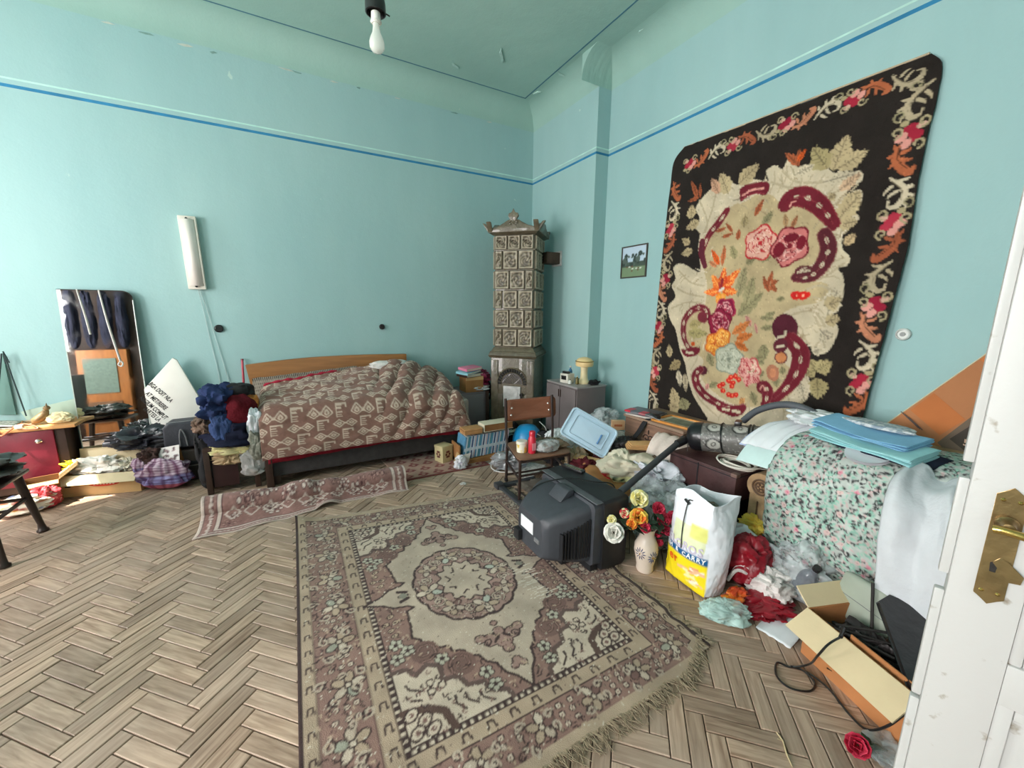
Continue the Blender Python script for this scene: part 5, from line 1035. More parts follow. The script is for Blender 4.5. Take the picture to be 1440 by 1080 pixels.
# bags and papers between mirror and clothes chair
DUF = mat('dark grey nylon', (62, 64, 72), .6, .25, 14, .35, 60)
t = thing('duffel_bag', 'dark grey nylon duffel bag before the white panel', 'bag', (-.78, 4.37, .30), .05); g = G(); g.prism([(-.22, .03), (-.20, 0), (.20, 0), (.22, .03), (.215, .19), (.17, .225), (-.17, .225), (-.215, .19)], .20, Matrix.Translation((0, .10, 0)) @ Matrix.Rotation(PI/2, 4, 'X')); g.build('body', DUF, t, bevel=.03, seg=3)
for s in (-.09, .09): g = G(); g.tube(spl([(s-.02, -.105, .02), (s-.015, -.115, .12), (s+.0, -.118, .17), (s+.02, -.112, .12), (s+.03, -.105, .02)], 5), .007, 6); g.build('strap', mat('grey webbing', (120, 122, 126), .8, .15, 40, .1), t, smooth=True)
g = G(); g.tube([(-.19, -.06, .226), (.19, -.06, .226)], .004, 6); g.build('zip', mat('metal zip', (150, 150, 152), .4, .1, 40, 0, metal=.6), t)
t = thing('brown_suitcase', 'dark brown suitcase lying beneath the grey duffel bag', 'suitcase', (-.80, 4.38, 0), .05); G().box((-.30, -.13, .0), (.28, .22, .28)).build('shell', mat('dark brown vulcan fibre', (62, 50, 44), .6, .3, 10, .2), t, bevel=.02, seg=3); G().box((-.302, -.134, .135), (.282, .222, .145)).build('seam', mat('grey metal strip', (130, 124, 118), .4, .2, 20, 0, metal=.5), t); G().box((-.05, -.15, .15), (.05, -.13, .18)).build('handle', BLK, t, bevel=.006)
heap('black_jacket', 'shiny black jacket heaped below the mirror', 'jacket', mat('shiny black nylon', (46, 48, 56), .3, .4, 7, .6, 22, spec=.7), (-1.16, 4.42, .30), (.36, .24, .17), 3, .42, 3.4); heap('black_cloth_pile', 'long black trousers thrown over things beside the black jacket', 'clothes', BLK, (-.98, 4.40, .28), (.40, .20, .10), 8, .4, 3)
t = thing('cardboard_backing', 'dusty pale carton standing under the black jacket', 'carton', (-1.22, 4.50, 0)); G().box((-.28, -.10, 0), (.24, .10, .30)).build('body', CARDD, t, bevel=.006); G().box((-.28, -.11, .20), (.24, -.10, .34)).build('flap', CARDI, t, bevel=.003)
t = thing('floral_print', 'white card printed with dark flowers above plaid bag', 'print', (-.985, 4.215, .20)); c = Cv(.2, .2, 170, (226, 218, 214)); rs = np.random.RandomState(4)
for k in range(26): c.disc((rs.uniform(.02, .18), rs.uniform(.02, .18)), rs.uniform(.008, .02), [(90, 56, 60), (130, 96, 96), (56, 50, 50)][k % 3], rs.uniform(.006, .014), k, True)
g = G(); g.sheet(lambda u, v: ((u-.5)*.19, -.10*(1-v), .17*v), 26, 26); U, V = uvgrid(26, 26); g.build('card', mat_col('glossy print', .4, 0, 100, .05, 9, .4), t, solid=.003, col=c.get(U, V)); t.rotation_euler = (0, math.radians(-8), -.2); t.location = (-.955, 4.24, .165); g = G(); g.box((-.09, -.0, -.03), (.09, .012, .165)); g.build('prop', CARDD, t)
heap('brown_fur_hat', 'dark brown fur hat above the plaid bag', 'hat', mat('brown fur', (74, 52, 48), .95, .5, 40, .8, 90), (-1.09, 4.25, .17), (.18, .16, .16), 9, .25, 3, part='crown')
# plaid woven bag
def plaid(u, v):
    c = Cv(1, 1, 140, (206, 186, 200))
    for k in range(26): x = k/26; c.rect(x, 0, x+.016, 1, (120, 70, 100) if k % 2 else (150, 110, 140))
    for k in range(18):
        y = k/18; a = c.a[int(y*140):int((y+.028)*140)]; a *= np.array([.55, .42, .52])
    c.a[int(.16*140):int(.36*140)] *= np.array([1.15, .42, .50]); c.a[int(.36*140):int(.52*140)] *= np.array([.45, .55, .9])
    return c.get(u*3 % 1, v)
t = thing('plaid_bag', 'slumped pink and blue checked woven bag beside the cardboard box', 'bag', (-1.00, 4.19, 0), -.3); clump('body', mat_col('checked woven plastic', .5, .2, 120, .1, 9, .4), t, (0, 0, 0), (.36, .20, .25), 6, .22, 2.2, 96, 60, col=plaid, ridge=.4); clump('corner', MATS['checked woven plastic'], t, (-.14, .0, .12), (.12, .14, .16), 7, .2, 2.2, 50, 36, col=plaid)
# open carton with white rags
def carton(name, label, loc, rz, sx, sy, h, m, mi_, flaps, group=None):
    t = thing(name, label, 'box', loc, rz, group); T = .006; g = G()
    g.box((-sx, -sy, 0), (sx, sy, T)); g.box((-sx, -sy, T), (sx, -sy+T, h)); g.box((-sx, sy-T, T), (sx, sy, h)); g.box((-sx, -sy+T, T), (-sx+T, sy-T, h)); g.box((sx-T, -sy+T, T), (sx, sy-T, h)); g.build('body', m, t)
    for side, ln, ang in flaps:   # angle from straight up, outwards
        if side in 'fb': s = -1 if side == 'f' else 1; M_ = Matrix.Translation((0, s*sy, h)) @ Matrix.Rotation(-s*ang, 4, 'X'); G().box((-sx+.003, -.003, 0), (sx-.003, .003, ln), M_).build('flap', mi_, t)
        else: s = -1 if side == 'l' else 1; M_ = Matrix.Translation((s*sx, 0, h)) @ Matrix.Rotation(s*ang, 4, 'Y'); G().box((-.003, -sy+.003, 0), (.003, sy-.003, ln), M_).build('flap', mi_, t)
    return t
cx = carton('cardboard_box', 'open cardboard box of white rags with red oval mark', (-1.385, 4.365, 0), -.25, .26, .115, .175, CARD, CARDI, (('f', .085, 2.35), ('b', .15, .08), ('r', .06, 2.6)))
RED = mat('red print', (206, 62, 44), .7, .15, 20, 0); g = G(); g.prism([(.105*math.cos(a), .024*math.sin(a)) for a in np.linspace(0, 2*PI, 28, endpoint=False)], .0012, frame((.02, -.1165, .095), (1, 0, .0), (0, 0, 1))); ov = g.build('logo', RED, cx); g = G(); [g.box((.02-.07+.021*k, -.1185, .086), (.02-.07+.021*k+.013, -.1176, .104)) for k in range(7)]; g.build('worn_print', mat('white print', (240, 234, 224), .7, .05, 20, 0), cx)
for k in range(2): G().box((-.235, -.1168, .11-.03*k), (-.20, -.1155, .125-.03*k)).build('print_mark', INK, cx)
RAG = clothm('white rag', (226, 222, 212)); heap('white_rag', 'big bundled white rag in the red marked cardboard box', 'rag', RAG, (-1.44, 4.36, .15), (.34, .15, .13), 12, .35, 2.8, -.35); heap('white_rag', 'small crumpled cream rag at right in the red marked box', 'rag', clothm('cream rag', (222, 212, 190)), (-1.26, 4.33, .15), (.15, .13, .10), 14, .4, 3)
heap('yellow_bag', 'crumpled yellow plastic strip beside the white rags', 'bag', mat('yellow plastic', (236, 206, 50), .4, .2, 12, .4), (-1.60, 4.44, .19), (.12, .07, .07), 15, .5, 4, part='film')
t = carton('small_carton', 'small brown carton with raised flap behind the dark chair', (-1.76, 4.30, 0), .3, .10, .09, .18, CARDD, CARD, (('r', .14, .9), ('f', .05, 1.9)))
heap('red_bag', 'red and pink plastic bag squeezed between cartons at left', 'bag', mat('red plastic', (206, 74, 82), .4, .3, 8, .4), (-1.70, 4.17, 0), (.16, .12, .15), 17, .35, 3, part='film')
def pack(u, v):
    c = Cv(1, 1, 60, (236, 226, 206)); rs = np.random.RandomState(3)
    for k in range(30): c.disc((rs.rand(), rs.rand()), rs.uniform(.02, .07), [(206, 120, 70), (120, 130, 170), (230, 190, 80), (214, 206, 200), (176, 84, 60)][k % 5], None, 0, True)
    return c.get(u, v)
t = thing('printed_bag', 'pale printed plastic bag lying in the sun beside cardboard box', 'bag', (-1.78, 4.12, 0), .2); clump('film', mat_col('printed plastic film', .35, .15, 40, .05, 9, .5), t, (0, 0, 0), (.26, .17, .13), 19, .3, 2.6, 60, 36, col=pack)
t = thing('printed_bag', 'flat white printed bag lying under the dark chair', 'bag', (-2.05, 4.14, 0), .1); clump('film', MATS['printed plastic film'], t, (0, 0, 0), (.36, .20, .07), 23, .3, 2.6, 60, 30, col=pack)
# dark chair at the left edge
CH = mat('dark brown varnish', (52, 38, 32), .35, .3, 8, .1, spec=.5)
ch = thing('dark_chair', 'dark wooden chair with tapered legs cut by left edge', 'chair', (-1.75, 3.48, 0))
for x, y, X, Y in ((.197, .225, .15, .17), (.197, -.215, .15, -.17), (-.22, .225, -.17, .18), (-.22, -.215, -.17, -.17)):
    g = G(); g.tube([(x, y, 0), (x, y, .012), (x-.001, y, .022), (x*.99, y*.98, .06), (X+(x-X)*.4, Y+(y-Y)*.4, .28), (X, Y, .45)], [.030, .031, .022, .017, .023, .026], 10); g.build('leg', CH, ch, smooth=True)
G().box((-.21, -.21, .43), (.20, .22, .455)).build('seat', CH, ch, bevel=.01)
g = G(); g.tube([(.17, .18, .26), (-.19, .19, .26)], .012, 6); g.tube([(.17, .18, .26), (.17, -.18, .26)], .012, 6); g.tube([(.17, -.18, .26), (-.19, -.19, .26)], .012, 6); g.tube([(.16, .0, .26), (-.19, 0, .26)], .010, 6); g.build('stretcher', CH, ch)
G().box((-.215, -.20, .455), (-.19, .21, .92)).build('backrest', CH, ch, bevel=.008)
t = thing('black_coat', 'black shiny coat lying on the dark chair seat', 'coat', (-1.74, 3.56, .455), .1); clump('cloth', mat('worn black leather', (58, 54, 50), .35, .45, 6, .6, 18, spec=.6), t, (0, 0, 0), (.38, .36, .13), 31, .34, 2.8, 44, 26)
# chair smothered in clothes, left of the bed
cc = thing('clothes_chair', 'dark wooden chair buried in clothes left of the bed', 'chair', (-.47, 4.02, 0), .0)
G().box((-.20, -.19, .36), (.17, .20, .39)).build('seat', DWOOD, cc, bevel=.006); G().box((-.15, -.17, .05), (.02, -.155, .36)).build('front_panel', mat('oxblood wood', (58, 32, 32), .5, .25, 6, .1), cc)
for x in (-.18, .15):
    for y in (-.165, .18): G().box((x-.02, y-.02, 0), (x+.02, y+.02, .36 if y < 0 else .80)).build('leg', DWOOD, cc, bevel=.004)
G().box((-.18, .165, .60), (.15, .195, .80)).build('backrest', DWOOD, cc, bevel=.006)
def garment(name, label, m, c, size, seed, amp=.3, freq=2.4, rz=0.0, ridge=.6): return heap(name, label, 'clothes', m, c, size, seed, amp, freq*.8, rz, nu=44, nv=28, ridge=ridge*.75)
garment('black_coat', 'black coat hanging down the left side of the clothes chair', BLK, (-.66, 4.02, .0), (.15, .30, .56), 41, .25, 2.4)
garment('navy_trousers', 'navy trousers folded in the middle of the clothes pile', clothm('navy cloth', (30, 33, 52)), (-.47, 3.96, .37), (.38, .40, .22), 42, .28, 2.4)
garment('yellow_shirt', 'pale yellow shirt sticking out beneath the navy trousers', clothm('pale yellow cotton', (222, 214, 160)), (-.46, 3.87, .315), (.30, .18, .10), 43, .35, 3)
garment('beige_trousers', 'crumpled beige trousers drooping in front of the clothes chair', clothm('beige cotton', (190, 164, 130)), (-.50, 3.83, .24), (.18, .09, .12), 44, .5, 4)
garment('grey_cloth', 'light grey cloth corner hanging from front of the clothes chair', clothm('light grey cotton', (186, 182, 180)), (-.345, 3.80, .12), (.15, .06, .26), 45, .35, 3)
garment('maroon_sweater', 'maroon sweater bundled on top of the navy trousers', clothm('maroon knit', (98, 24, 34), .6), (-.40, 3.90, .55), (.24, .22, .24), 46, .16, 2.2, 0, .3)
garment('denim_jacket', 'blue denim jacket draped over the top of clothes pile', clothm('blue denim', (42, 55, 92)), (-.53, 3.95, .60), (.26, .28, .26), 47, .38, 2.8)
garment('denim_sleeve', 'blue shirt sleeve hanging down the clothes pile front', clothm('light denim', (60, 78, 120)), (-.52, 3.82, .42), (.13, .09, .26), 49, .3, 3)
garment('black_beanie', 'black knitted cap on the summit of the clothes pile', BLK, (-.42, 4.02, .76), (.22, .20, .12), 48, .2, 2.6)
garment('teal_scarf', 'thin teal scarf along the top left of clothes pile', clothm('teal knit', (50, 130, 150)), (-.55, 4.08, .76), (.16, .14, .08), 50, .4, 3.5)
garment('leopard_scarf', 'brown and grey furry scarf looping left out of clothes pile', mat('mottled fur', (120, 98, 84), .95, .6, 22, .5), (-.655, 3.97, .49), (.14, .22, .13), 51, .3, 3)
garment('orange_bag', 'orange bag wedged between clothes pile and bed', mat('orange cloth', (222, 142, 68), .7, .2, 9, .2), (-.315, 4.00, .64), (.10, .16, .13), 52, .2, 2.5)
garment('white_shirt', 'white shirt hanging between the clothes pile and bed cover', clothm('white cotton', (232, 234, 240)), (-.30, 3.83, .42), (.10, .10, .26), 53, .25, 2.6)
garment('grey_print_cloth', 'grey patterned cloth tip hanging beside the bed cover', mat('grey floral cloth', (150, 148, 136), .9, .5, 40, .2), (-.30, 3.78, .26), (.10, .07, .22), 54, .3, 2.6)
# striped towel end on the floor, bottom left corner
t = thing('towel_corner', 'blue and red striped towel on floor at bottom left', 'towel', (-.62, 1.215, 0), .2)
def tw(u, v):
    c = Cv(1, 1, 60, (150, 206, 222))
    for k in range(7): c.rect(k/7, 0, k/7+.05, 1, (206, 60, 60) if k % 2 else (240, 240, 240))
    return c.get(u, v)
clump('cloth', mat_col('terry towel', .95, .8, 200, .15, 20, .1), t, (0, 0, 0), (.22, .16, .055), 61, .2, 3, 60, 30, col=tw)
# ---------------------------------------------------------------- around the stove and the school chair
PPR = mat('printed grey paper', (206, 204, 200), .7, .25, 40, .05, contrast=(.4, .6)); GREYP = mat('grey painted board', (112, 104, 106), .6, .15, 4, .05)
# bedside unit with pile
t = thing('bedside_unit', 'grey bedside cupboard between bed and tile stove', 'cupboard', (1.86, 4.40, 0)); G().box((-.19, -.20, .06), (.17, .22, .56)).build('body', GREYP, t, bevel=.008); G().box((-.17, -.212, .10), (.10, -.20, .53)).build('door', mat('grey cupboard front', (122, 116, 118), .6, .12, 4, .05), t, bevel=.006); G().box((.125, -.21, .02), (.17, -.18, .56)).build('post', DWOOD, t, bevel=.004)
for x in (-.15, .13):
    for y in (-.17, .18): G().box((x-.02, y-.02, 0), (x+.02, y+.02, .06)).build('foot', DWOOD, t)
heap('purple_bag', 'plum coloured shiny bag on the bedside cupboard', 'bag', mat('plum satin', (142, 36, 74), .35, .35, 8, .5, 20, spec=.6), (1.96, 4.36, .60), (.30, .26, .20), 71, .3, 2.6, part='film')
heap('white_linen', 'folded white linen beneath the plum bag', 'linen', clothm('white linen', (226, 222, 224)), (1.93, 4.34, .56), (.30, .28, .07), 72, .2, 3)
t = thing('leather_strap_bag', 'dark bag handle standing beside plum bag by the stove', 'bag', (2.06, 4.30, .55)); g = G(); g.tube(spl([(-.06, 0, .12), (-.01, -.01, .12), (.035, -.01, .06), (.045, 0, -.02), (.03, .0, -.12)], 6), .010, 8); g.build('strap', BLK, t, smooth=True); clump('body', BLK, t, (.0, .02, -.05), (.10, .10, .13), 3, .2)
def book(name, label, loc, size, rz, cov, pages, group=None, tilt=(0, 0)):
    t = thing(name, label, 'book', loc, rz, group); t.rotation_euler = (tilt[0], tilt[1], rz); x, y, z = size
    g = G(); g.box((-x/2, -y/2, 0), (x/2, y/2, .004)); g.box((-x/2, -y/2, z-.004), (x/2, y/2, z)); g.box((-x/2, -y/2, .004), (-x/2+.004, y/2, z-.004)); g.build('cover', cov, t, bevel=.001)
    G().box((-x/2+.004, -y/2+.004, .004), (x/2-.005, y/2-.004, z-.004)).build('pages', pages, t); return t
PAGE = mat('yellowed pages', (222, 214, 196), .85, .1, 60, .1, stretch=(1, 1, 12)); PINK = mat('pink book cover', (226, 130, 160), .5, .08, 6, 0); CYAN = mat('pale cyan cover', (150, 206, 220), .5, .1, 6, 0); BRC = mat('brown cloth binding', (150, 104, 62), .7, .2, 8, .1)
book('dark_book', 'dark brown book under the pink book by bed', (1.83, 4.28, .74), (.26, .19, .04), .3, DWOOD, PAGE); book('pale_blue_book', 'pale blue magazine slipping out under the pink book', (1.80, 4.26, .785), (.24, .18, .025), .45, CYAN, PAGE, None, (.06, -.10)); book('pink_book', 'pink covered book lying on the pile beside bed', (1.82, 4.26, .82), (.22, .17, .03), .25, PINK, PAGE, None, (.05, -.05))
t = thing('bedside_carton', 'small brown carton holding up the books by bed', 'box', (1.86, 4.30, .56)); G().box((-.12, -.10, 0), (.10, .10, .18)).build('body', CARDD, t, bevel=.004); G().box((-.12, -.102, .14), (.10, -.10, .18)).build('flap', CARD, t)
# cupboard beside the stove
GB = mat('grey brown laminate', (116, 106, 106), .5, .14, 3, .04, 40); t = thing('corner_cupboard', 'grey brown cupboard against wall right of the tile stove', 'cupboard', (2.69, 3.40, 0))
G().box((-.19, -.27, .05), (.19, .26, .725)).build('body', GB, t, bevel=.004); G().box((-.195, -.28, .725), (.195, .27, .742)).build('top', mat('pale laminate top', (150, 146, 144), .4, .1, 5, 0), t, bevel=.003)
for y0, y1 in ((-.262, -.005), (.005, .252)): d_ = G().box((-.206, y0, .07), (-.19, y1, .715)).build('door', GB, t, bevel=.004); G().box((-.216, -.02 if y0 < 0 else .012, .60), (-.206, -.012 if y0 < 0 else .020, .68)).build('handle', DWOOD, d_, bevel=.002)
G().box((-.18, -.25, 0), (.18, .24, .05)).build('plinth', DWOOD, t)
t = thing('desk_lamp', 'cream mushroom shaped table lamp on corner cupboard', 'lamp', (2.72, 3.30, .742)); CRL = mat('cream enamel', (232, 214, 170), .4, .1, 9, .05)
G().lathe([(.03, 0), (.065, .0), (.068, .012), (.05, .03), (.04, .06), (.036, .12), (.040, .18), (.034, .20), (.012, .205)], 20).build('stem', CRL, t, smooth=True); G().lathe([(.035, .175), (.088, .185), (.095, .205), (.092, .235), (.07, .265), (.03, .278), (.004, .28)], 24, None).build('shade', mat('cream lamp shade', (236, 206, 150), .5, .12, 9, .05), t, smooth=True); G().lathe([(.093, .232), (.100, .236), (.093, .242)], 24, capt=False).build('rim', mat('brass rim', (176, 140, 80), .35, .1, 9, 0, metal=.7), t)
t = thing('white_gadget', 'white radio box with black dial beside the cream lamp', 'radio', (2.60, 3.42, .742), .2); G().box((-.06, -.05, 0), (.05, .06, .10)).build('case', WPL, t, bevel=.008); G().box((-.065, -.03, .035), (-.06, .04, .08)).build('dial', BAK, t, bevel=.003); G().box((-.05, -.04, .10), (-.01, .04, .125)).build('knob', BAK, t, bevel=.005)
def bottle(name, label, loc, r, h, m, cm, group=None, cat='bottle'):
    t = thing(name, label, cat, loc, 0, group); G().lathe([(r*.6, 0), (r, .004), (r, h*.62), (r*.8, h*.74), (r*.38, h*.82), (r*.36, h*.93)], 14).build('glass', m, t, smooth=True); G().lathe([(r*.1, h*.91), (r*.44, h*.91), (r*.44, h), (r*.1, h)], 12).build('cap', cm, t); return t
bottle('blue_bottle', 'little blue bottle behind white radio on corner cupboard', (2.66, 3.46, .742), .022, .17, mat('blue glass', (70, 120, 160), .2, .2, 9, 0), WPL); bottle('brown_bottle', 'little olive bottle before the cream lamp', (2.615, 3.28, .742), .018, .09, mat('olive glass', (110, 96, 50), .25, .2, 9, 0), WPL); bottle('clear_jar', 'little white jar before the radio on corner cupboard', (2.56, 3.33, .742), .022, .05, mat('white glass', (220, 220, 212), .3, .1, 9, 0), BAK, None, 'jar')
heap('black_knot', 'small black crumpled thing at right on corner cupboard', 'cloth', BLK, (2.75, 3.17, .742), (.11, .07, .05), 73, .4, 4)
# magazines in a tipped carton
mg0 = Vector((1.40, 3.48, .055)); MB = [mat('blue magazine spine', (96, 150, 186), .4, .2, 30, 0), mat('white magazine spine', (206, 214, 222), .4, .15, 30, 0), mat('navy magazine spine', (60, 84, 130), .4, .2, 30, 0), mat('pale pink magazine spine', (204, 180, 190), .4, .15, 30, 0), mat('teal magazine spine', (92, 150, 160), .4, .15, 30, 0)]
def mag(m):
    g = G(); g.box((0, 0, 0), (.0145, .20, .225)); o = g.build('magazine', m); me = o.data; me.materials.append(PAGE)
    for p in me.polygons:
        if p.normal.z > .5: p.material_index = 1
    bpy.data.objects.remove(o); return me
MM = [mag(m) for m in MB]; BAND = G().box((-.0003, -.0006, .08), (.0148, .002, .11)).build('band', MB[1]).data; bpy.data.objects.remove([o for o in bpy.data.objects if o.data == BAND][0])
for k in range(32):
    t = thing('magazine', 'glossy blue and white magazine in the tight row filling tipped carton', 'magazine', (mg0.x+.0158*k, mg0.y+rnd.uniform(0, .006)+.0012*k, mg0.z+rnd.uniform(0, .004)), 0, 'magazines in the tipped carton'); t.rotation_euler = (0, math.radians(9), 0)
    o = bpy.data.objects.new('cover', MM[[0, 1, 4, 0, 1, 2, 1, 3][k % 8]]); COL.objects.link(o); o.parent = t
    o = bpy.data.objects.new('spine_band', BAND); COL.objects.link(o); o.parent = t
mc_ = thing('magazine_carton', 'torn white carton under the row of magazines', 'box', (1.65, 3.58, 0)); WC = mat('white coated card', (206, 200, 192), .7, .12, 9, .05)
G().box((-.27, -.11, 0), (.30, .12, .05)).build('base', CARDD, mc_, bevel=.004); G().box((-.285, -.10, .05), (-.272, .11, .20), None).build('end_wall', CARDD, mc_, bevel=.002)
g = G(); g.prism([(0, 0), (.10, .03), (.125, .13), (.03, .11)], .004, frame((-.31, -.125, .01), (.9, -.25, 0), (.1, -.1, 1))); g.build('flap', WC, mc_); g = G(); g.prism([(0, 0), (.07, -.06), (.10, .03), (.03, .10)], .004, frame((-.34, -.10, .06), (.6, -.4, 0), (0, -.1, 1))); g.build('flap', CARD, mc_)
t = book('long_book', 'thick pale book lying on top of the magazine row', (1.80, 3.56, .300), (.33, .15, .075), .02, mat('cream board binding', (220, 210, 186), .7, .1, 8, 0), BRC); t = thing('wooden_case', 'small tan wooden case on left end of the magazine row', 'case', (1.525, 3.55, .296)); G().box((-.10, -.07, 0), (.09, .07, .055)).build('body', mat('tan wood', (196, 146, 96), .6, .25, 9, .1), t, bevel=.006); G().box((-.102, -.072, .036), (.092, .072, .040)).build('lid_seam', BRC, t)
t = thing('tea_tin', 'square cream tin with dark rose print under the bed edge', 'tin', (1.275, 3.68, 0), .35); TINM = mat('cream tin', (206, 190, 146), .4, .15, 9, .05); G().box((-.065, -.065, 0), (.065, .065, .15)).build('body', TINM, t, bevel=.006); G().box((-.067, -.067, .145), (.067, .067, .172)).build('lid', TINM, t, bevel=.006)
for s in (0, 1):
    g = G()
    for a in range(6): g.prism([(.020*math.cos(a*1.05)+.013*math.cos(q), .085+.028*math.sin(a*1.05)+.013*math.sin(q)) for q in np.linspace(0, 2*PI, 8, endpoint=False)], .001, frame((0, -.0662, 0), (1, 0, 0), (0, 0, 1)) if s == 0 else frame((-.0662, 0, 0), (0, -1, 0), (0, 0, 1)))
    g.build('rose_print', mat('dark rose print', (110, 62, 56), .5, .3, 40, 0), t)
heap('blue_white_packet', 'crumpled white and purple packet on floor by the magazines', 'packet', mat('purple and white foil', (224, 222, 228), .35, .5, 16, .3, c2=(110, 100, 160), contrast=(.3, .42)), (1.345, 3.40, 0), (.12, .09, .12), 75, .3, part='film')
heap('paper_scrap', 'crumpled tan paper ball under the magazine row', 'paper', CARDD, (1.78, 3.46, 0), (.12, .09, .06), 76, .4); heap('paper_scrap', 'tiny white scrap of paper on parquet before magazines', 'paper', PPR, (1.62, 3.19, 0), (.05, .03, .012), 77, .4); heap('paper_scrap', 'tiny white crumb of paper near carpet top edge', 'paper', PPR, (1.235, 3.07, 0), (.05, .035, .014), 78, .4)
t = thing('picture_frame', 'empty grey green picture frame leaning before the stove', 'frame', (1.86, 3.93, 0), .25); t.rotation_euler = (math.radians(-12), 0, .2); FRM = mat('grey green frame', (160, 164, 142), .6, .15, 9, .1)
g = G()
for q in (((-.16, .22), (.16, .25)), ((-.16, .0), (.16, .03)), ((-.16, .03), (-.13, .22)), ((.13, .03), (.16, .22))): g.box((q[0][0], -.01, q[0][1]), (q[1][0], .01, q[1][1]))
g.build('frame', FRM, t, bevel=.005); G().box((-.13, -.003, .03), (.13, .005, .22)).build('backing', mat('grey card', (140, 146, 130), .8, .1, 9, .05), t)
heap('pale_green_cloth', 'pale green folded cloth before the stove behind magazines', 'cloth', clothm('pale green cloth', (170, 184, 172)), (2.02, 3.84, .10), (.36, .20, .10), 79, .25, 2.5)
heap('dark_bundle', 'dark grey bundle on floor at stove foot', 'bundle', BLK, (2.10, 3.86, 0), (.22, .18, .26), 80, .25, 2.2); heap('dark_bundle', 'black bundle on floor below the corner cupboard', 'bundle', BLK, (2.32, 3.38, 0), (.34, .30, .24), 81, .25, 2.2)
t = thing('blue_bucket', 'bright blue plastic bowl upside down behind the school chair', 'bowl', (2.16, 3.52, .04)); BLU = mat('bright blue plastic', (24, 146, 206), .35, .08, 8, .03, spec=.5)
G().lathe([(.155, 0), (.168, .006), (.165, .03), (.155, .12), (.13, .20), (.09, .245), (.03, .26), (.004, .262)], 28).build('bowl', BLU, t, smooth=True); G().lathe([(.160, .0), (.176, .004), (.176, .014), (.160, .018)], 28, capt=False).build('rim', BLU, t, smooth=True)
g = G(); g.tube(spl([(.02, -.16, .20), (.10, -.18, .16), (.17, -.10, .22), (.14, -.02, .28)], 7), .004, 6); g.build('wire_handle', mat('white wire', (206, 206, 204), .4, .1, 9, 0), t, smooth=True)
# school chair
VEN = mat('chestnut plywood', (150, 96, 72), .4, .14, 5, .04, 40, stretch=(1, 8, 8), spec=.5); VENS = mat('worn brown seat plywood', (128, 96, 76), .45, .25, 6, .06, 40); TUB = mat('dark brown steel tube', (52, 36, 32), .4, .25, 10, .05, spec=.5)
FL, FR_, BL, BRr = Vector((1.496, 2.544, 0)), Vector((1.95, 2.50, 0)), Vector((1.60, 2.955, 0)), Vector((2.06, 2.91, 0)); sc0 = (FL+FR_+BL+BRr)/4
sc = thing('school_chair', 'small brown plywood school chair with dark tube legs', 'chair', sc0)
def lv(p, z=None): q = p-sc0; return Vector((q.x, q.y, z if z is not None else q.z))
def inset(p, k): return sc0+(p-sc0)*k
for p in (FL, FR_): g = G(); g.tube([lv(p, 0), lv(inset(p, .97), .35)], .0125, 8); g.build('leg', TUB, sc)
for p in (BL, BRr): g = G(); g.tube([lv(p, 0), lv(inset(p, .97), .34), lv(p, .42)+Vector((.01, .02, 0)), lv(p, .74)+Vector((.02, .06, 0))], .0125, 8); g.build('leg', TUB, sc)
g = G()
for a, b in ((FL, FR_), (FL, BL), (FR_, BRr), (BL, BRr)): g.tube([lv(inset(a, .975), .335), lv(inset(b, .975), .335)], .011, 8)
for a, b, z in ((FL, BL, .19), (FR_, BRr, .19), (FL, FR_, .22), (BL, BRr, .06)): g.tube([lv(inset(a, .985), z), lv(inset(b, .985), z)], .010, 8)
g.build('frame', TUB, sc, smooth=True)
for p in (FL, FR_, BL, BRr): G().lathe([(.008, 0), (.016, 0), (.016, .025), (.013, .03)], 8, Matrix.Translation(lv(p, 0))).build('foot', BLK, sc)
cs = [inset(FL, 1.05), inset(FR_, 1.05), inset(BRr, 1.0), inset(BL, 1.0)]
ol = []
for i in range(4):
    a, b, c_ = cs[i-1], cs[i], cs[(i+1) % 4]; ol += [tuple((b+(a-b)*.12)[:2]), tuple((b+(a-b)*.03+(c_-b)*.03)[:2]), tuple((b+(c_-b)*.12)[:2])]
G().prism([(x-sc0.x, y-sc0.y) for x, y in ol], .014, None, .348).build('seat', VENS, sc, bevel=.005)
br = [at(x, y, 1, 2.975) for x, y in ((710.5, 591), (712, 588), (781, 588), (783, 584))]; bw = (.02, .50)
def backf(u, v): # curved plywood back
    z = .535+.19*v; x = BL.x+.012+.505*u; return (x-sc0.x, 2.985-.04*u-sc0.y+.03*math.sin(PI*u)+.02*v, z)
g = G(); n_ = 24
def rr(u, v): # rounded corners
    r = .22; 
    return u, v
olb = []
for cx_, cy_, a0 in ((.93, .80, 0), (.07, .80, PI/2), (.07, .20, PI), (.93, .20, 1.5*PI)):
    for a in np.linspace(a0, a0+PI/2, 6): olb.append((cx_+.07*math.cos(a), cy_+.20*math.sin(a)))
cen = len(g.v); g.v.append(Vector(backf(.5, .5)))
rings = [.25, .5, .75, 1.0]
for r in rings:
    for u, v in olb: g.v.append(Vector(backf(.5+(u-.5)*r, .5+(v-.5)*r)))
m_ = len(olb)
for j in range(m_): g.f.append([cen, cen+1+j, cen+1+(j+1) % m_])
for k in range(len(rings)-1):
    for j in range(m_): a = cen+1+k*m_; g.f.append([a+j, a+m_+j, a+m_+(j+1) % m_, a+(j+1) % m_])
g.build('backrest', VEN, sc, smooth=True, solid=.012)
for u, v in ((.10, .30), (.12, .62), (.86, .36), (.84, .68)): q = Vector(backf(u, v)); G().lathe([(.001, 0), (.010, 0), (.007, .006), (.001, .008)], 10, Matrix.Translation(q-Vector((0, .012, 0))) @ Matrix.Rotation(PI/2, 4, 'X')).build('rivet', mat('steel rivet', (214, 214, 210), .3, .05, 9, 0, metal=.8), sc)
SZ = .363
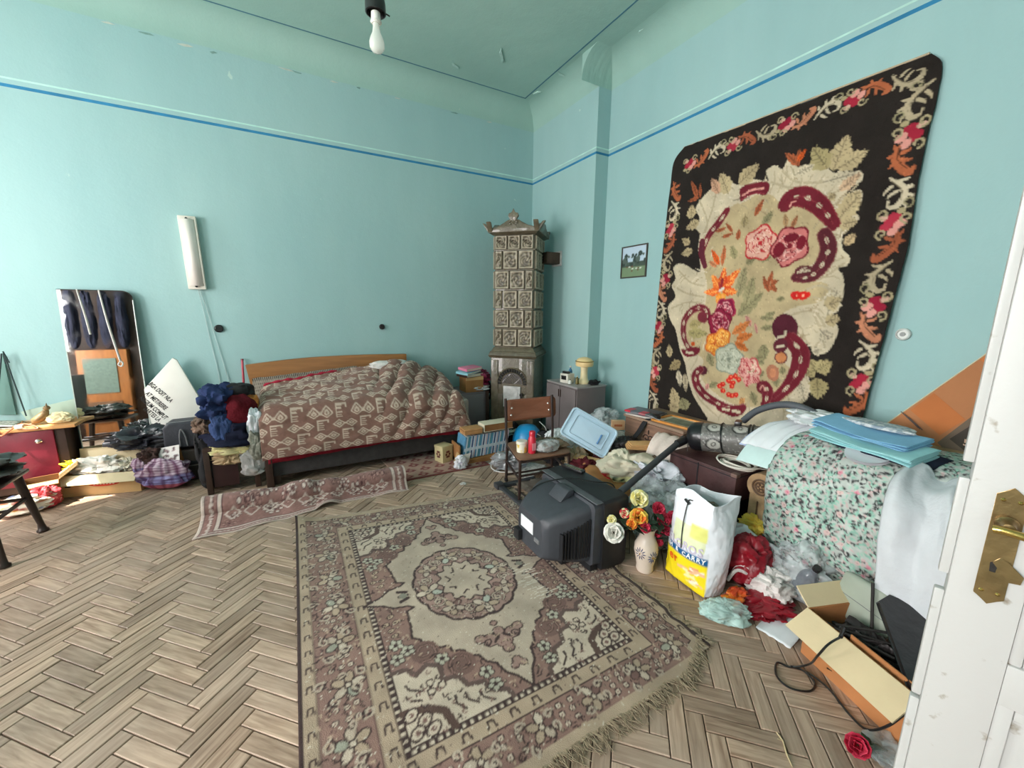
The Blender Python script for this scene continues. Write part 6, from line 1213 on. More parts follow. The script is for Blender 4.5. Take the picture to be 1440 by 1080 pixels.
t = thing('red_bottle', 'red plastic bottle standing on the school chair seat', 'bottle', (1.655, 2.62, SZ)); RDP = mat('red plastic gloss', (206, 30, 56), .3, .12, 8, .03, spec=.6); G().lathe([(.025, 0), (.031, .004), (.031, .125), (.024, .14), (.022, .15)], 18).build('body', RDP, t, smooth=True); G().lathe([(.004, .148), (.026, .148), (.026, .178), (.022, .184), (.004, .185)], 16).build('cap', RDP, t, smooth=True); G().box((-.017, -.0325, .03), (.017, -.0285, .09)).build('label', mat('pink label', (232, 150, 160), .5, .15, 60, 0), t)
t = thing('ointment_jar', 'white and yellow plastic jar behind red bottle on chair', 'jar', (1.60, 2.69, SZ)); G().lathe([(.02, 0), (.042, 0), (.044, .07), (.02, .07)], 18).build('body', mat('yellow printed jar', (226, 196, 90), .4, .3, 20, 0, c2=(236, 230, 214), contrast=(.45, .55)), t, smooth=True); G().lathe([(.02, .068), (.047, .068), (.047, .088), (.044, .092), (.004, .093)], 18).build('lid', WPL, t, smooth=True)
t = thing('bag_of_bulbs', 'clear plastic bag of brown bulbs on the school chair', 'bag', (1.79, 2.60, SZ), .1); clump('film', PLC, t, (0, 0, 0), (.21, .15, .10), 83, .12, 2, ridge=.3); BULB = mat('brown onion skin', (150, 124, 112), .7, .4, 20, .2)
for k, (x, y) in enumerate(((-.05, 0), (.02, .02), (.06, -.01), (-.01, -.03), (-.07, .03))): clump('bulb', BULB, t, (x, y, .01), (.065, .055, .055), k, .15, 3, 16, 10)
t = thing('green_sprig', 'dry green fir sprig lying at back of school chair', 'sprig', (1.87, 2.77, SZ+.01), -.3); GRN = mat('dull green needles', (74, 84, 58), .8, .4, 20, .1); g = G(); g.tube([(-.12, 0, .01), (0, .01, .03), (.13, 0, .015)], .004, 5); g.build('twig', DWOOD, t); g = G()
for k in range(70):
    x = rnd.uniform(-.12, .13); a = rnd.choice((-1, 1))*rnd.uniform(.5, 1.2); g.tube([(x, 0, .02), (x+.03, a*.03, .03+rnd.uniform(-.01, .04))], [.0022, .0008], 4)
o = g.build('needles', GRN, t); o['kind'] = 'stuff'
t = thing('brown_paper_bag', 'flat brown paper bag at right of school chair seat', 'bag', (1.96, 2.70, SZ)); clump('paper', mat('crumpled brown paper', (150, 124, 100), .8, .2, 12, .4), t, (0, 0, 0), (.16, .22, .035), 85, .3)
t = thing('floor_frame', 'dark grey plastic base frame lying on floor under the chair', 'frame', (1.62, 2.66, 0), .0); DG = mat('dark grey plastic', (62, 64, 68), .5, .15, 10, .05)
g = G(); g.box((-.16, -.30, .0), (-.11, .22, .03)); g.box((-.11, -.30, 0), (.22, -.25, .03)); g.box((-.11, .17, 0), (.22, .22, .03)); g.build('base', DG, t, bevel=.008); G().box((-.19, -.32, .0), (-.10, -.24, .05)).build('corner_block', DG, t, bevel=.01); G().box((-.175, .16, .0), (-.10, .24, .045)).build('corner_block', DG, t, bevel=.01)
heap('grey_rag', 'grey dirty rag on the floor beneath the school chair', 'rag', clothm('dirty grey rag', (120, 112, 102)), (1.78, 2.72, .0), (.30, .26, .03), 86, .3); t = thing('paper_stack', 'loose white papers on floor behind chair legs', 'paper', (1.90, 3.06, 0), .2)
for k in range(4): G().box((-.16+.02*k, -.11, .004*k), (.14+.01*k, .12-.02*k, .004*k+.003), Matrix.Rotation(.15*k, 4, 'Z')).build('sheet', PPR, t)
heap('silver_bag', 'crumpled silvery plastic bag under the school chair back', 'bag', mat('silver foil film', (190, 190, 194), .25, .4, 10, .6, 20, metal=.3), (1.76, 3.20, 0), (.30, .20, .16), 87, .4, 3, part='film'); t = thing('extension_lead', 'white cord loop on floor beside magazine row', 'cord', (1.70, 3.25, .006)); g = G(); g.tube(spl([(-.06, .08, .04), (-.10, .0, .01), (-.07, -.10, .002), (.04, -.16, .002), (.16, -.18, .002)], 7), .005, 6); g.build('cable', mat('white pvc', (224, 222, 218), .4, .06, 9, 0), t, smooth=True); G().lathe([(.003, 0), (.009, .0), (.009, .03), (.003, .03)], 8, Matrix.Translation((.16, -.18, .004)) @ Matrix.Rotation(PI/2, 4, 'Y')).build('plug', BAK, t)
# plastic bags, storage lid and odds behind the television
heap('white_sack', 'tied white plastic sack behind the school chair', 'bag', PLW, (2.30, 3.00, .15), (.44, .28, .24), 91, .22, 2.2, part='film', ridge=.7); heap('grey_box_pile', 'dark grey sacking under the tied white sack', 'sack', BLK, (2.32, 3.05, 0), (.42, .34, .15), 92, .2)
TEALP = glass('pale blue translucent plastic', (196, 222, 240), .25, .82)
ld = thing('storage_lid', 'pale blue translucent storage box lid propped up', 'lid', (0, 0, 0)); q0 = depth_at(828, 608, 3.35); ld.location = q0
M3 = frame((0, 0, 0), (.50, -.45, -.35), (.32, .10, .62)); ld.rotation_euler = M3.to_euler()
def rrect(w, h, r, n=5): return [(sx_*(w-r)+r*math.cos(a), sy_*(h-r)+r*math.sin(a)) for sx_, sy_, a0 in ((1, 1, 0), (-1, 1, PI/2), (-1, -1, PI), (1, -1, 1.5*PI)) for a in np.linspace(a0, a0+PI/2, n)]
G().prism(rrect(.205, .125, .03), .006).build('panel', TEALP, ld, bevel=.002); g = G(); g.tube([(x, y, .010) for x, y in rrect(.205, .125, .03)], .010, 6, True); g.build('rim', TEALP, ld, smooth=True); g = G(); g.tube([(x, y, .010) for x, y in rrect(.150, .085, .02)], .005, 6, True); g.build('groove', TEALP, ld, smooth=True)
g = G(); g.tube([(.10, -.045, .012), (.10, -.055, .03), (.10, .03, .03), (.10, .02, .012)], .006, 6); g.build('handle', mat('blue plastic clip', (84, 136, 190), .4, .1, 9, 0), ld, smooth=True)
heap('clear_bag', 'inflated clear plastic bag behind the storage lid', 'bag', PLC, (2.72, 2.96, .34), (.26, .24, .20), 93, .25, 2.4, part='film'); heap('white_paper_pile', 'crumpled white papers right of the storage lid', 'paper', PPR, (2.56, 2.62, .28), (.34, .30, .12), 94, .4, 3, part='sheet')
t = thing('peach_carton', 'small peach medicine carton standing on white papers', 'box', (2.66, 2.70, .40), -.5); PCH = mat('peach card', (224, 176, 134), .6, .08, 9, 0); G().box((-.06, -.025, 0), (.06, .025, .085)).build('body', PCH, t, bevel=.002); G().box((-.04, -.0262, .035), (.035, -.025, .055)).build('print', mat('orange brown print', (196, 110, 70), .6, .2, 60, 0), t); G().box((-.06, -.025, .085), (.06, .025, .088)).build('lid', PCH, t)
t = thing('boots_bag', 'black leather bag with strap rising to the wooden chest', 'bag', (2.45, 2.36, .30), .1); clump('body', mat('soft black leather', (28, 26, 27), .45, .3, 8, .3), t, (0, 0, 0), (.26, .22, .15), 95, .22, 2.2); g = G(); sp = spl([Vector((.02, .0, .10)), Vector((.09, -.03, .18)), Vector((.125, -.06, .27)), Vector((.15, -.08, .31))], 7)
for i in range(len(sp)-1): a_, b_ = Vector(sp[i]), Vector(sp[i+1]); n_ = Vector((.0, .026, -.006)); k0 = len(g.v); g.v += [a_-n_, a_+n_, b_+n_, b_-n_]; g.f.append([k0, k0+1, k0+2, k0+3])
g.build('strap', BLK, t, solid=.005)
t = carton('brown_carton', 'open brown carton behind the television with maroon book inside', (2.25, 2.56, .10), .5, .13, .11, .19, CARDD, CARD, (('l', .06, 1.9), ('f', .07, 2.4))); book('maroon_book', 'maroon album leaning in the open brown carton', (2.27, 2.50, .20), (.22, .16, .045), .6, mat('maroon leatherette', (92, 28, 44), .5, .15, 9, .05), PAGE, None, (.5, -.3))
heap('pink_packet', 'small pink packet on the maroon album', 'packet', mat('pink film', (214, 120, 140), .4, .2, 12, .3), (2.28, 2.60, .31), (.12, .07, .05), 96, .3, part='film'); heap('beige_sack', 'wrinkled beige sack under the storage lid', 'sack', clothm('beige sack', (186, 168, 138)), (2.13, 2.66, 0), (.20, .24, .30), 97, .4, 3); heap('burgundy_cloth', 'dark burgundy cloth behind television top', 'cloth', clothm('burgundy cloth', (92, 36, 42)), (2.02, 2.42, .18), (.26, .20, .12), 98, .35, 3)
heap('card_floor_pile', 'flattened brown cardboard heaped behind the television', 'cardboard', CARDD, (2.08, 2.16, 0), (.50, .62, .28), 99, .18, 1.8, part='sheet', power=4)
def jute(u, v):
    c = Cv(1, 1, 70, (206, 198, 176)); c.rect(.50, .26, .86, .42, (224, 218, 164)); c.rect(.50, .24, .57, .44, (196, 50, 56)); c.rect(.78, .30, .85, .44, (30, 136, 104)); c.rect(.62, .34, .645, .43, (40, 60, 44)); c.rect(.66, .31, .70, .36, (40, 60, 44)); return c.get(u, v)
t = thing('jute_bag', 'beige cotton shopping bag with red and green print', 'bag', (2.15, 2.07, .25), -.4); clump('cloth', mat_col('printed cotton', .9, .4, 90, .15, 12, .1), t, (0, 0, 0), (.34, .30, .21), 101, .3, 2.2, 60, 36, col=jute)
heap('white_shirt', 'white and grey crumpled shirt behind the vacuum tube', 'shirt', clothm('white grey shirting', (214, 214, 222)), (2.24, 1.90, .26), (.26, .32, .17), 102, .42, 3); t = thing('envelope_bundle', 'bundle of brown envelopes above the beige shopping bag', 'envelopes', (2.42, 2.17, .42), -.55); KR = mat('kraft paper', (216, 168, 112), .8, .1, 12, .05)
for k in range(4): G().box((-.13+.008*k, -.055, .012*k), (.13+.008*k, .055, .012*k+.009), Matrix.Rotation(.06*k-.1, 4, 'Z')).build('envelope', KR, t, bevel=.003)
heap('folder_pile', 'pile of old folders supporting the envelopes', 'papers', mat('brown old paper', (110, 88, 72), .85, .3, 9, .2), (2.42, 2.10, 0), (.32, .40, .42), 104, .15, 2, part='sheet', power=5)
t = thing('rolled_towel', 'off white thick cloth leaning on wooden chest', 'cloth', (2.43, 1.91, .355)); drape('cloth', clothm('off white wool', (222, 206, 196)), t, [(.14, .06, .17), (.09, .03, .185), (.02, .02, .15), (-.05, 0, .06), (-.08, -.02, -.02)], (.35, -.9, -.1), .30, 24, 20, .008, solid=.02)
# ---------------------------------------------------------------- television, flowers, bags
TVB = mat('charcoal television plastic', (58, 61, 67), .48, .10, 30, .12, 200, spec=.5); TVD = mat('black television plastic', (30, 31, 34), .5, .12, 20, .05)
tv = thing('television', 'old charcoal tube television turned away on the carpet corner', 'television', (1.47, 1.845, .012))
def loft(secs, n=32, cap=True):
    """rounded-rectangle sections (x, y0, y1, z0, z1, r)"""
    g = G()
    for x, y0, y1, z0, z1, r in secs:
        for q in range(4):
            cy, cz, a0 = ((y1-r, z1-r, 0), (y0+r, z1-r, PI/2), (y0+r, z0+r, PI), (y1-r, z0+r, 1.5*PI))[q]
            for a in np.linspace(a0, a0+PI/2, n//4): g.v.append(Vector((x, cy+r*math.cos(a), cz+r*math.sin(a))))
    m = 4*(n//4)
    for k in range(len(secs)-1):
        for j in range(m): a = k*m; g.f.append([a+j, a+(j+1) % m, a+m+(j+1) % m, a+m+j])
    if cap: g.f.append(list(range(m))); g.f.append(list(range((len(secs)-1)*m, len(secs)*m))[::-1])
    return g
loft([(.005, -.285, .285, .012, .435, .02), (.06, -.288, .288, .0, .44, .02), (.17, -.288, .288, .0, .44, .025), (.195, -.278, .278, .01, .43, .02)]).build('front_housing', TVD, tv, smooth=True)
loft([(.005, -.272, .272, .035, .425, .03), (-.05, -.268, .268, .04, .42, .03), (-.055, -.245, .245, .05, .405, .04), (-.12, -.235, .235, .055, .395, .05), (-.20, -.20, .20, .065, .365, .05), (-.275, -.165, .165, .075, .335, .05), (-.305, -.14, .14, .085, .315, .05)]).build('back_shell', TVB, tv, smooth=True)
loft([(.195, -.262, .262, .035, .41, .04), (.203, -.25, .25, .045, .40, .05), (.212, -.15, .15, .13, .33, .05)]).build('screen', mat('dark tube glass', (34, 38, 36), .1, .05, 9, 0, spec=.8), tv, smooth=True)
G().box((-.045, -.275, .425), (.008, .275, .431)).build('seam_strip', mat('dusty grey seam', (84, 88, 92), .6, .2, 20, 0), tv, bevel=.002)
g = G(); g.prism([(-.16, .385), (-.06, .41), (-.06, .445), (-.10, .445)], .13, Matrix.Translation((0, .04, 0)) @ Matrix.Rotation(PI/2, 4, 'X')); g.build('yoke_hump', TVB, tv, bevel=.008)
for k in range(10):
    x = -.225+.018*k; yy = -.183-.0031*k*1.02-(.006 if k > 3 else 0); zt = .26+.008*k
    G().box((x-.0035, yy-.034, .10), (x+.0035, yy+.004, zt)).build('vent_slat', TVD, tv)
lb = G().box((-.308, -.03, .19), (-.3045, .105, .265)).build('label', mat('white sticker', (226, 228, 230), .5, .05, 40, 0), tv); G().box((-.312, -.10, .165), (-.300, -.05, .19)).build('connector', mat('aluminium socket', (150, 152, 154), .4, .1, 20, 0, metal=.6), tv, bevel=.003)
G().box((-.16, -.12, .0), (-.02, .12, .06)).build('foot', TVD, tv, bevel=.006); G().box((-.05, -.25, .0), (.005, .25, .045)).build('sole', TVD, tv, bevel=.006)
G().box((-.335, .09, .095), (-.295, .15, .165)).build('aerial_socket', TVD, tv, bevel=.006)
g = G(); g.tube(spl([(-.29, .13, .13), (-.27, .16, .25), (-.17, .16, .39), (.0, .05, .452), (.11, -.06, .449), (.19, -.12, .446), (.22, -.14, .40), (.25, -.13, .25), (.27, -.10, .02)], 8), .0045, 6); g.build('mains_lead', BAK, tv, smooth=True)
t = thing('remote_control', 'black remote control lying on top of the television', 'remote', (1.60, 2.01, .4525), 1.82); t.location.z = .4535; G().box((-.085, -.022, 0), (.085, .022, .018)).build('case', BAK, t, bevel=.005)
g = G()
for i in range(7):
    for j in range(3): g.cbox((-.06+.018*i, -.012+.012*j, .0185), (.009, .007, .003))
g.build('buttons', mat('olive grey buttons', (120, 122, 96), .6, .3, 60, 0), t)
# vase with artificial flowers
vs_ = thing('flower_vase', 'cream ceramic vase painted with blue flowers beside television', 'vase', (1.735, 1.475, 0)); VAS = mat('cream glazed ceramic', (222, 206, 190), .3, .12, 6, .04, spec=.5)
G().lathe([(.035, 0), (.046, .0), (.050, .012), (.048, .03), (.056, .075), (.068, .125), (.066, .165), (.048, .205), (.040, .225), (.043, .255), (.052, .272), (.048, .273), (.037, .255), (.034, .23)], 32).build('body', VAS, vs_, smooth=True)
def vr(z): return np.interp(z, [0, .03, .075, .125, .165, .205, .225, .255], [.048, .049, .056, .068, .066, .048, .040, .043])
BLF = mat('blue brush paint', (70, 78, 112), .4, .2, 40, 0)
for ca, cz in ((-2.9, .13), (-1.75, .115), (-.6, .13)):
    g = G()
    for k in range(11):
        a = k*2*PI/11; pts = []
        for r in (.010, .022, .033): an = ca+r*math.cos(a)/.066; z = cz+r*math.sin(a)*1.2; R_ = vr(z)+.0008; pts.append((R_*math.cos(an), R_*math.sin(an), z))
        g.tube(pts, [.001, .0032, .0012], 5)
    g.build('painted_flower', BLF, vs_)
    an = ca; G().lathe([(.001, 0), (.008, 0), (.001, .002)], 8, Matrix.Translation(((vr(cz))*math.cos(an), vr(cz)*math.sin(an), cz)) @ Matrix.Rotation(PI/2, 4, 'X')).build('painted_centre', mat('ochre paint', (170, 130, 60), .4, .2, 40, 0), vs_)
VP = Vector((1.735, 1.475, 0)); LEAFM = mat('dark green fabric leaf', (46, 66, 48), .6, .3, 30, .1); STEM = mat('green wire stem', (60, 84, 54), .6, .2, 30, 0)
def blossom(name, label, px, py, dep, r, cols, seed, group='artificial flowers in the vase', droop=.3):
    P = depth_at(px, py, dep); rs = random.Random(seed); r *= .95; t = thing(name, label, 'flower', P, 0, group)
    ax = Vector((P.x-VP.x, P.y-VP.y, .0))*1.2+Vector((-.35, -.75, .55)); ax.normalize(); R_ = ax.to_track_quat('Z', 'Y').to_matrix()
    for ringn, n, tilt, s in ((0, 4, .25, .62), (1, 5, .65, .85), (2, 6, 1.05, 1.0)):
        for k in range(n):
            a = 2*PI*(k+.5*ringn)/n+rs.uniform(-.2, .2); g = G(); w = r*.72*s; l = r*s
            def pf_(u, v, a=a, w=w, l=l, tilt=tilt):
                x = (u-.5)*2; ww = w*math.sin(PI*(.12+.80*v))**.7; d = l*v; z0 = d*math.cos(tilt)+.10*r*x*x; rr_ = d*math.sin(tilt)+.08*r; y = x*ww
                z0 -= (.20*r if ringn == 2 else 0)*v*v
                return R_ @ Vector((rr_*math.cos(a)-y*math.sin(a), rr_*math.sin(a)+y*math.cos(a), z0+.10*r*math.sin(3*x+a)*v))
            g.sheet(pf_, 6, 6); g.build('petal', cols[(ringn+k) % len(cols)], t, smooth=True, solid=.0012)
    g = G(); b = Vector((VP.x, VP.y, .25))-P; mid = b*.5+Vector((0, 0, .03)); g.tube(spl([R_ @ Vector((0, 0, -.004)), mid, b], 6), .0028, 5); g.build('stem', STEM, t, smooth=True)
    for k in range(3):
        c0 = (mid*(.5+.5*k)) if k < 2 else mid*.3; dr = Vector((rs.uniform(-1, 1), rs.uniform(-1, 1), rs.uniform(-.3, .6))).normalized(); sd = dr.cross(Vector((0, 0, 1))).normalized(); g = G()
        g.sheet(lambda u, v: c0+dr*(v*.075)+sd*((u-.5)*.045*math.sin(PI*(.08+.92*v)))+Vector((0, 0, -.02*v*v+.008*abs(u-.5))), 4, 6); g.build('leaf', LEAFM, t, smooth=True, solid=.001)
    return t
def pm(n, c): return mat(n, c, .6, .12, 30, .1, spec=.3)
dv = proj((1.735, 1.475, .35))[2]
WR_ = [pm('white silk petal', (232, 230, 220)), pm('soft white silk petal', (214, 212, 204))]; YE = [pm('pale yellow silk petal', (232, 222, 140)), pm('cream silk petal', (238, 232, 186))]; ORG = [pm('orange silk petal', (238, 168, 60)), pm('yellow silk petal', (240, 206, 90)), pm('deep orange silk petal', (228, 116, 50))]; CRI = [pm('crimson silk petal', (168, 28, 54)), pm('rose red silk petal', (196, 54, 80))]; PKR = [pm('coral silk petal', (224, 70, 80)), pm('cream silk petal', (238, 232, 186))]
blossom('silk_rose', 'big white silk rose drooping left from the vase', 863, 749, dv-.06, .062, WR_, 1); blossom('silk_rose', 'pale yellow silk rose topping the vase bouquet', 898, 702, dv+.02, .058, YE, 2); blossom('silk_rose', 'big orange and yellow silk rose in mid bouquet', 897, 728, dv-.02, .058, ORG, 3); blossom('silk_bud', 'small coral and cream silk bud left in the bouquet', 878, 722, dv, .032, PKR, 4); blossom('silk_bud', 'small pale yellow silk bud above the white rose', 860, 731, dv-.04, .030, YE, 5); blossom('silk_bud', 'small dark red silk bud just over the vase rim', 907, 742, dv-.05, .034, CRI, 6); blossom('silk_bud', 'orange silk bud below the big orange rose', 888, 737, dv-.05, .034, [ORG[2], ORG[0]], 13)
for k, (px, py, r, lab) in enumerate(((925, 716, .045, 'topmost crimson silk bloom right in the bouquet'), (932, 732, .05, 'large crimson silk bloom right of bouquet centre'), (944, 728, .042, 'rightmost crimson silk bloom beside the plastic bag'), (936, 744, .042, 'lower crimson silk bloom at right of bouquet'), (924, 748, .034, 'small crimson silk bloom next to the vase neck'), (926, 762, .028, 'lowest rose red silk bud right of vase neck'))): blossom('silk_bloom', lab, px, py, dv+.04, r, CRI[::(-1 if k % 2 else 1)], 20+k)
# big printed carrier bag
cb = thing('carrier_bag', 'large white and yellow CASH & CARRY plastic bag full of things', 'bag', (1.90, 1.27, 0)); cb.rotation_euler = (0, math.radians(5), math.radians(-4))
def cbag(u, v): # u round the bag, v up
    t4 = (u*4) % 4; hx, hy = .085+.03*v, .155-.015*v
    seq = [(-hx, hy), (-hx, -hy), (hx, -hy), (hx, hy)]; a = seq[int(t4) % 4]; b = seq[(int(t4)+1) % 4]; f = t4-int(t4)
    x, y = a[0]+(b[0]-a[0])*f, a[1]+(b[1]-a[1])*f; q = math.hypot(x, y); k = 1-.13*(q/math.hypot(hx, hy))**4
    bulge = .035*math.sin(PI*f)*(math.sin(PI*min(1, v*1.1))**.8); nx, ny = ((-1, 0), (0, -1), (1, 0), (0, 1))[int(t4) % 4]
    z = .53*v+(.02*math.sin(u*17) if v > .9 else 0)-(.04*max(0, math.sin(u*2*PI+2.4)) if v > .93 else 0)
    w = .010*fbm(u*9, v*5, 2)+.006*fbm(u*22, v*12, 5)
    return (x*k+nx*(bulge+w), y*k+ny*(bulge+w), max(.004, z+.004))
c = Cv(1.0, .53, 260, (232, 236, 242)); fr = .25
c.rect(.0, .0, fr, .175, (246, 222, 34)); c.rect(.0, .175, fr, .215, (24, 96, 150)); c.rect(.05, .24, .23, .36, (226, 232, 190)); c.rect(.15, .30, .235, .38, (226, 226, 130))
rs = np.random.RandomState(6)
for k in range(14): x0 = rs.uniform(.10, .20); y0 = rs.uniform(.03, .13); c.line([(x0, y0), (x0+rs.uniform(.02, .05), y0+rs.uniform(-.02, .02))], rs.uniform(.004, .010), [(238, 190, 150), (250, 236, 170), (232, 150, 110), (246, 240, 220)][k % 4], True)
c.rect(.93, .0, 1.0, .175, (246, 222, 34)); g = G(); nu, nv = 200, 70; g.sheet(cbag, nu, nv, wrap=True); U, V = uvgrid2(nu, nv)
g.build('film', mat_col('printed bag plastic', .3, .12, 30, .03, 6, .5), cb, smooth=True, solid=.0015, col=c.get(U, V))
def onbag(u, v, off=.004): a = Vector(cbag(u, v)); e = Vector(cbag(u+.01, v))-Vector(cbag(u-.01, v)); h = Vector(cbag(u, v+.02))-Vector(cbag(u, v-.02)); n = e.cross(h).normalized(); return frame(a+n*off, e, h)
def wraptext(body, u0, u1, v, size, m, sx=1.0, bold=.0005):
    n = len(body)
    for i, ch in enumerate(body):
        if ch != ' ': text('letter', ch, size, m, cb, onbag(u0+(u1-u0)*(i+.5)/n, v, .0035), .0004, bold, sx)
WPR = mat('white bag print', (240, 242, 244), .4, .03, 20, 0); LIL = mat('faded lilac print', (206, 196, 214), .4, .06, 20, 0); ORP = mat('orange bag print', (232, 104, 34), .4, .06, 20, 0)
wraptext('CASH & CARRY', -.028, .238, .368, .036, WPR, .95, .0012); wraptext('SELGROS', -.02, .23, .45, .066, LIL, .85, .0015); wraptext('er', .040, .105, .255, .075, ORP, .9, .002)
g = G(); A_ = Vector(cbag(.11, .90))+Vector((-.008, 0, 0)); B_ = Vector(cbag(.125, .42))+Vector((-.008, 0, 0)); g.tube(spl([A_+Vector((.06, -.05, .03)), A_+Vector((.01, -.02, .015)), A_, (A_+B_)/2+Vector((-.006, .006, 0)), B_], 6), .003, 6); g.tube([A_+Vector((-.003, .02, .008)), A_+Vector((-.003, -.012, -.008))], .007, 6); g.build('drawstring', BAK, cb, smooth=True)
clump('contents', mat('brown glass things', (110, 104, 88), .4, .5, 14, .3), cb, (.0, .0, .30), (.15, .22, .16), 4, .25, 3)
heap('green_film_bag', 'small limp clear greenish plastic bag before carrier bag', 'bag', glass('pale green film', (196, 226, 220), .25, .62, var=.2), (1.775, 1.005, 0), (.22, .13, .09), 111, .24, 1.9, -.6, ridge=.8, part='film')
# clear sheeting and things behind the flowers
t = thing('clear_sheeting', 'crumpled grey clear plastic sheeting behind the silk flowers', 'plastic', (2.08, 1.64, 0)); clump('film', PLC, t, (0, 0, 0), (.46, .40, .40), 112, .3, 2.4, 50, 30); clump('stuffing', clothm('grey padding', (176, 174, 170)), t, (.06, -.02, 0), (.34, .30, .30), 113, .25, 2.4)
heap('white_film', 'white plastic wrap lying below the dark brown suitcase', 'plastic', PLW, (2.22, 1.42, .0), (.24, .44, .30), 114, .3, 2.6, part='film')
heap('orange_packet', 'yellow and orange sweet packet under the suitcase', 'packet', mat('yellow orange foil', (232, 176, 70), .4, .4, 10, .4, c2=(226, 206, 90)), (2.36, 1.21, .20), (.12, .14, .11), 115, .35, 3, part='film'); heap('dark_sack', 'black sack stuffed beneath the suitcase and packet', 'sack', BLK, (2.42, 1.20, 0), (.34, .34, .21), 116, .2)
# wooden chest with carved initials
CHW = mat('rough brown chest wood', (136, 104, 86), .7, .28, 4, .25, 40, stretch=(10, 1.2, 10)); t = thing('wooden_chest', 'rough brown wooden chest with carved scrolls under framed picture', 'chest', (2.82, 2.245, 0))
for k in range(4): G().box((-.22, -.30, .02+.138*k), (-.20, .305, .154+.138*k)).build('plank', CHW, t, bevel=.003)
G().box((-.20, -.30, .02), (.21, .30, .55)).build('body', CHW, t, bevel=.004); G().box((-.235, -.315, .575), (.22, .318, .60)).build('lid', mat('grey brown lid wood', (150, 124, 104), .6, .2, 4, .2, 40, stretch=(10, 1.2, 10)), t, bevel=.005)
g = G()
for s in (-1, 1): g.tube([(-.223, .03+s*(.035*(1-q/8)*math.cos(q)+.02), .44+.035*(1-q/8)*math.sin(q)) for q in np.linspace(0, 6.5, 22)], .0045, 5)
g.tube([(-.223, .03, .48), (-.223, .03, .515)], .006, 5); g.build('carving', DWOOD, t, smooth=True)
t = thing('magazine_pile', 'grey and red folded magazines lying on the chest left end', 'magazines', (2.70, 2.42, .60), .25); GRM = mat('grey magazine cover', (96, 98, 106), .4, .25, 12, 0); REDM = mat('red magazine cover', (206, 40, 62), .4, .1, 12, 0)
G().box((-.10, -.14, 0), (.13, .13, .014)).build('magazine', WC, t, bevel=.003); G().box((-.09, -.15, .014), (.12, .12, .028), Matrix.Rotation(.1, 4, 'Z')).build('magazine', GRM, t, bevel=.003); G().box((-.10, -.13, .028), (.10, .14, .040), Matrix.Rotation(-.05, 4, 'Z')).build('magazine', GRM, t, bevel=.003); G().box((-.104, .085, .026), (.0, .142, .0415), Matrix.Rotation(-.05, 4, 'Z')).build('red_panel', REDM, t); G().box((-.104, -.06, .027), (-.02, .0, .0415), Matrix.Rotation(-.05, 4, 'Z')).build('red_panel', REDM, t)
g = G(); g.sheet(lambda u, v: (-.14+.09*v, -.22+.34*u, .008+.03*math.sin(PI*u)*(1-v)+.006), 16, 6); g.build('curled_page', mat('glossy white page', (214, 214, 216), .35, .25, 14, 0), t, smooth=True, solid=.002)
t = thing('gilt_picture', 'orange framed picture lying flat on the wooden chest', 'picture', (2.76, 2.10, .602), .10); OFR = mat('orange varnished frame', (206, 138, 66), .4, .15, 9, .05)
g = G()
for q in (((-.14, -.18), (.14, -.155)), ((-.14, .155), (.14, .18)), ((-.14, -.155), (-.115, .155)), ((.115, -.155), (.14, .155))): g.box((q[0][0], q[0][1], 0), (q[1][0], q[1][1], .018))
g.build('frame', OFR, t, bevel=.004); G().box((-.115, -.155, 0), (.115, .155, .008)).build('mount', mat('cream mount', (206, 198, 172), .6, .05, 9, 0), t); G().box((-.075, -.11, .008), (.075, .11, .0095)).build('print', mat('grey green print', (120, 128, 112), .5, .4, 14, 0), t)
t = thing('sunglasses_case', 'small black glasses case on the corner of framed picture', 'case', (2.655, 2.27, .622), 1.2); loft([(-.06, -.02, .02, 0, .02, .009), (-.05, -.026, .026, 0, .03, .012), (.05, -.026, .026, 0, .03, .012), (.06, -.02, .02, 0, .02, .009)], 24).build('shell', BAK, t, smooth=True); G().box((-.05, -.0275, .014), (.05, .0275, .016)).build('seam', GRM, t)
# dark brown suitcase on a box, with cable coil
OXB = mat('oxblood worn leather', (72, 44, 44), .5, .35, 6, .25, 40); t = thing('old_suitcase', 'worn dark brown suitcase with split front under the cable', 'suitcase', (2.53, 1.56, .345)); G().box((-.23, -.235, 0), (.22, .25, .19)).build('shell', OXB, t, bevel=.010, seg=2); G().box((-.234, .02, .01), (-.228, .028, .18)).build('seam', BLK, t); G().box((-.232, -.237, .165), (.222, .252, .17)).build('lid_line', BLK, t)
for z in (0, .168): g = G().box((-.236, -.241, z), (-.195, -.20, z+.024)); g.build('corner_cap', mat('scuffed leather corner', (110, 84, 76), .6, .4, 20, .1), t, bevel=.006)
t = thing('dark_crate', 'dark wooden crate carrying the worn suitcase', 'crate', (2.58, 1.60, 0)); BLW = mat('blackened wood', (36, 28, 26), .8, .3, 6, .2)
for k in range(3): G().box((-.22, -.22, .015+.11*k), (-.20, .22, .11+.11*k)).build('slat', BLW, t, bevel=.003)
G().box((-.20, -.22, 0), (.20, .22, .34)).build('body', BLW, t, bevel=.004)
t = thing('cable_coil', 'white cable wound in a flat coil on the suitcase', 'cable', (2.46, 1.42, .536)); g = G()
for k in range(6): r = .055+.010*k; g.tube([(r*1.0*math.cos(a), r*1.25*math.sin(a)+.01*math.sin(k*2), .006+.007*(k % 3)+.006*math.sin(a*2+k)) for a in np.linspace(0, 2*PI, 28, endpoint=False)], .0058, 6, True)
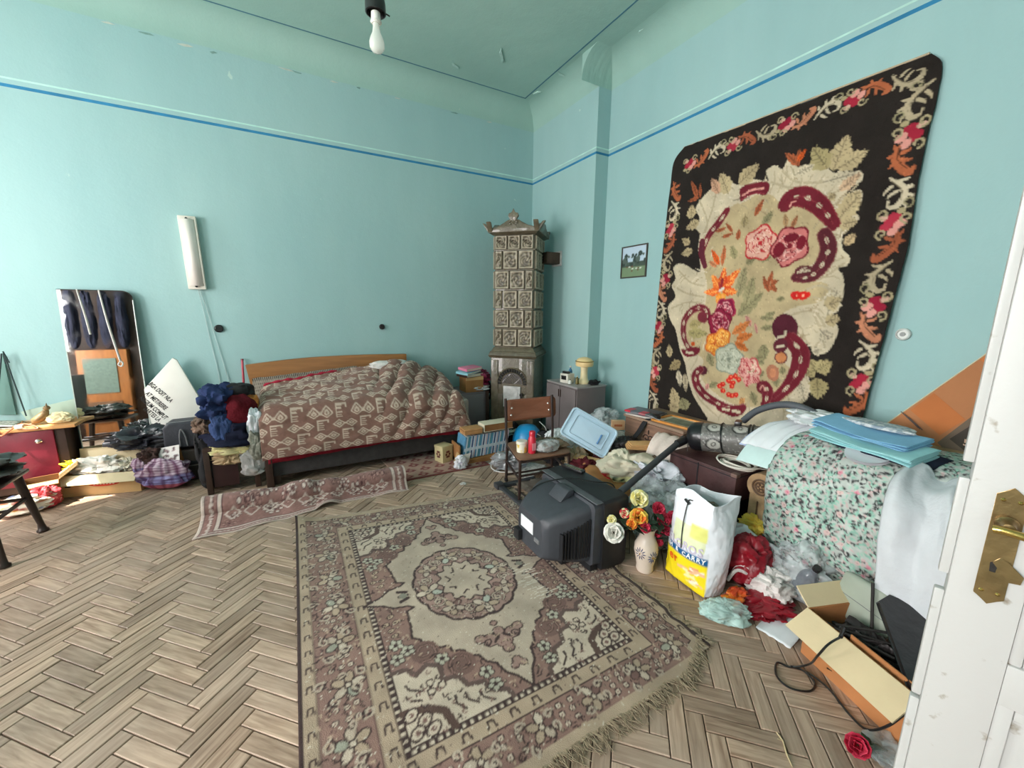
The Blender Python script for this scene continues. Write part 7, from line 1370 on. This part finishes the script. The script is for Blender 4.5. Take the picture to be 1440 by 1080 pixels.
g.build('coil', mat('ivory cable', (222, 216, 204), .45, .1, 9, 0), t, smooth=True); g = G(); g.tube(spl([(.02, -.10, .01), (.08, -.14, .008), (.14, -.10, .008)], 5), .0055, 6); g.build('loose_end', MATS['ivory cable'], t, smooth=True)
# snakeskin vacuum cleaner
vc = thing('vacuum_cleaner', 'black and snakeskin cylinder vacuum cleaner lying on suitcase', 'vacuum cleaner', (2.44, 1.75, .64)); ax = (Vector((2.66, 1.30, .69))-Vector((2.44, 1.75, .64))); Lv = ax.length; MV = frame((0, 0, 0), Vector((0, 0, 1)).cross(ax) if False else ax.orthogonal(), ax.cross(ax.orthogonal()))
def ringpt(s, a, r): return MV @ Vector((r*math.cos(a), r*math.sin(a), s))
def snake(u, v):
    c = Cv(1, .6, 150, (108, 106, 102)); rs = np.random.RandomState(9)
    for k in range(900): c.disc((rs.rand(), rs.rand()*.6), rs.uniform(.003, .006), (196, 194, 188) if k % 2 else (72, 70, 68), None, 0, True)
    for k in range(9):
        x, y = (k % 5)*.21+.08, .14+(k//5)*.24; q = spl([(x-.06, y), (x-.02, y+.07), (x+.05, y+.06), (x+.07, y-.02), (x+.02, y-.07), (x-.04, y-.05)], 5, True); c.poly(q, (176, 174, 166), True); c.line(q+[q[0]], .008, (40, 38, 38), True); c.disc((x, y), .022, (60, 58, 56), .03, k, True); c.disc((x, y), .010, (190, 188, 180), .015, k, True)
    return c.get(u, v)
g = G(); nu, nv = 90, 60; g.sheet(lambda u, v: ringpt(.06+(Lv-.12)*v, 2*PI*u, .098), nu, nv, wrap=True); U, V = uvgrid2(nu, nv); g.build('snakeskin_body', mat_col('snakeskin vinyl', .4, .3, 120, .1, 20, .5), vc, smooth=True, solid=.003, col=snake(U, V))
def capend(s0, sg): 
    g = G(); prof = [(.099, 0), (.102, .012*sg), (.100, -.03*sg), (.09, -.062*sg), (.06, -.085*sg), (.01, -.09*sg)]; g.sheet(lambda u, v: ringpt(s0+prof[int(round(v*5))][1], 2*PI*u, prof[int(round(v*5))][0]), 30, 5, wrap=True); return g
capend(.06, 1).build('end_cap', BLKP, vc, smooth=True); capend(Lv-.06, -1).build('end_cap', BLKP, vc, smooth=True)
for s in (.20, .36, .38): g = G(); g.tube([ringpt(s+.01*math.sin(a), a, .103) for a in np.linspace(0, 2*PI, 30, endpoint=False)], .005, 6, True); g.build('lead_wrap', BAK, vc, smooth=True)
G().box((-.02, -.05, 0), (.02, .05, .03), frame(ringpt(.30, 0, .10)*.0+ax*.55+Vector((0, 0, .10)), ax, (1, 0, 0))).build('carry_handle', BLKP, vc, bevel=.008)
p0, p1 = Vector((-.02, .05, -.03)), depth_at(872, 692, 2.42)-Vector((2.44, 1.75, .64)); g = G(); g.tube([p0, p0.lerp(p1, .3), p1], .021, 12); g.build('suction_tube', mat('dark grey tube', (62, 64, 68), .5, .15, 20, .05), vc, smooth=True); g = G(); g.tube([p0+Vector((.03, -.03, .01)), p0.lerp(p1, .12)], .028, 12); g.build('elbow', BLKP, vc, smooth=True)
hs = [at(x, y, 0, 2.72)-Vector((2.44, 1.75, .64)) for x, y in ((1045, 592), (1062, 579), (1085, 571), (1108, 569), (1130, 574), (1150, 585), (1163, 600))]; sp = [Vector(p) for p in spl(hs, 14)]; g = G(); g.tube(sp, [.021+.0022*(i % 2) for i in range(len(sp))], 12); g.build('hose', mat('grey ribbed hose', (84, 88, 94), .5, .1, 20, .05), vc, smooth=True)
g = G(); g.tube(spl([(-.0, .03, -.05), (-.06, -.02, -.14), (-.10, -.05, -.26), (-.08, -.09, -.36), (-.05, -.13, -.43)], 7), .003, 6); g.build('lead', mat('grey lead', (96, 92, 90), .5, .1, 9, 0), vc, smooth=True)
# ---------------------------------------------------------------- armchair under the quilt
PLU = mat('worn brown plush', (170, 138, 104), .95, .35, 12, .5, 60); ac = thing('armchair', 'brown plush armchair with scrolled arm hidden beneath floral quilt', 'armchair', (2.68, .83, 0))
G().box((-.28, -.42, .10), (.30, .42, .40)).build('seat', PLU, ac, bevel=.03); G().box((.12, -.42, .40), (.34, .42, .82)).build('backrest', PLU, ac, bevel=.05, seg=3)
for y in (.36, -.40): G().box((-.29, y-.05, .10), (.28, y+.07, .44)).build('arm_panel', PLU, ac, bevel=.02); g = G(); g.tube([(-.32, y+.02, .49), (.28, y+.02, .49)], .082, 18); g.build('arm_roll', PLU, ac, smooth=True)
g = G(); g.box((-.325, .33, .06), (-.29, .44, .44)); g.build('front_column', PLU, ac, bevel=.012)
g = G()
for k in range(2): g.tube([(-.325, .38+(.045-.016*k)*math.cos(a), .49+(.045-.016*k)*math.sin(a)) for a in np.linspace(0, 2*PI, 22, endpoint=False)], .006, 5, True)
for k in range(5): g.tube([(-.325, .38+.008*math.cos(k*1.26), .49+.008*math.sin(k*1.26)), (-.327, .38+.026*math.cos(k*1.26), .49+.026*math.sin(k*1.26))], .006, 5)
g.tube([(-.33, .385, .40), (-.33, .38, .10)], .005, 5); g.build('carved_rosette', mat('dark carved wood', (96, 70, 50), .6, .3, 12, .1), ac, smooth=True)
for x in (-.26, .28):
    for y in (-.38, .38): G().lathe([(.02, 0), (.026, .02), (.03, .08), (.034, .11)], 10, Matrix.Translation((x, y, 0))).build('foot', DWOOD, ac)
def floral():
    W, H = 1.15, 1.75; c = Cv(W, H, 200, (186, 194, 188)); rs = np.random.RandomState(21)
    pal = [(62, 62, 64), (70, 68, 70), (58, 60, 62), (146, 194, 176), (162, 204, 186), (140, 184, 168), (204, 178, 176), (196, 204, 198)]
    for k in range(8500):
        x, y, a, l = rs.rand()*W, rs.rand()*H, rs.rand()*6.3, rs.uniform(.012, .024); col = pal[rs.randint(len(pal))]; c.line([(x, y), (x+l*.5*math.cos(a), y+l*.5*math.sin(a)), (x+l*math.cos(a+.5), y+l*math.sin(a+.5))], [.0030, .0068, .0028], col, True)
    for k in range(95):
        x, y = rs.rand()*W, rs.rand()*H; r = rs.uniform(.010, .018)
        for a in range(5): c.disc((x+r*.6*math.cos(a*1.26), y+r*.6*math.sin(a*1.26)), r*.52, (214, 150, 162) if k % 2 else (214, 186, 182), None, 0, True)
        c.disc((x, y), r*.35, (190, 96, 120) if k % 2 else (180, 150, 150), None, 0, True)
    return c
fc = floral(); qt = thing('floral_quilt', 'thick mint and pink floral quilt heaped over the armchair', 'quilt', (2.5, .8, 0))
QP = [Vector(p) for p in spl([(2.98, 0, .77), (2.80, 0, .80), (2.62, 0, .815), (2.46, 0, .795), (2.36, 0, .71), (2.32, 0, .57), (2.315, 0, .42), (2.33, 0, .27), (2.37, 0, .14), (2.43, 0, .03)], 10)]
def quilt(u, v):
    i = v*(len(QP)-1); k = int(min(i, len(QP)-2)); p = QP[k].lerp(QP[k+1], i-k); y = 1.185-.80*u
    y += .02*fbm(v*4, u*2, 3)+(-.08*max(0, .5-v)*(1-u)); e = min(u, 1-u); q = max(0, 1-e/.10)
    b = .022*fbm(u*4, v*5, 1)+.012*fbm(u*9, v*9, 4)-.07*q*q; x = p.x+(-b if v > .35 else 0); z = p.z+(b if v <= .5 else b*.2)
    if v > .45: x += .05*(u-.5)*0; y += .06*(v-.45)*(u-.3)*-1.0
    if u < .12: x += .05*(1-u/.12)**2*(1 if v > .3 else 0)
    z -= .05*max(0, .25-u)*(1 if v < .5 else 0)
    return (x-2.5, y-.8, max(.008, z))
nu, nv = 190, 290; g = G(); g.sheet(quilt, nu, nv); U, V = uvgrid(nu, nv); g.build('cloth', mat_col('printed cotton quilt', .9, .5, 60, .18, 10, .15), qt, smooth=True, solid=.03, col=fc.get(U, V))
g = G(); q_ = lambda u, v: Vector(quilt(u, v))+Vector((-.004, -.003, 0)); g.tube([q_(.28, .55), q_(.22, .61), q_(.14, .665)], .004, 5); g.tube([q_(.125, .69), q_(.105, .75), q_(.06, .80)], .004, 5); g.build('split_seam', mat('dark seam thread', (52, 50, 50), .9, .1, 9, 0), qt, smooth=True)
# linen on top of the quilt
SKY = clothm('sky blue linen', (138, 188, 220), .15, .08); AQ = clothm('aqua linen', (160, 212, 216), .15, .08)
def folded(name, label, m, c, size, rz, seed, layers=4, rot=None):
    t = thing(name, label, 'linen', c, rz); 
    if rot: t.rotation_euler = rot
    sx, sy, sz = size; h = sz/layers
    for k in range(layers):
        g = G(); pr = []; d = .006*math.sin(k*2.3+seed)
        def fn(u, v, k=k, d=d):
            a = 2*PI*u; cp = lambda q, e: math.copysign(abs(q)**e, q); yy = (v-.5)*sy
            x = cp(math.cos(a), .35)*(sx/2+d); z = (cp(math.sin(a), .8)*.5+.5)*h*1.02+k*h
            return (x+.004*fbm(v*5, k, seed), yy, z+.012*fbm(v*2.5, u*2, seed+.3)*(k+1)/layers+.006*math.sin(v*6+k))
        g.sheet(fn, 26, 18, wrap=True); n_ = 26; g.f.append(list(range(n_))); g.f.append(list(range(18*n_, 19*n_))); g.build('fold', m, t, smooth=True)
    return t
qz = .885
folded('aqua_sheet', 'folded aqua sheet lying under the sky blue sheet', AQ, (2.46, .79, .860), (.22, .43, .034), -.12, 3, 3, (.05, -.10, -.16)); folded('sky_blue_sheet', 'folded sky blue sheet on top of the quilt', SKY, (2.52, .82, .895), (.21, .41, .036), -.12, 5, 3, (.05, -.10, -.16))
folded('navy_cloth', 'dark navy cloth folded beneath the aqua sheet', clothm('dark navy cloth', (34, 40, 58)), (2.49, .74, .840), (.24, .40, .020), -.1, 6, 1, (.05, -.1, -.16))
t = thing('printed_pillowcase', 'pale grey printed pillowcase folded on the sky blue sheet', 'linen', (2.60, .82, .932), -.2); clump('cloth', mat('pale grey print cloth', (206, 210, 212), .9, .2, 40, .2, c2=(150, 164, 176), contrast=(.45, .55)), t, (0, 0, 0), (.13, .30, .022), 8, .12, 2, power=3)
t = thing('plate_pair', 'edges of two white plates poking out under the aqua sheet', 'plates', (2.385, .76, .822), 0); t.rotation_euler = (0, math.radians(-18), 0)
for k in range(2): G().lathe([(.02, .002), (.05, .0), (.085, .010), (.088, .013), (.05, .005), (.02, .005)], 28, Matrix.Translation((0, 0, .014*k))).build('plate', mat('white china', (228, 228, 232), .2, .04, 9, 0, spec=.6), t, smooth=True)
t = thing('mint_paper', 'white and mint papers sliding off quilt beside the suitcase', 'papers', (2.46, 1.24, .66)); MN = mat('pale mint paper', (196, 220, 218), .8, .08, 9, .05); WHP = mat('white sheet paper', (224, 228, 232), .8, .08, 9, .05)
drape('sheet', MN, t, [(.16, -.03, .14), (.04, 0, .10), (-.06, .02, .01), (-.10, .03, -.05)], (.1, -1, 0), .20, 14, 14, .006, solid=.002); drape('sheet', WHP, t, [(.28, -.10, .19), (.12, -.04, .165), (.0, .0, .10), (-.05, .02, .05)], (.15, -1, 0), .24, 14, 14, .010, solid=.002); drape('sheet', mat('pale blue card', (176, 190, 222), .7, .06, 9, 0), t, [(.08, .09, .11), (.0, .10, .07), (-.04, .11, .03)], (.1, -1, 0), .10, 8, 8, .003, solid=.002)
heap('plastic_wrap', 'white plastic film crumpled on quilt behind the hose', 'plastic', PLW, (2.70, 1.10, .85), (.26, .30, .08), 121, .3, part='film')
# white cloth hanging down in front of the quilt by the door
ws = thing('white_sheet', 'creased white sheet hanging over the quilt beside the door', 'sheet', (2.20, .46, .53)); pth = [(.20, .02, .285), (.12, .01, .275), (.03, .0, .25), (-.06, -.03, .16), (-.10, -.05, .03), (-.10, -.07, -.14), (-.08, -.09, -.32)]
drape('cloth', clothm('white creased cotton', (206, 210, 214), .25, .08), ws, pth, (-.12, -1, -.12), .36, 60, 50, .032, 3.4, 3, .004, taper=lambda v: .75+.45*v)
# flattened carton leaning on the wall
lc = thing('flattened_carton', 'big flattened brown carton leaning on wall behind linen', 'carton', (2.93, .62, .86)); X0 = 2.96; qq = [at(x, y, 0, X0) for x, y in ((1238, 603), (1318, 545), (1440, 458), (1470, 560), (1440, 700), (1300, 660))]
MC = frame((X0-2.93, 0, 0), (0, -1, 0), (.10, 0, 1)); P2 = [(.62-p.y, (p.z-.86)) for p in qq]; BRN = mat('weathered brown board', (178, 118, 78), .85, .15, 4, .1, 60); G().prism(P2[::-1], .018, MC).build('board', BRN, lc, bevel=.003)
def onb(px, py): p = at(px, py, 0, X0); return (.62-p.y, p.z-.86)
def patch(name, pts, m, h): G().prism([onb(*p) for p in pts][::-1], .0012, MC, (.0182+h) if MC.to_3x3().col[2].x < 0 else (-.0014-h)).build(name, m, lc)
def mir(o): pass
patch('faded_square', [(1281, 577), (1313, 553), (1358, 590), (1323, 612)], mat('orange brown fade', (190, 112, 62), .85, .12, 6, .05), 0); patch('faded_square', [(1376, 506), (1394, 492), (1420, 508), (1404, 524)], MATS['orange brown fade'], 0); patch('grey_print', [(1320, 622), (1382, 574), (1440, 610), (1440, 690), (1370, 670)], mat('grey brown print', (112, 96, 82), .85, .12, 6, .05), .0); patch('dark_square', [(1337, 617), (1373, 594), (1440, 640), (1440, 680), (1380, 650)], mat('dark print', (70, 62, 56), .85, .12, 6, .05), .0012)
p = at(1366, 624, 0, X0-.022); text('lettering', '54', .045, mat('pale peach print', (216, 180, 156), .8, .05, 9, 0), lc, frame((p.x-2.93, p.y-.62, p.z-.86), (-.0, -1, .08), (.10, 0, 1)), .0008, .001, 1.3)
for k, (px, py) in enumerate(((1279, 590), (1284, 594), (1290, 598))): p = at(px, py, 0, X0-.021); g = G(); g.box((-.055, -.002, 0), (.055-.012*k, .002, .001), frame((p.x-2.93, p.y-.62, p.z-.86), (0, -.70, -.62), (.1, -.5, .6))); g.build('fine_print', DWOOD, lc)
g = G(); a_, b_ = Vector((*P2[0], .019)), Vector((*P2[2], .019)); g.tube([MC @ a_, MC @ b_], .003, 5); g.build('torn_edge', CARDI, lc)
# ---------------------------------------------------------------- carton of junk by the door
CO = mat('orange brown carton', (186, 124, 76), .85, .12, 6, .12, 60); jb = thing('junk_carton', 'open orange brown carton of junk with folded out cream flap', 'box', (1.965, .47, 0), math.radians(-109.3)); T = .006; sx, sy, h = .215, .14, .225
g = G(); g.box((-sx, -sy, 0), (sx, sy, T)); g.box((-sx, -sy, T), (sx, -sy+T, h)); g.box((-sx, sy-T, T), (sx, sy, h+.02)); g.box((-sx, -sy+T, T), (-sx+T, sy-T, h)); g.box((sx-T, -sy+T, T), (sx, sy-T, h)); g.build('body', CO, jb)
for s, ln, ang, w in ((-1, .125, 2.2, sx), (1, .10, .35, sx)): M_ = Matrix.Translation((0, s*sy, h)) @ Matrix.Rotation(-s*ang, 4, 'X'); G().box((-w, -.003, 0), (w, .003, ln), M_).build('flap', mat('cream carton lining', (216, 196, 158), .85, .06, 6, .08, 60), jb)
M_ = Matrix.Translation((-sx, 0, h)) @ Matrix.Rotation(-.9, 4, 'Y'); G().box((-.003, -sy+.004, 0), (.003, sy-.004, .09), M_).build('flap', MATS['cream carton lining'], jb)
G().box((-.05, -sy+.03, .02), (sx-.01, -sy+.035, h+.01)).build('divider', CO, jb)
t = thing('grey_pad', 'grey green cushion pad standing in the junk carton', 'pad', (2.10, .60, .14), math.radians(-100)); t.rotation_euler = (math.radians(-12), math.radians(6), math.radians(-102)); loft([(-.12, -.012, .012, 0, .19, .010), (-.10, -.022, .022, -.0, .20, .018), (.08, -.022, .022, 0, .21, .018), (.10, -.012, .012, 0, .20, .010)], 24).build('pad', mat('grey green vinyl', (156, 164, 150), .5, .12, 6, .1), t, smooth=True); G().box((-.10, -.023, .10), (.08, -.022, .102)).build('seam', GRM, t)
heap('junk_tangle', 'dark tangle of cables and tools filling the junk carton', 'junk', mat('dark junk', (44, 38, 38), .5, .6, 16, .6, 30), (1.965, .48, .02), (.22, .34, .18), 131, .4, 4, part='mass')
t = thing('steel_rods', 'thin dark rods sticking up in the junk carton', 'rods', (1.97, .55, .15)); 
for a_, b_ in (((-.06, .05, .06), (.04, -.14, .07)), ((-.05, .07, .06), (.06, -.10, .10)), ((.06, -.02, 0), (.13, .03, .22)), ((-.09, .06, .07), (-.05, -.12, .06))): g = G(); g.tube([a_, b_], .006, 6); g.build('rod', SOOT, t)
bottle('green_bottle', 'pale green bottle lying in junk carton near the door', (2.00, .36, .14), .030, .19, mat('mint plastic', (150, 206, 180), .35, .06, 9, 0), WPL).rotation_euler = (math.radians(60), 0, math.radians(-30))
bottle('clear_bottle', 'clear plastic bottle in junk carton behind green bottle', (2.05, .44, .15), .026, .17, glass('clear bottle', (214, 222, 226), .1, .5), WPL).rotation_euler = (math.radians(50), 0, math.radians(-50))
bp_ = thing('black_board', 'black glossy panel leaning in the junk carton by door', 'panel', (2.03, .36, .10)); PB = [depth_at(x, y, d_)-Vector((2.03, .36, .10)) for x, y, d_ in ((1237, 846, 1.62), (1252, 837, 1.66), (1322, 866, 1.60), (1345, 930, 1.42), (1295, 1000, 1.34), (1284, 972, 1.38))]
n_ = (PB[2]-PB[0]).cross(PB[4]-PB[0]).normalized(); g = G(); m_ = len(PB)
for off in (0, .018): g.v += [p+n_*off for p in PB]
g.f += [list(range(m_)), list(range(m_, 2*m_))[::-1]]+[[k, (k+1) % m_, m_+(k+1) % m_, m_+k] for k in range(m_)]; g.build('sheet', BLKP, bp_, bevel=.003); g = G(); g.tube([PB[1]*.97, PB[2]*.97], .006, 6); g.build('edge_trim', SOOT, bp_)
t = thing('black_cable', 'black cable looping out of junk carton onto the floor', 'cable', (1.75, .6, .004)); cp = [at(1182, 896, 2, .262), at(1165, 906, 2, .255), at(1150, 922, 2, .19), at(1138, 934, 2, .07), at(1112, 938, 2, .006), at(1093, 932, 2, .006), at(1092, 950, 2, .006), at(1110, 967, 2, .006), at(1138, 972, 2, .006), at(1146, 960, 2, .006), at(1128, 942, 2, .010), at(1112, 937, 2, .012), at(1135, 945, 2, .008), at(1165, 968, 2, .006), at(1195, 1005, 2, .006), at(1220, 1026, 2, .02), at(1250, 1020, 2, .10), at(1282, 995, 2, .20)]
g = G(); g.tube(spl([p-Vector((1.75, .6, .004)) for p in cp], 7), .0042, 6); g.build('lead', BAK, t, smooth=True); g = G(); g.tube([cp[0]-Vector((1.75, .6, .004)), cp[0]-Vector((1.75, .6, .004))+Vector((.05, .01, .01))], .007, 8); g.build('connector', BAK, t)
# things between carrier bag and quilt
RDC = mat('dark red satin', (150, 24, 40), .4, .35, 8, .5, 24, spec=.5)
heap('red_cloth', 'dark red bag standing behind the carrier bag', 'cloth', RDC, (2.16, 1.13, 0), (.24, .22, .26), 141, .2, 2.4); heap('red_scarf', 'red shiny scarf trailing on the floor right of carrier bag', 'scarf', RDC, (2.01, .955, 0), (.30, .18, .06), 142, .3, 2.6, -.5, ridge=.8); heap('red_packet', 'red and yellow crisp packet beside the limp plastic bag', 'packet', mat('red yellow foil', (206, 70, 36), .3, .5, 7, .5, 24, c2=(226, 150, 40), contrast=(.35, .5)), (1.93, 1.04, .01), (.16, .10, .06), 143, .4, part='film')
heap('white_cardigan', 'ribbed white cardigan lying behind the red scarf', 'cardigan', clothm('white knit', (222, 216, 212), .6, .1), (2.16, 1.00, 0), (.22, .20, .15), 144, .3, 3); t = thing('striped_cuff', 'red and white striped knit cuff beside the carrier bag', 'clothes', (2.04, 1.09, .03))
for k in range(3): g = G(); g.tube(spl([(-.03, .05, .02), (.0+.01*k, .02, .09+.012*k), (.05, -.04, .06+.01*k), (.07, -.08, .0)], 6), .010, 7); g.build('stripe', RDC if k % 2 else clothm('white knit', (222, 216, 212)), t, smooth=True)
bottle('cola_bottle', 'clear soda bottle with dark patterned label against the quilt', (2.235, .915, .05), .042, .24, glass('smoky bottle', (110, 116, 126), .1, .6), BAK).rotation_euler = (math.radians(25), math.radians(-10), 0)
heap('clear_wrap', 'torn clear wrapping beside the soda bottle below quilt', 'plastic', PLC, (2.28, .93, 0), (.18, .30, .30), 145, .3, 2.6, part='film'); t = thing('white_leaflet', 'white leaflet lying on floor left of junk carton', 'paper', (2.05, .83, .002), .5); drape('sheet', WHP, t, [(-.16, .08, .0), (-.05, .03, .012), (.07, -.02, .005)], (.4, .9, 0), .15, 10, 10, .004, solid=.002)
# rose and straw on the floor in front
t = thing('fallen_rose', 'single red silk rose lying on parquet near the door', 'flower', (1.615, .405, .028)); ax2 = Vector((-.75, -.2, .62)).to_track_quat('Z', 'Y').to_matrix()
for rn, n, tl, s in ((0, 4, .22, .7), (1, 5, .45, .95), (2, 5, .7, 1.0)):
    for k in range(n):
        a = 2*PI*(k+.5*rn)/n; g = G()
        def pf2(u, v, a=a, tl=tl, s=s): x = (u-.5)*2; ww = .024*s*math.sin(PI*(.15+.72*v))**.7; d = .050*s*v; rr_ = d*math.sin(tl)+.003; y = x*ww; return ax2 @ Vector((rr_*math.cos(a)-y*math.sin(a), rr_*math.sin(a)+y*math.cos(a), d*math.cos(tl)+.006*x*x))
        g.sheet(pf2, 6, 6); g.build('petal', CRI[(rn+k) % 2], t, smooth=True, solid=.001)
g = G(); g.tube(spl([(0, 0, 0), (.05, -.03, -.010), (.12, -.05, -.022)], 5), .003, 5); g.build('stem', STEM, t)
for s in (-1, 1): g = G(); g.sheet(lambda u, v: (.03+.06*v, -.02+s*.035*v-(u-.5)*.03*math.sin(PI*v), -.015+.012*math.sin(PI*v)), 4, 6); g.build('leaf', LEAFM, t, smooth=True, solid=.001)
heap('clear_scrap', 'clear plastic scrap on floor beside the fallen rose', 'plastic', PLC, (1.70, .36, 0), (.12, .10, .025), 151, .4, part='film')
t = thing('straw_twig', 'pale bent straw on the parquet near junk carton', 'twig', (1.35, .47, .004)); q = [at(x, y, 2, .004)-Vector((1.35, .47, .004)) for x, y in ((1092, 1030), (1101, 1042), (1106, 1060), (1114, 1078))]; g = G(); g.tube(q, [.0022, .003, .003, .002], 5); g.build('stalk', mat('pale straw', (206, 186, 146), .8, .15, 20, 0), t); g = G(); g.tube([q[1], q[1]+Vector((-.012, .012, .004))], .0015, 4); g.build('side_shoot', MATS['pale straw'], t)
# ---------------------------------------------------------------- open door leaf at the right
DE, DD = Vector((1.206, .2155, 0)), Vector((.28, -.96, 0)).normalized(); DN = Vector((-.96, -.28, 0)).normalized()
def doorpaint():
    m = mat('chipped white door paint', (196, 196, 194), .4, .07, 22, .1, 30, spec=.4, c2=(140, 128, 110), contrast=(.27, .36), detail=9); return m
DP = doorpaint(); dr = thing('door_1', 'x', None, DE); del dr['label']; dr['kind'] = 'structure'; dr.rotation_euler = (0, 0, math.atan2(DD.y, DD.x))
# local x: towards the hinge, local y: DN is (local) -y or +y
sgn = 1 if (Matrix.Rotation(math.atan2(DD.y, DD.x), 3, 'Z') @ Vector((0, 1, 0))).dot(DN) > 0 else -1
def dbox(x0, z0, x1, z1, y0, y1, name, m=DP, bevel=.003): a, b = sorted((sgn*y0, sgn*y1)); return G().box((x0, a, z0), (x1, b, z1)).build(name, m, dr, bevel=bevel)
WD = .85
dbox(0, .01, .103, 2.15, -.042, 0, 'stile'); dbox(WD-.10, .01, WD, 2.15, -.042, 0, 'stile'); dbox(.103, .01, WD-.10, .22, -.042, 0, 'rail'); dbox(.103, .70, WD-.10, .795, -.042, 0, 'rail'); dbox(.103, 2.03, WD-.10, 2.15, -.042, 0, 'rail')
dbox(.103, .22, WD-.10, .70, -.030, -.016, 'lower_panel'); dbox(.103, .795, WD-.10, 2.03, -.026, -.020, 'glass_pane', glass('dark door glass', (70, 74, 84), .1, .8), 0)
for x0, z0, x1, z1 in ((.103, .22, .128, .70), (WD-.125, .22, WD-.10, .70), (.128, .22, WD-.125, .245), (.128, .675, WD-.125, .70), (.103, .795, .122, 2.03), (WD-.119, .795, WD-.10, 2.03), (.122, .795, WD-.119, .814), (.122, 2.011, WD-.119, 2.03)): dbox(x0, z0, x1, z1, -.020, -.004, 'moulding', DP, .005)
dbox(.16, .285, WD-.16, .64, -.016, -.008, 'raised_field', DP, .006)
for z0, z1 in ((.01, .62), (.63, .905), (.945, 1.165), (1.20, 2.15)): dbox(-.016, z0, 0, z1, -.028, -.010, 'rebate_lip', DP, .003)
BRS = mat('aged brass', (150, 126, 86), .38, .3, 12, .12, 50, metal=.85); BRH = mat('polished worn brass', (190, 162, 92), .25, .15, 12, .04, 50, metal=.9)
pl = [(-.019, .016), (-.011, .010), (0, 0), (.011, .010), (.019, .016), (.019, .234), (.011, .240), (0, .25), (-.011, .240), (-.019, .234)]
MD = frame((.057, sgn*.0, .915), (1, 0, 0), (0, 0, 1)); 
def dplate(pts, y0, y1, x, z, name, m, parent=dr, bevel=.0015):
    g = G(); i = 0; n = len(pts)
    for y in (y0, y1): g.v += [Vector((x+p[0], sgn*y, z+p[1])) for p in pts]
    g.f += [list(range(n)), list(range(n, 2*n))[::-1]]+[[k, (k+1) % n, n+(k+1) % n, n+k] for k in range(n)]
    return g.build(name, m, parent, bevel=bevel)
bpz = dplate(pl, 0, .004, .057, .915, 'backplate', BRS)
for x, z in ((.046, .940), (.068, .940), (.046, 1.140), (.068, 1.140)): G().lathe([(.001, 0), (.004, 0), (.001, .003)], 8, Matrix.Translation((x, sgn*.004, z)) @ Matrix.Rotation(-sgn*PI/2, 4, 'X')).build('screw', BRH, bpz)
G().lathe([(.010, 0), (.017, .0), (.017, .006), (.012, .010), (.010, .030), (.004, .031)], 18, Matrix.Translation((.057, sgn*.004, 1.092)) @ Matrix.Rotation(-sgn*PI/2, 4, 'X')).build('rose', BRS, dr, smooth=True)
g = G(); g.tube(spl([(.037, sgn*.040, 1.088), (.050, sgn*.042, 1.090), (.075, sgn*.044, 1.088), (.11, sgn*.044, 1.084), (.165, sgn*.042, 1.086)], 6), [.008+.0*i for i in range(25)], 12); g.build('lever_handle', BRH, dr, smooth=True)
dplate([(-.004, 0), (.004, 0), (.005, .013), (.0055, .019), (0, .024), (-.0055, .019), (-.005, .013)], .004, .0048, .054, .985, 'keyhole', SOOT, bpz, 0); dplate([(-.007, .022), (.0, .032), (.010, .028), (.032, .006), (.030, -.008), (.018, -.010), (.004, .008)], .0045, .008, .060, .985, 'escutcheon_cover', BRS, bpz)
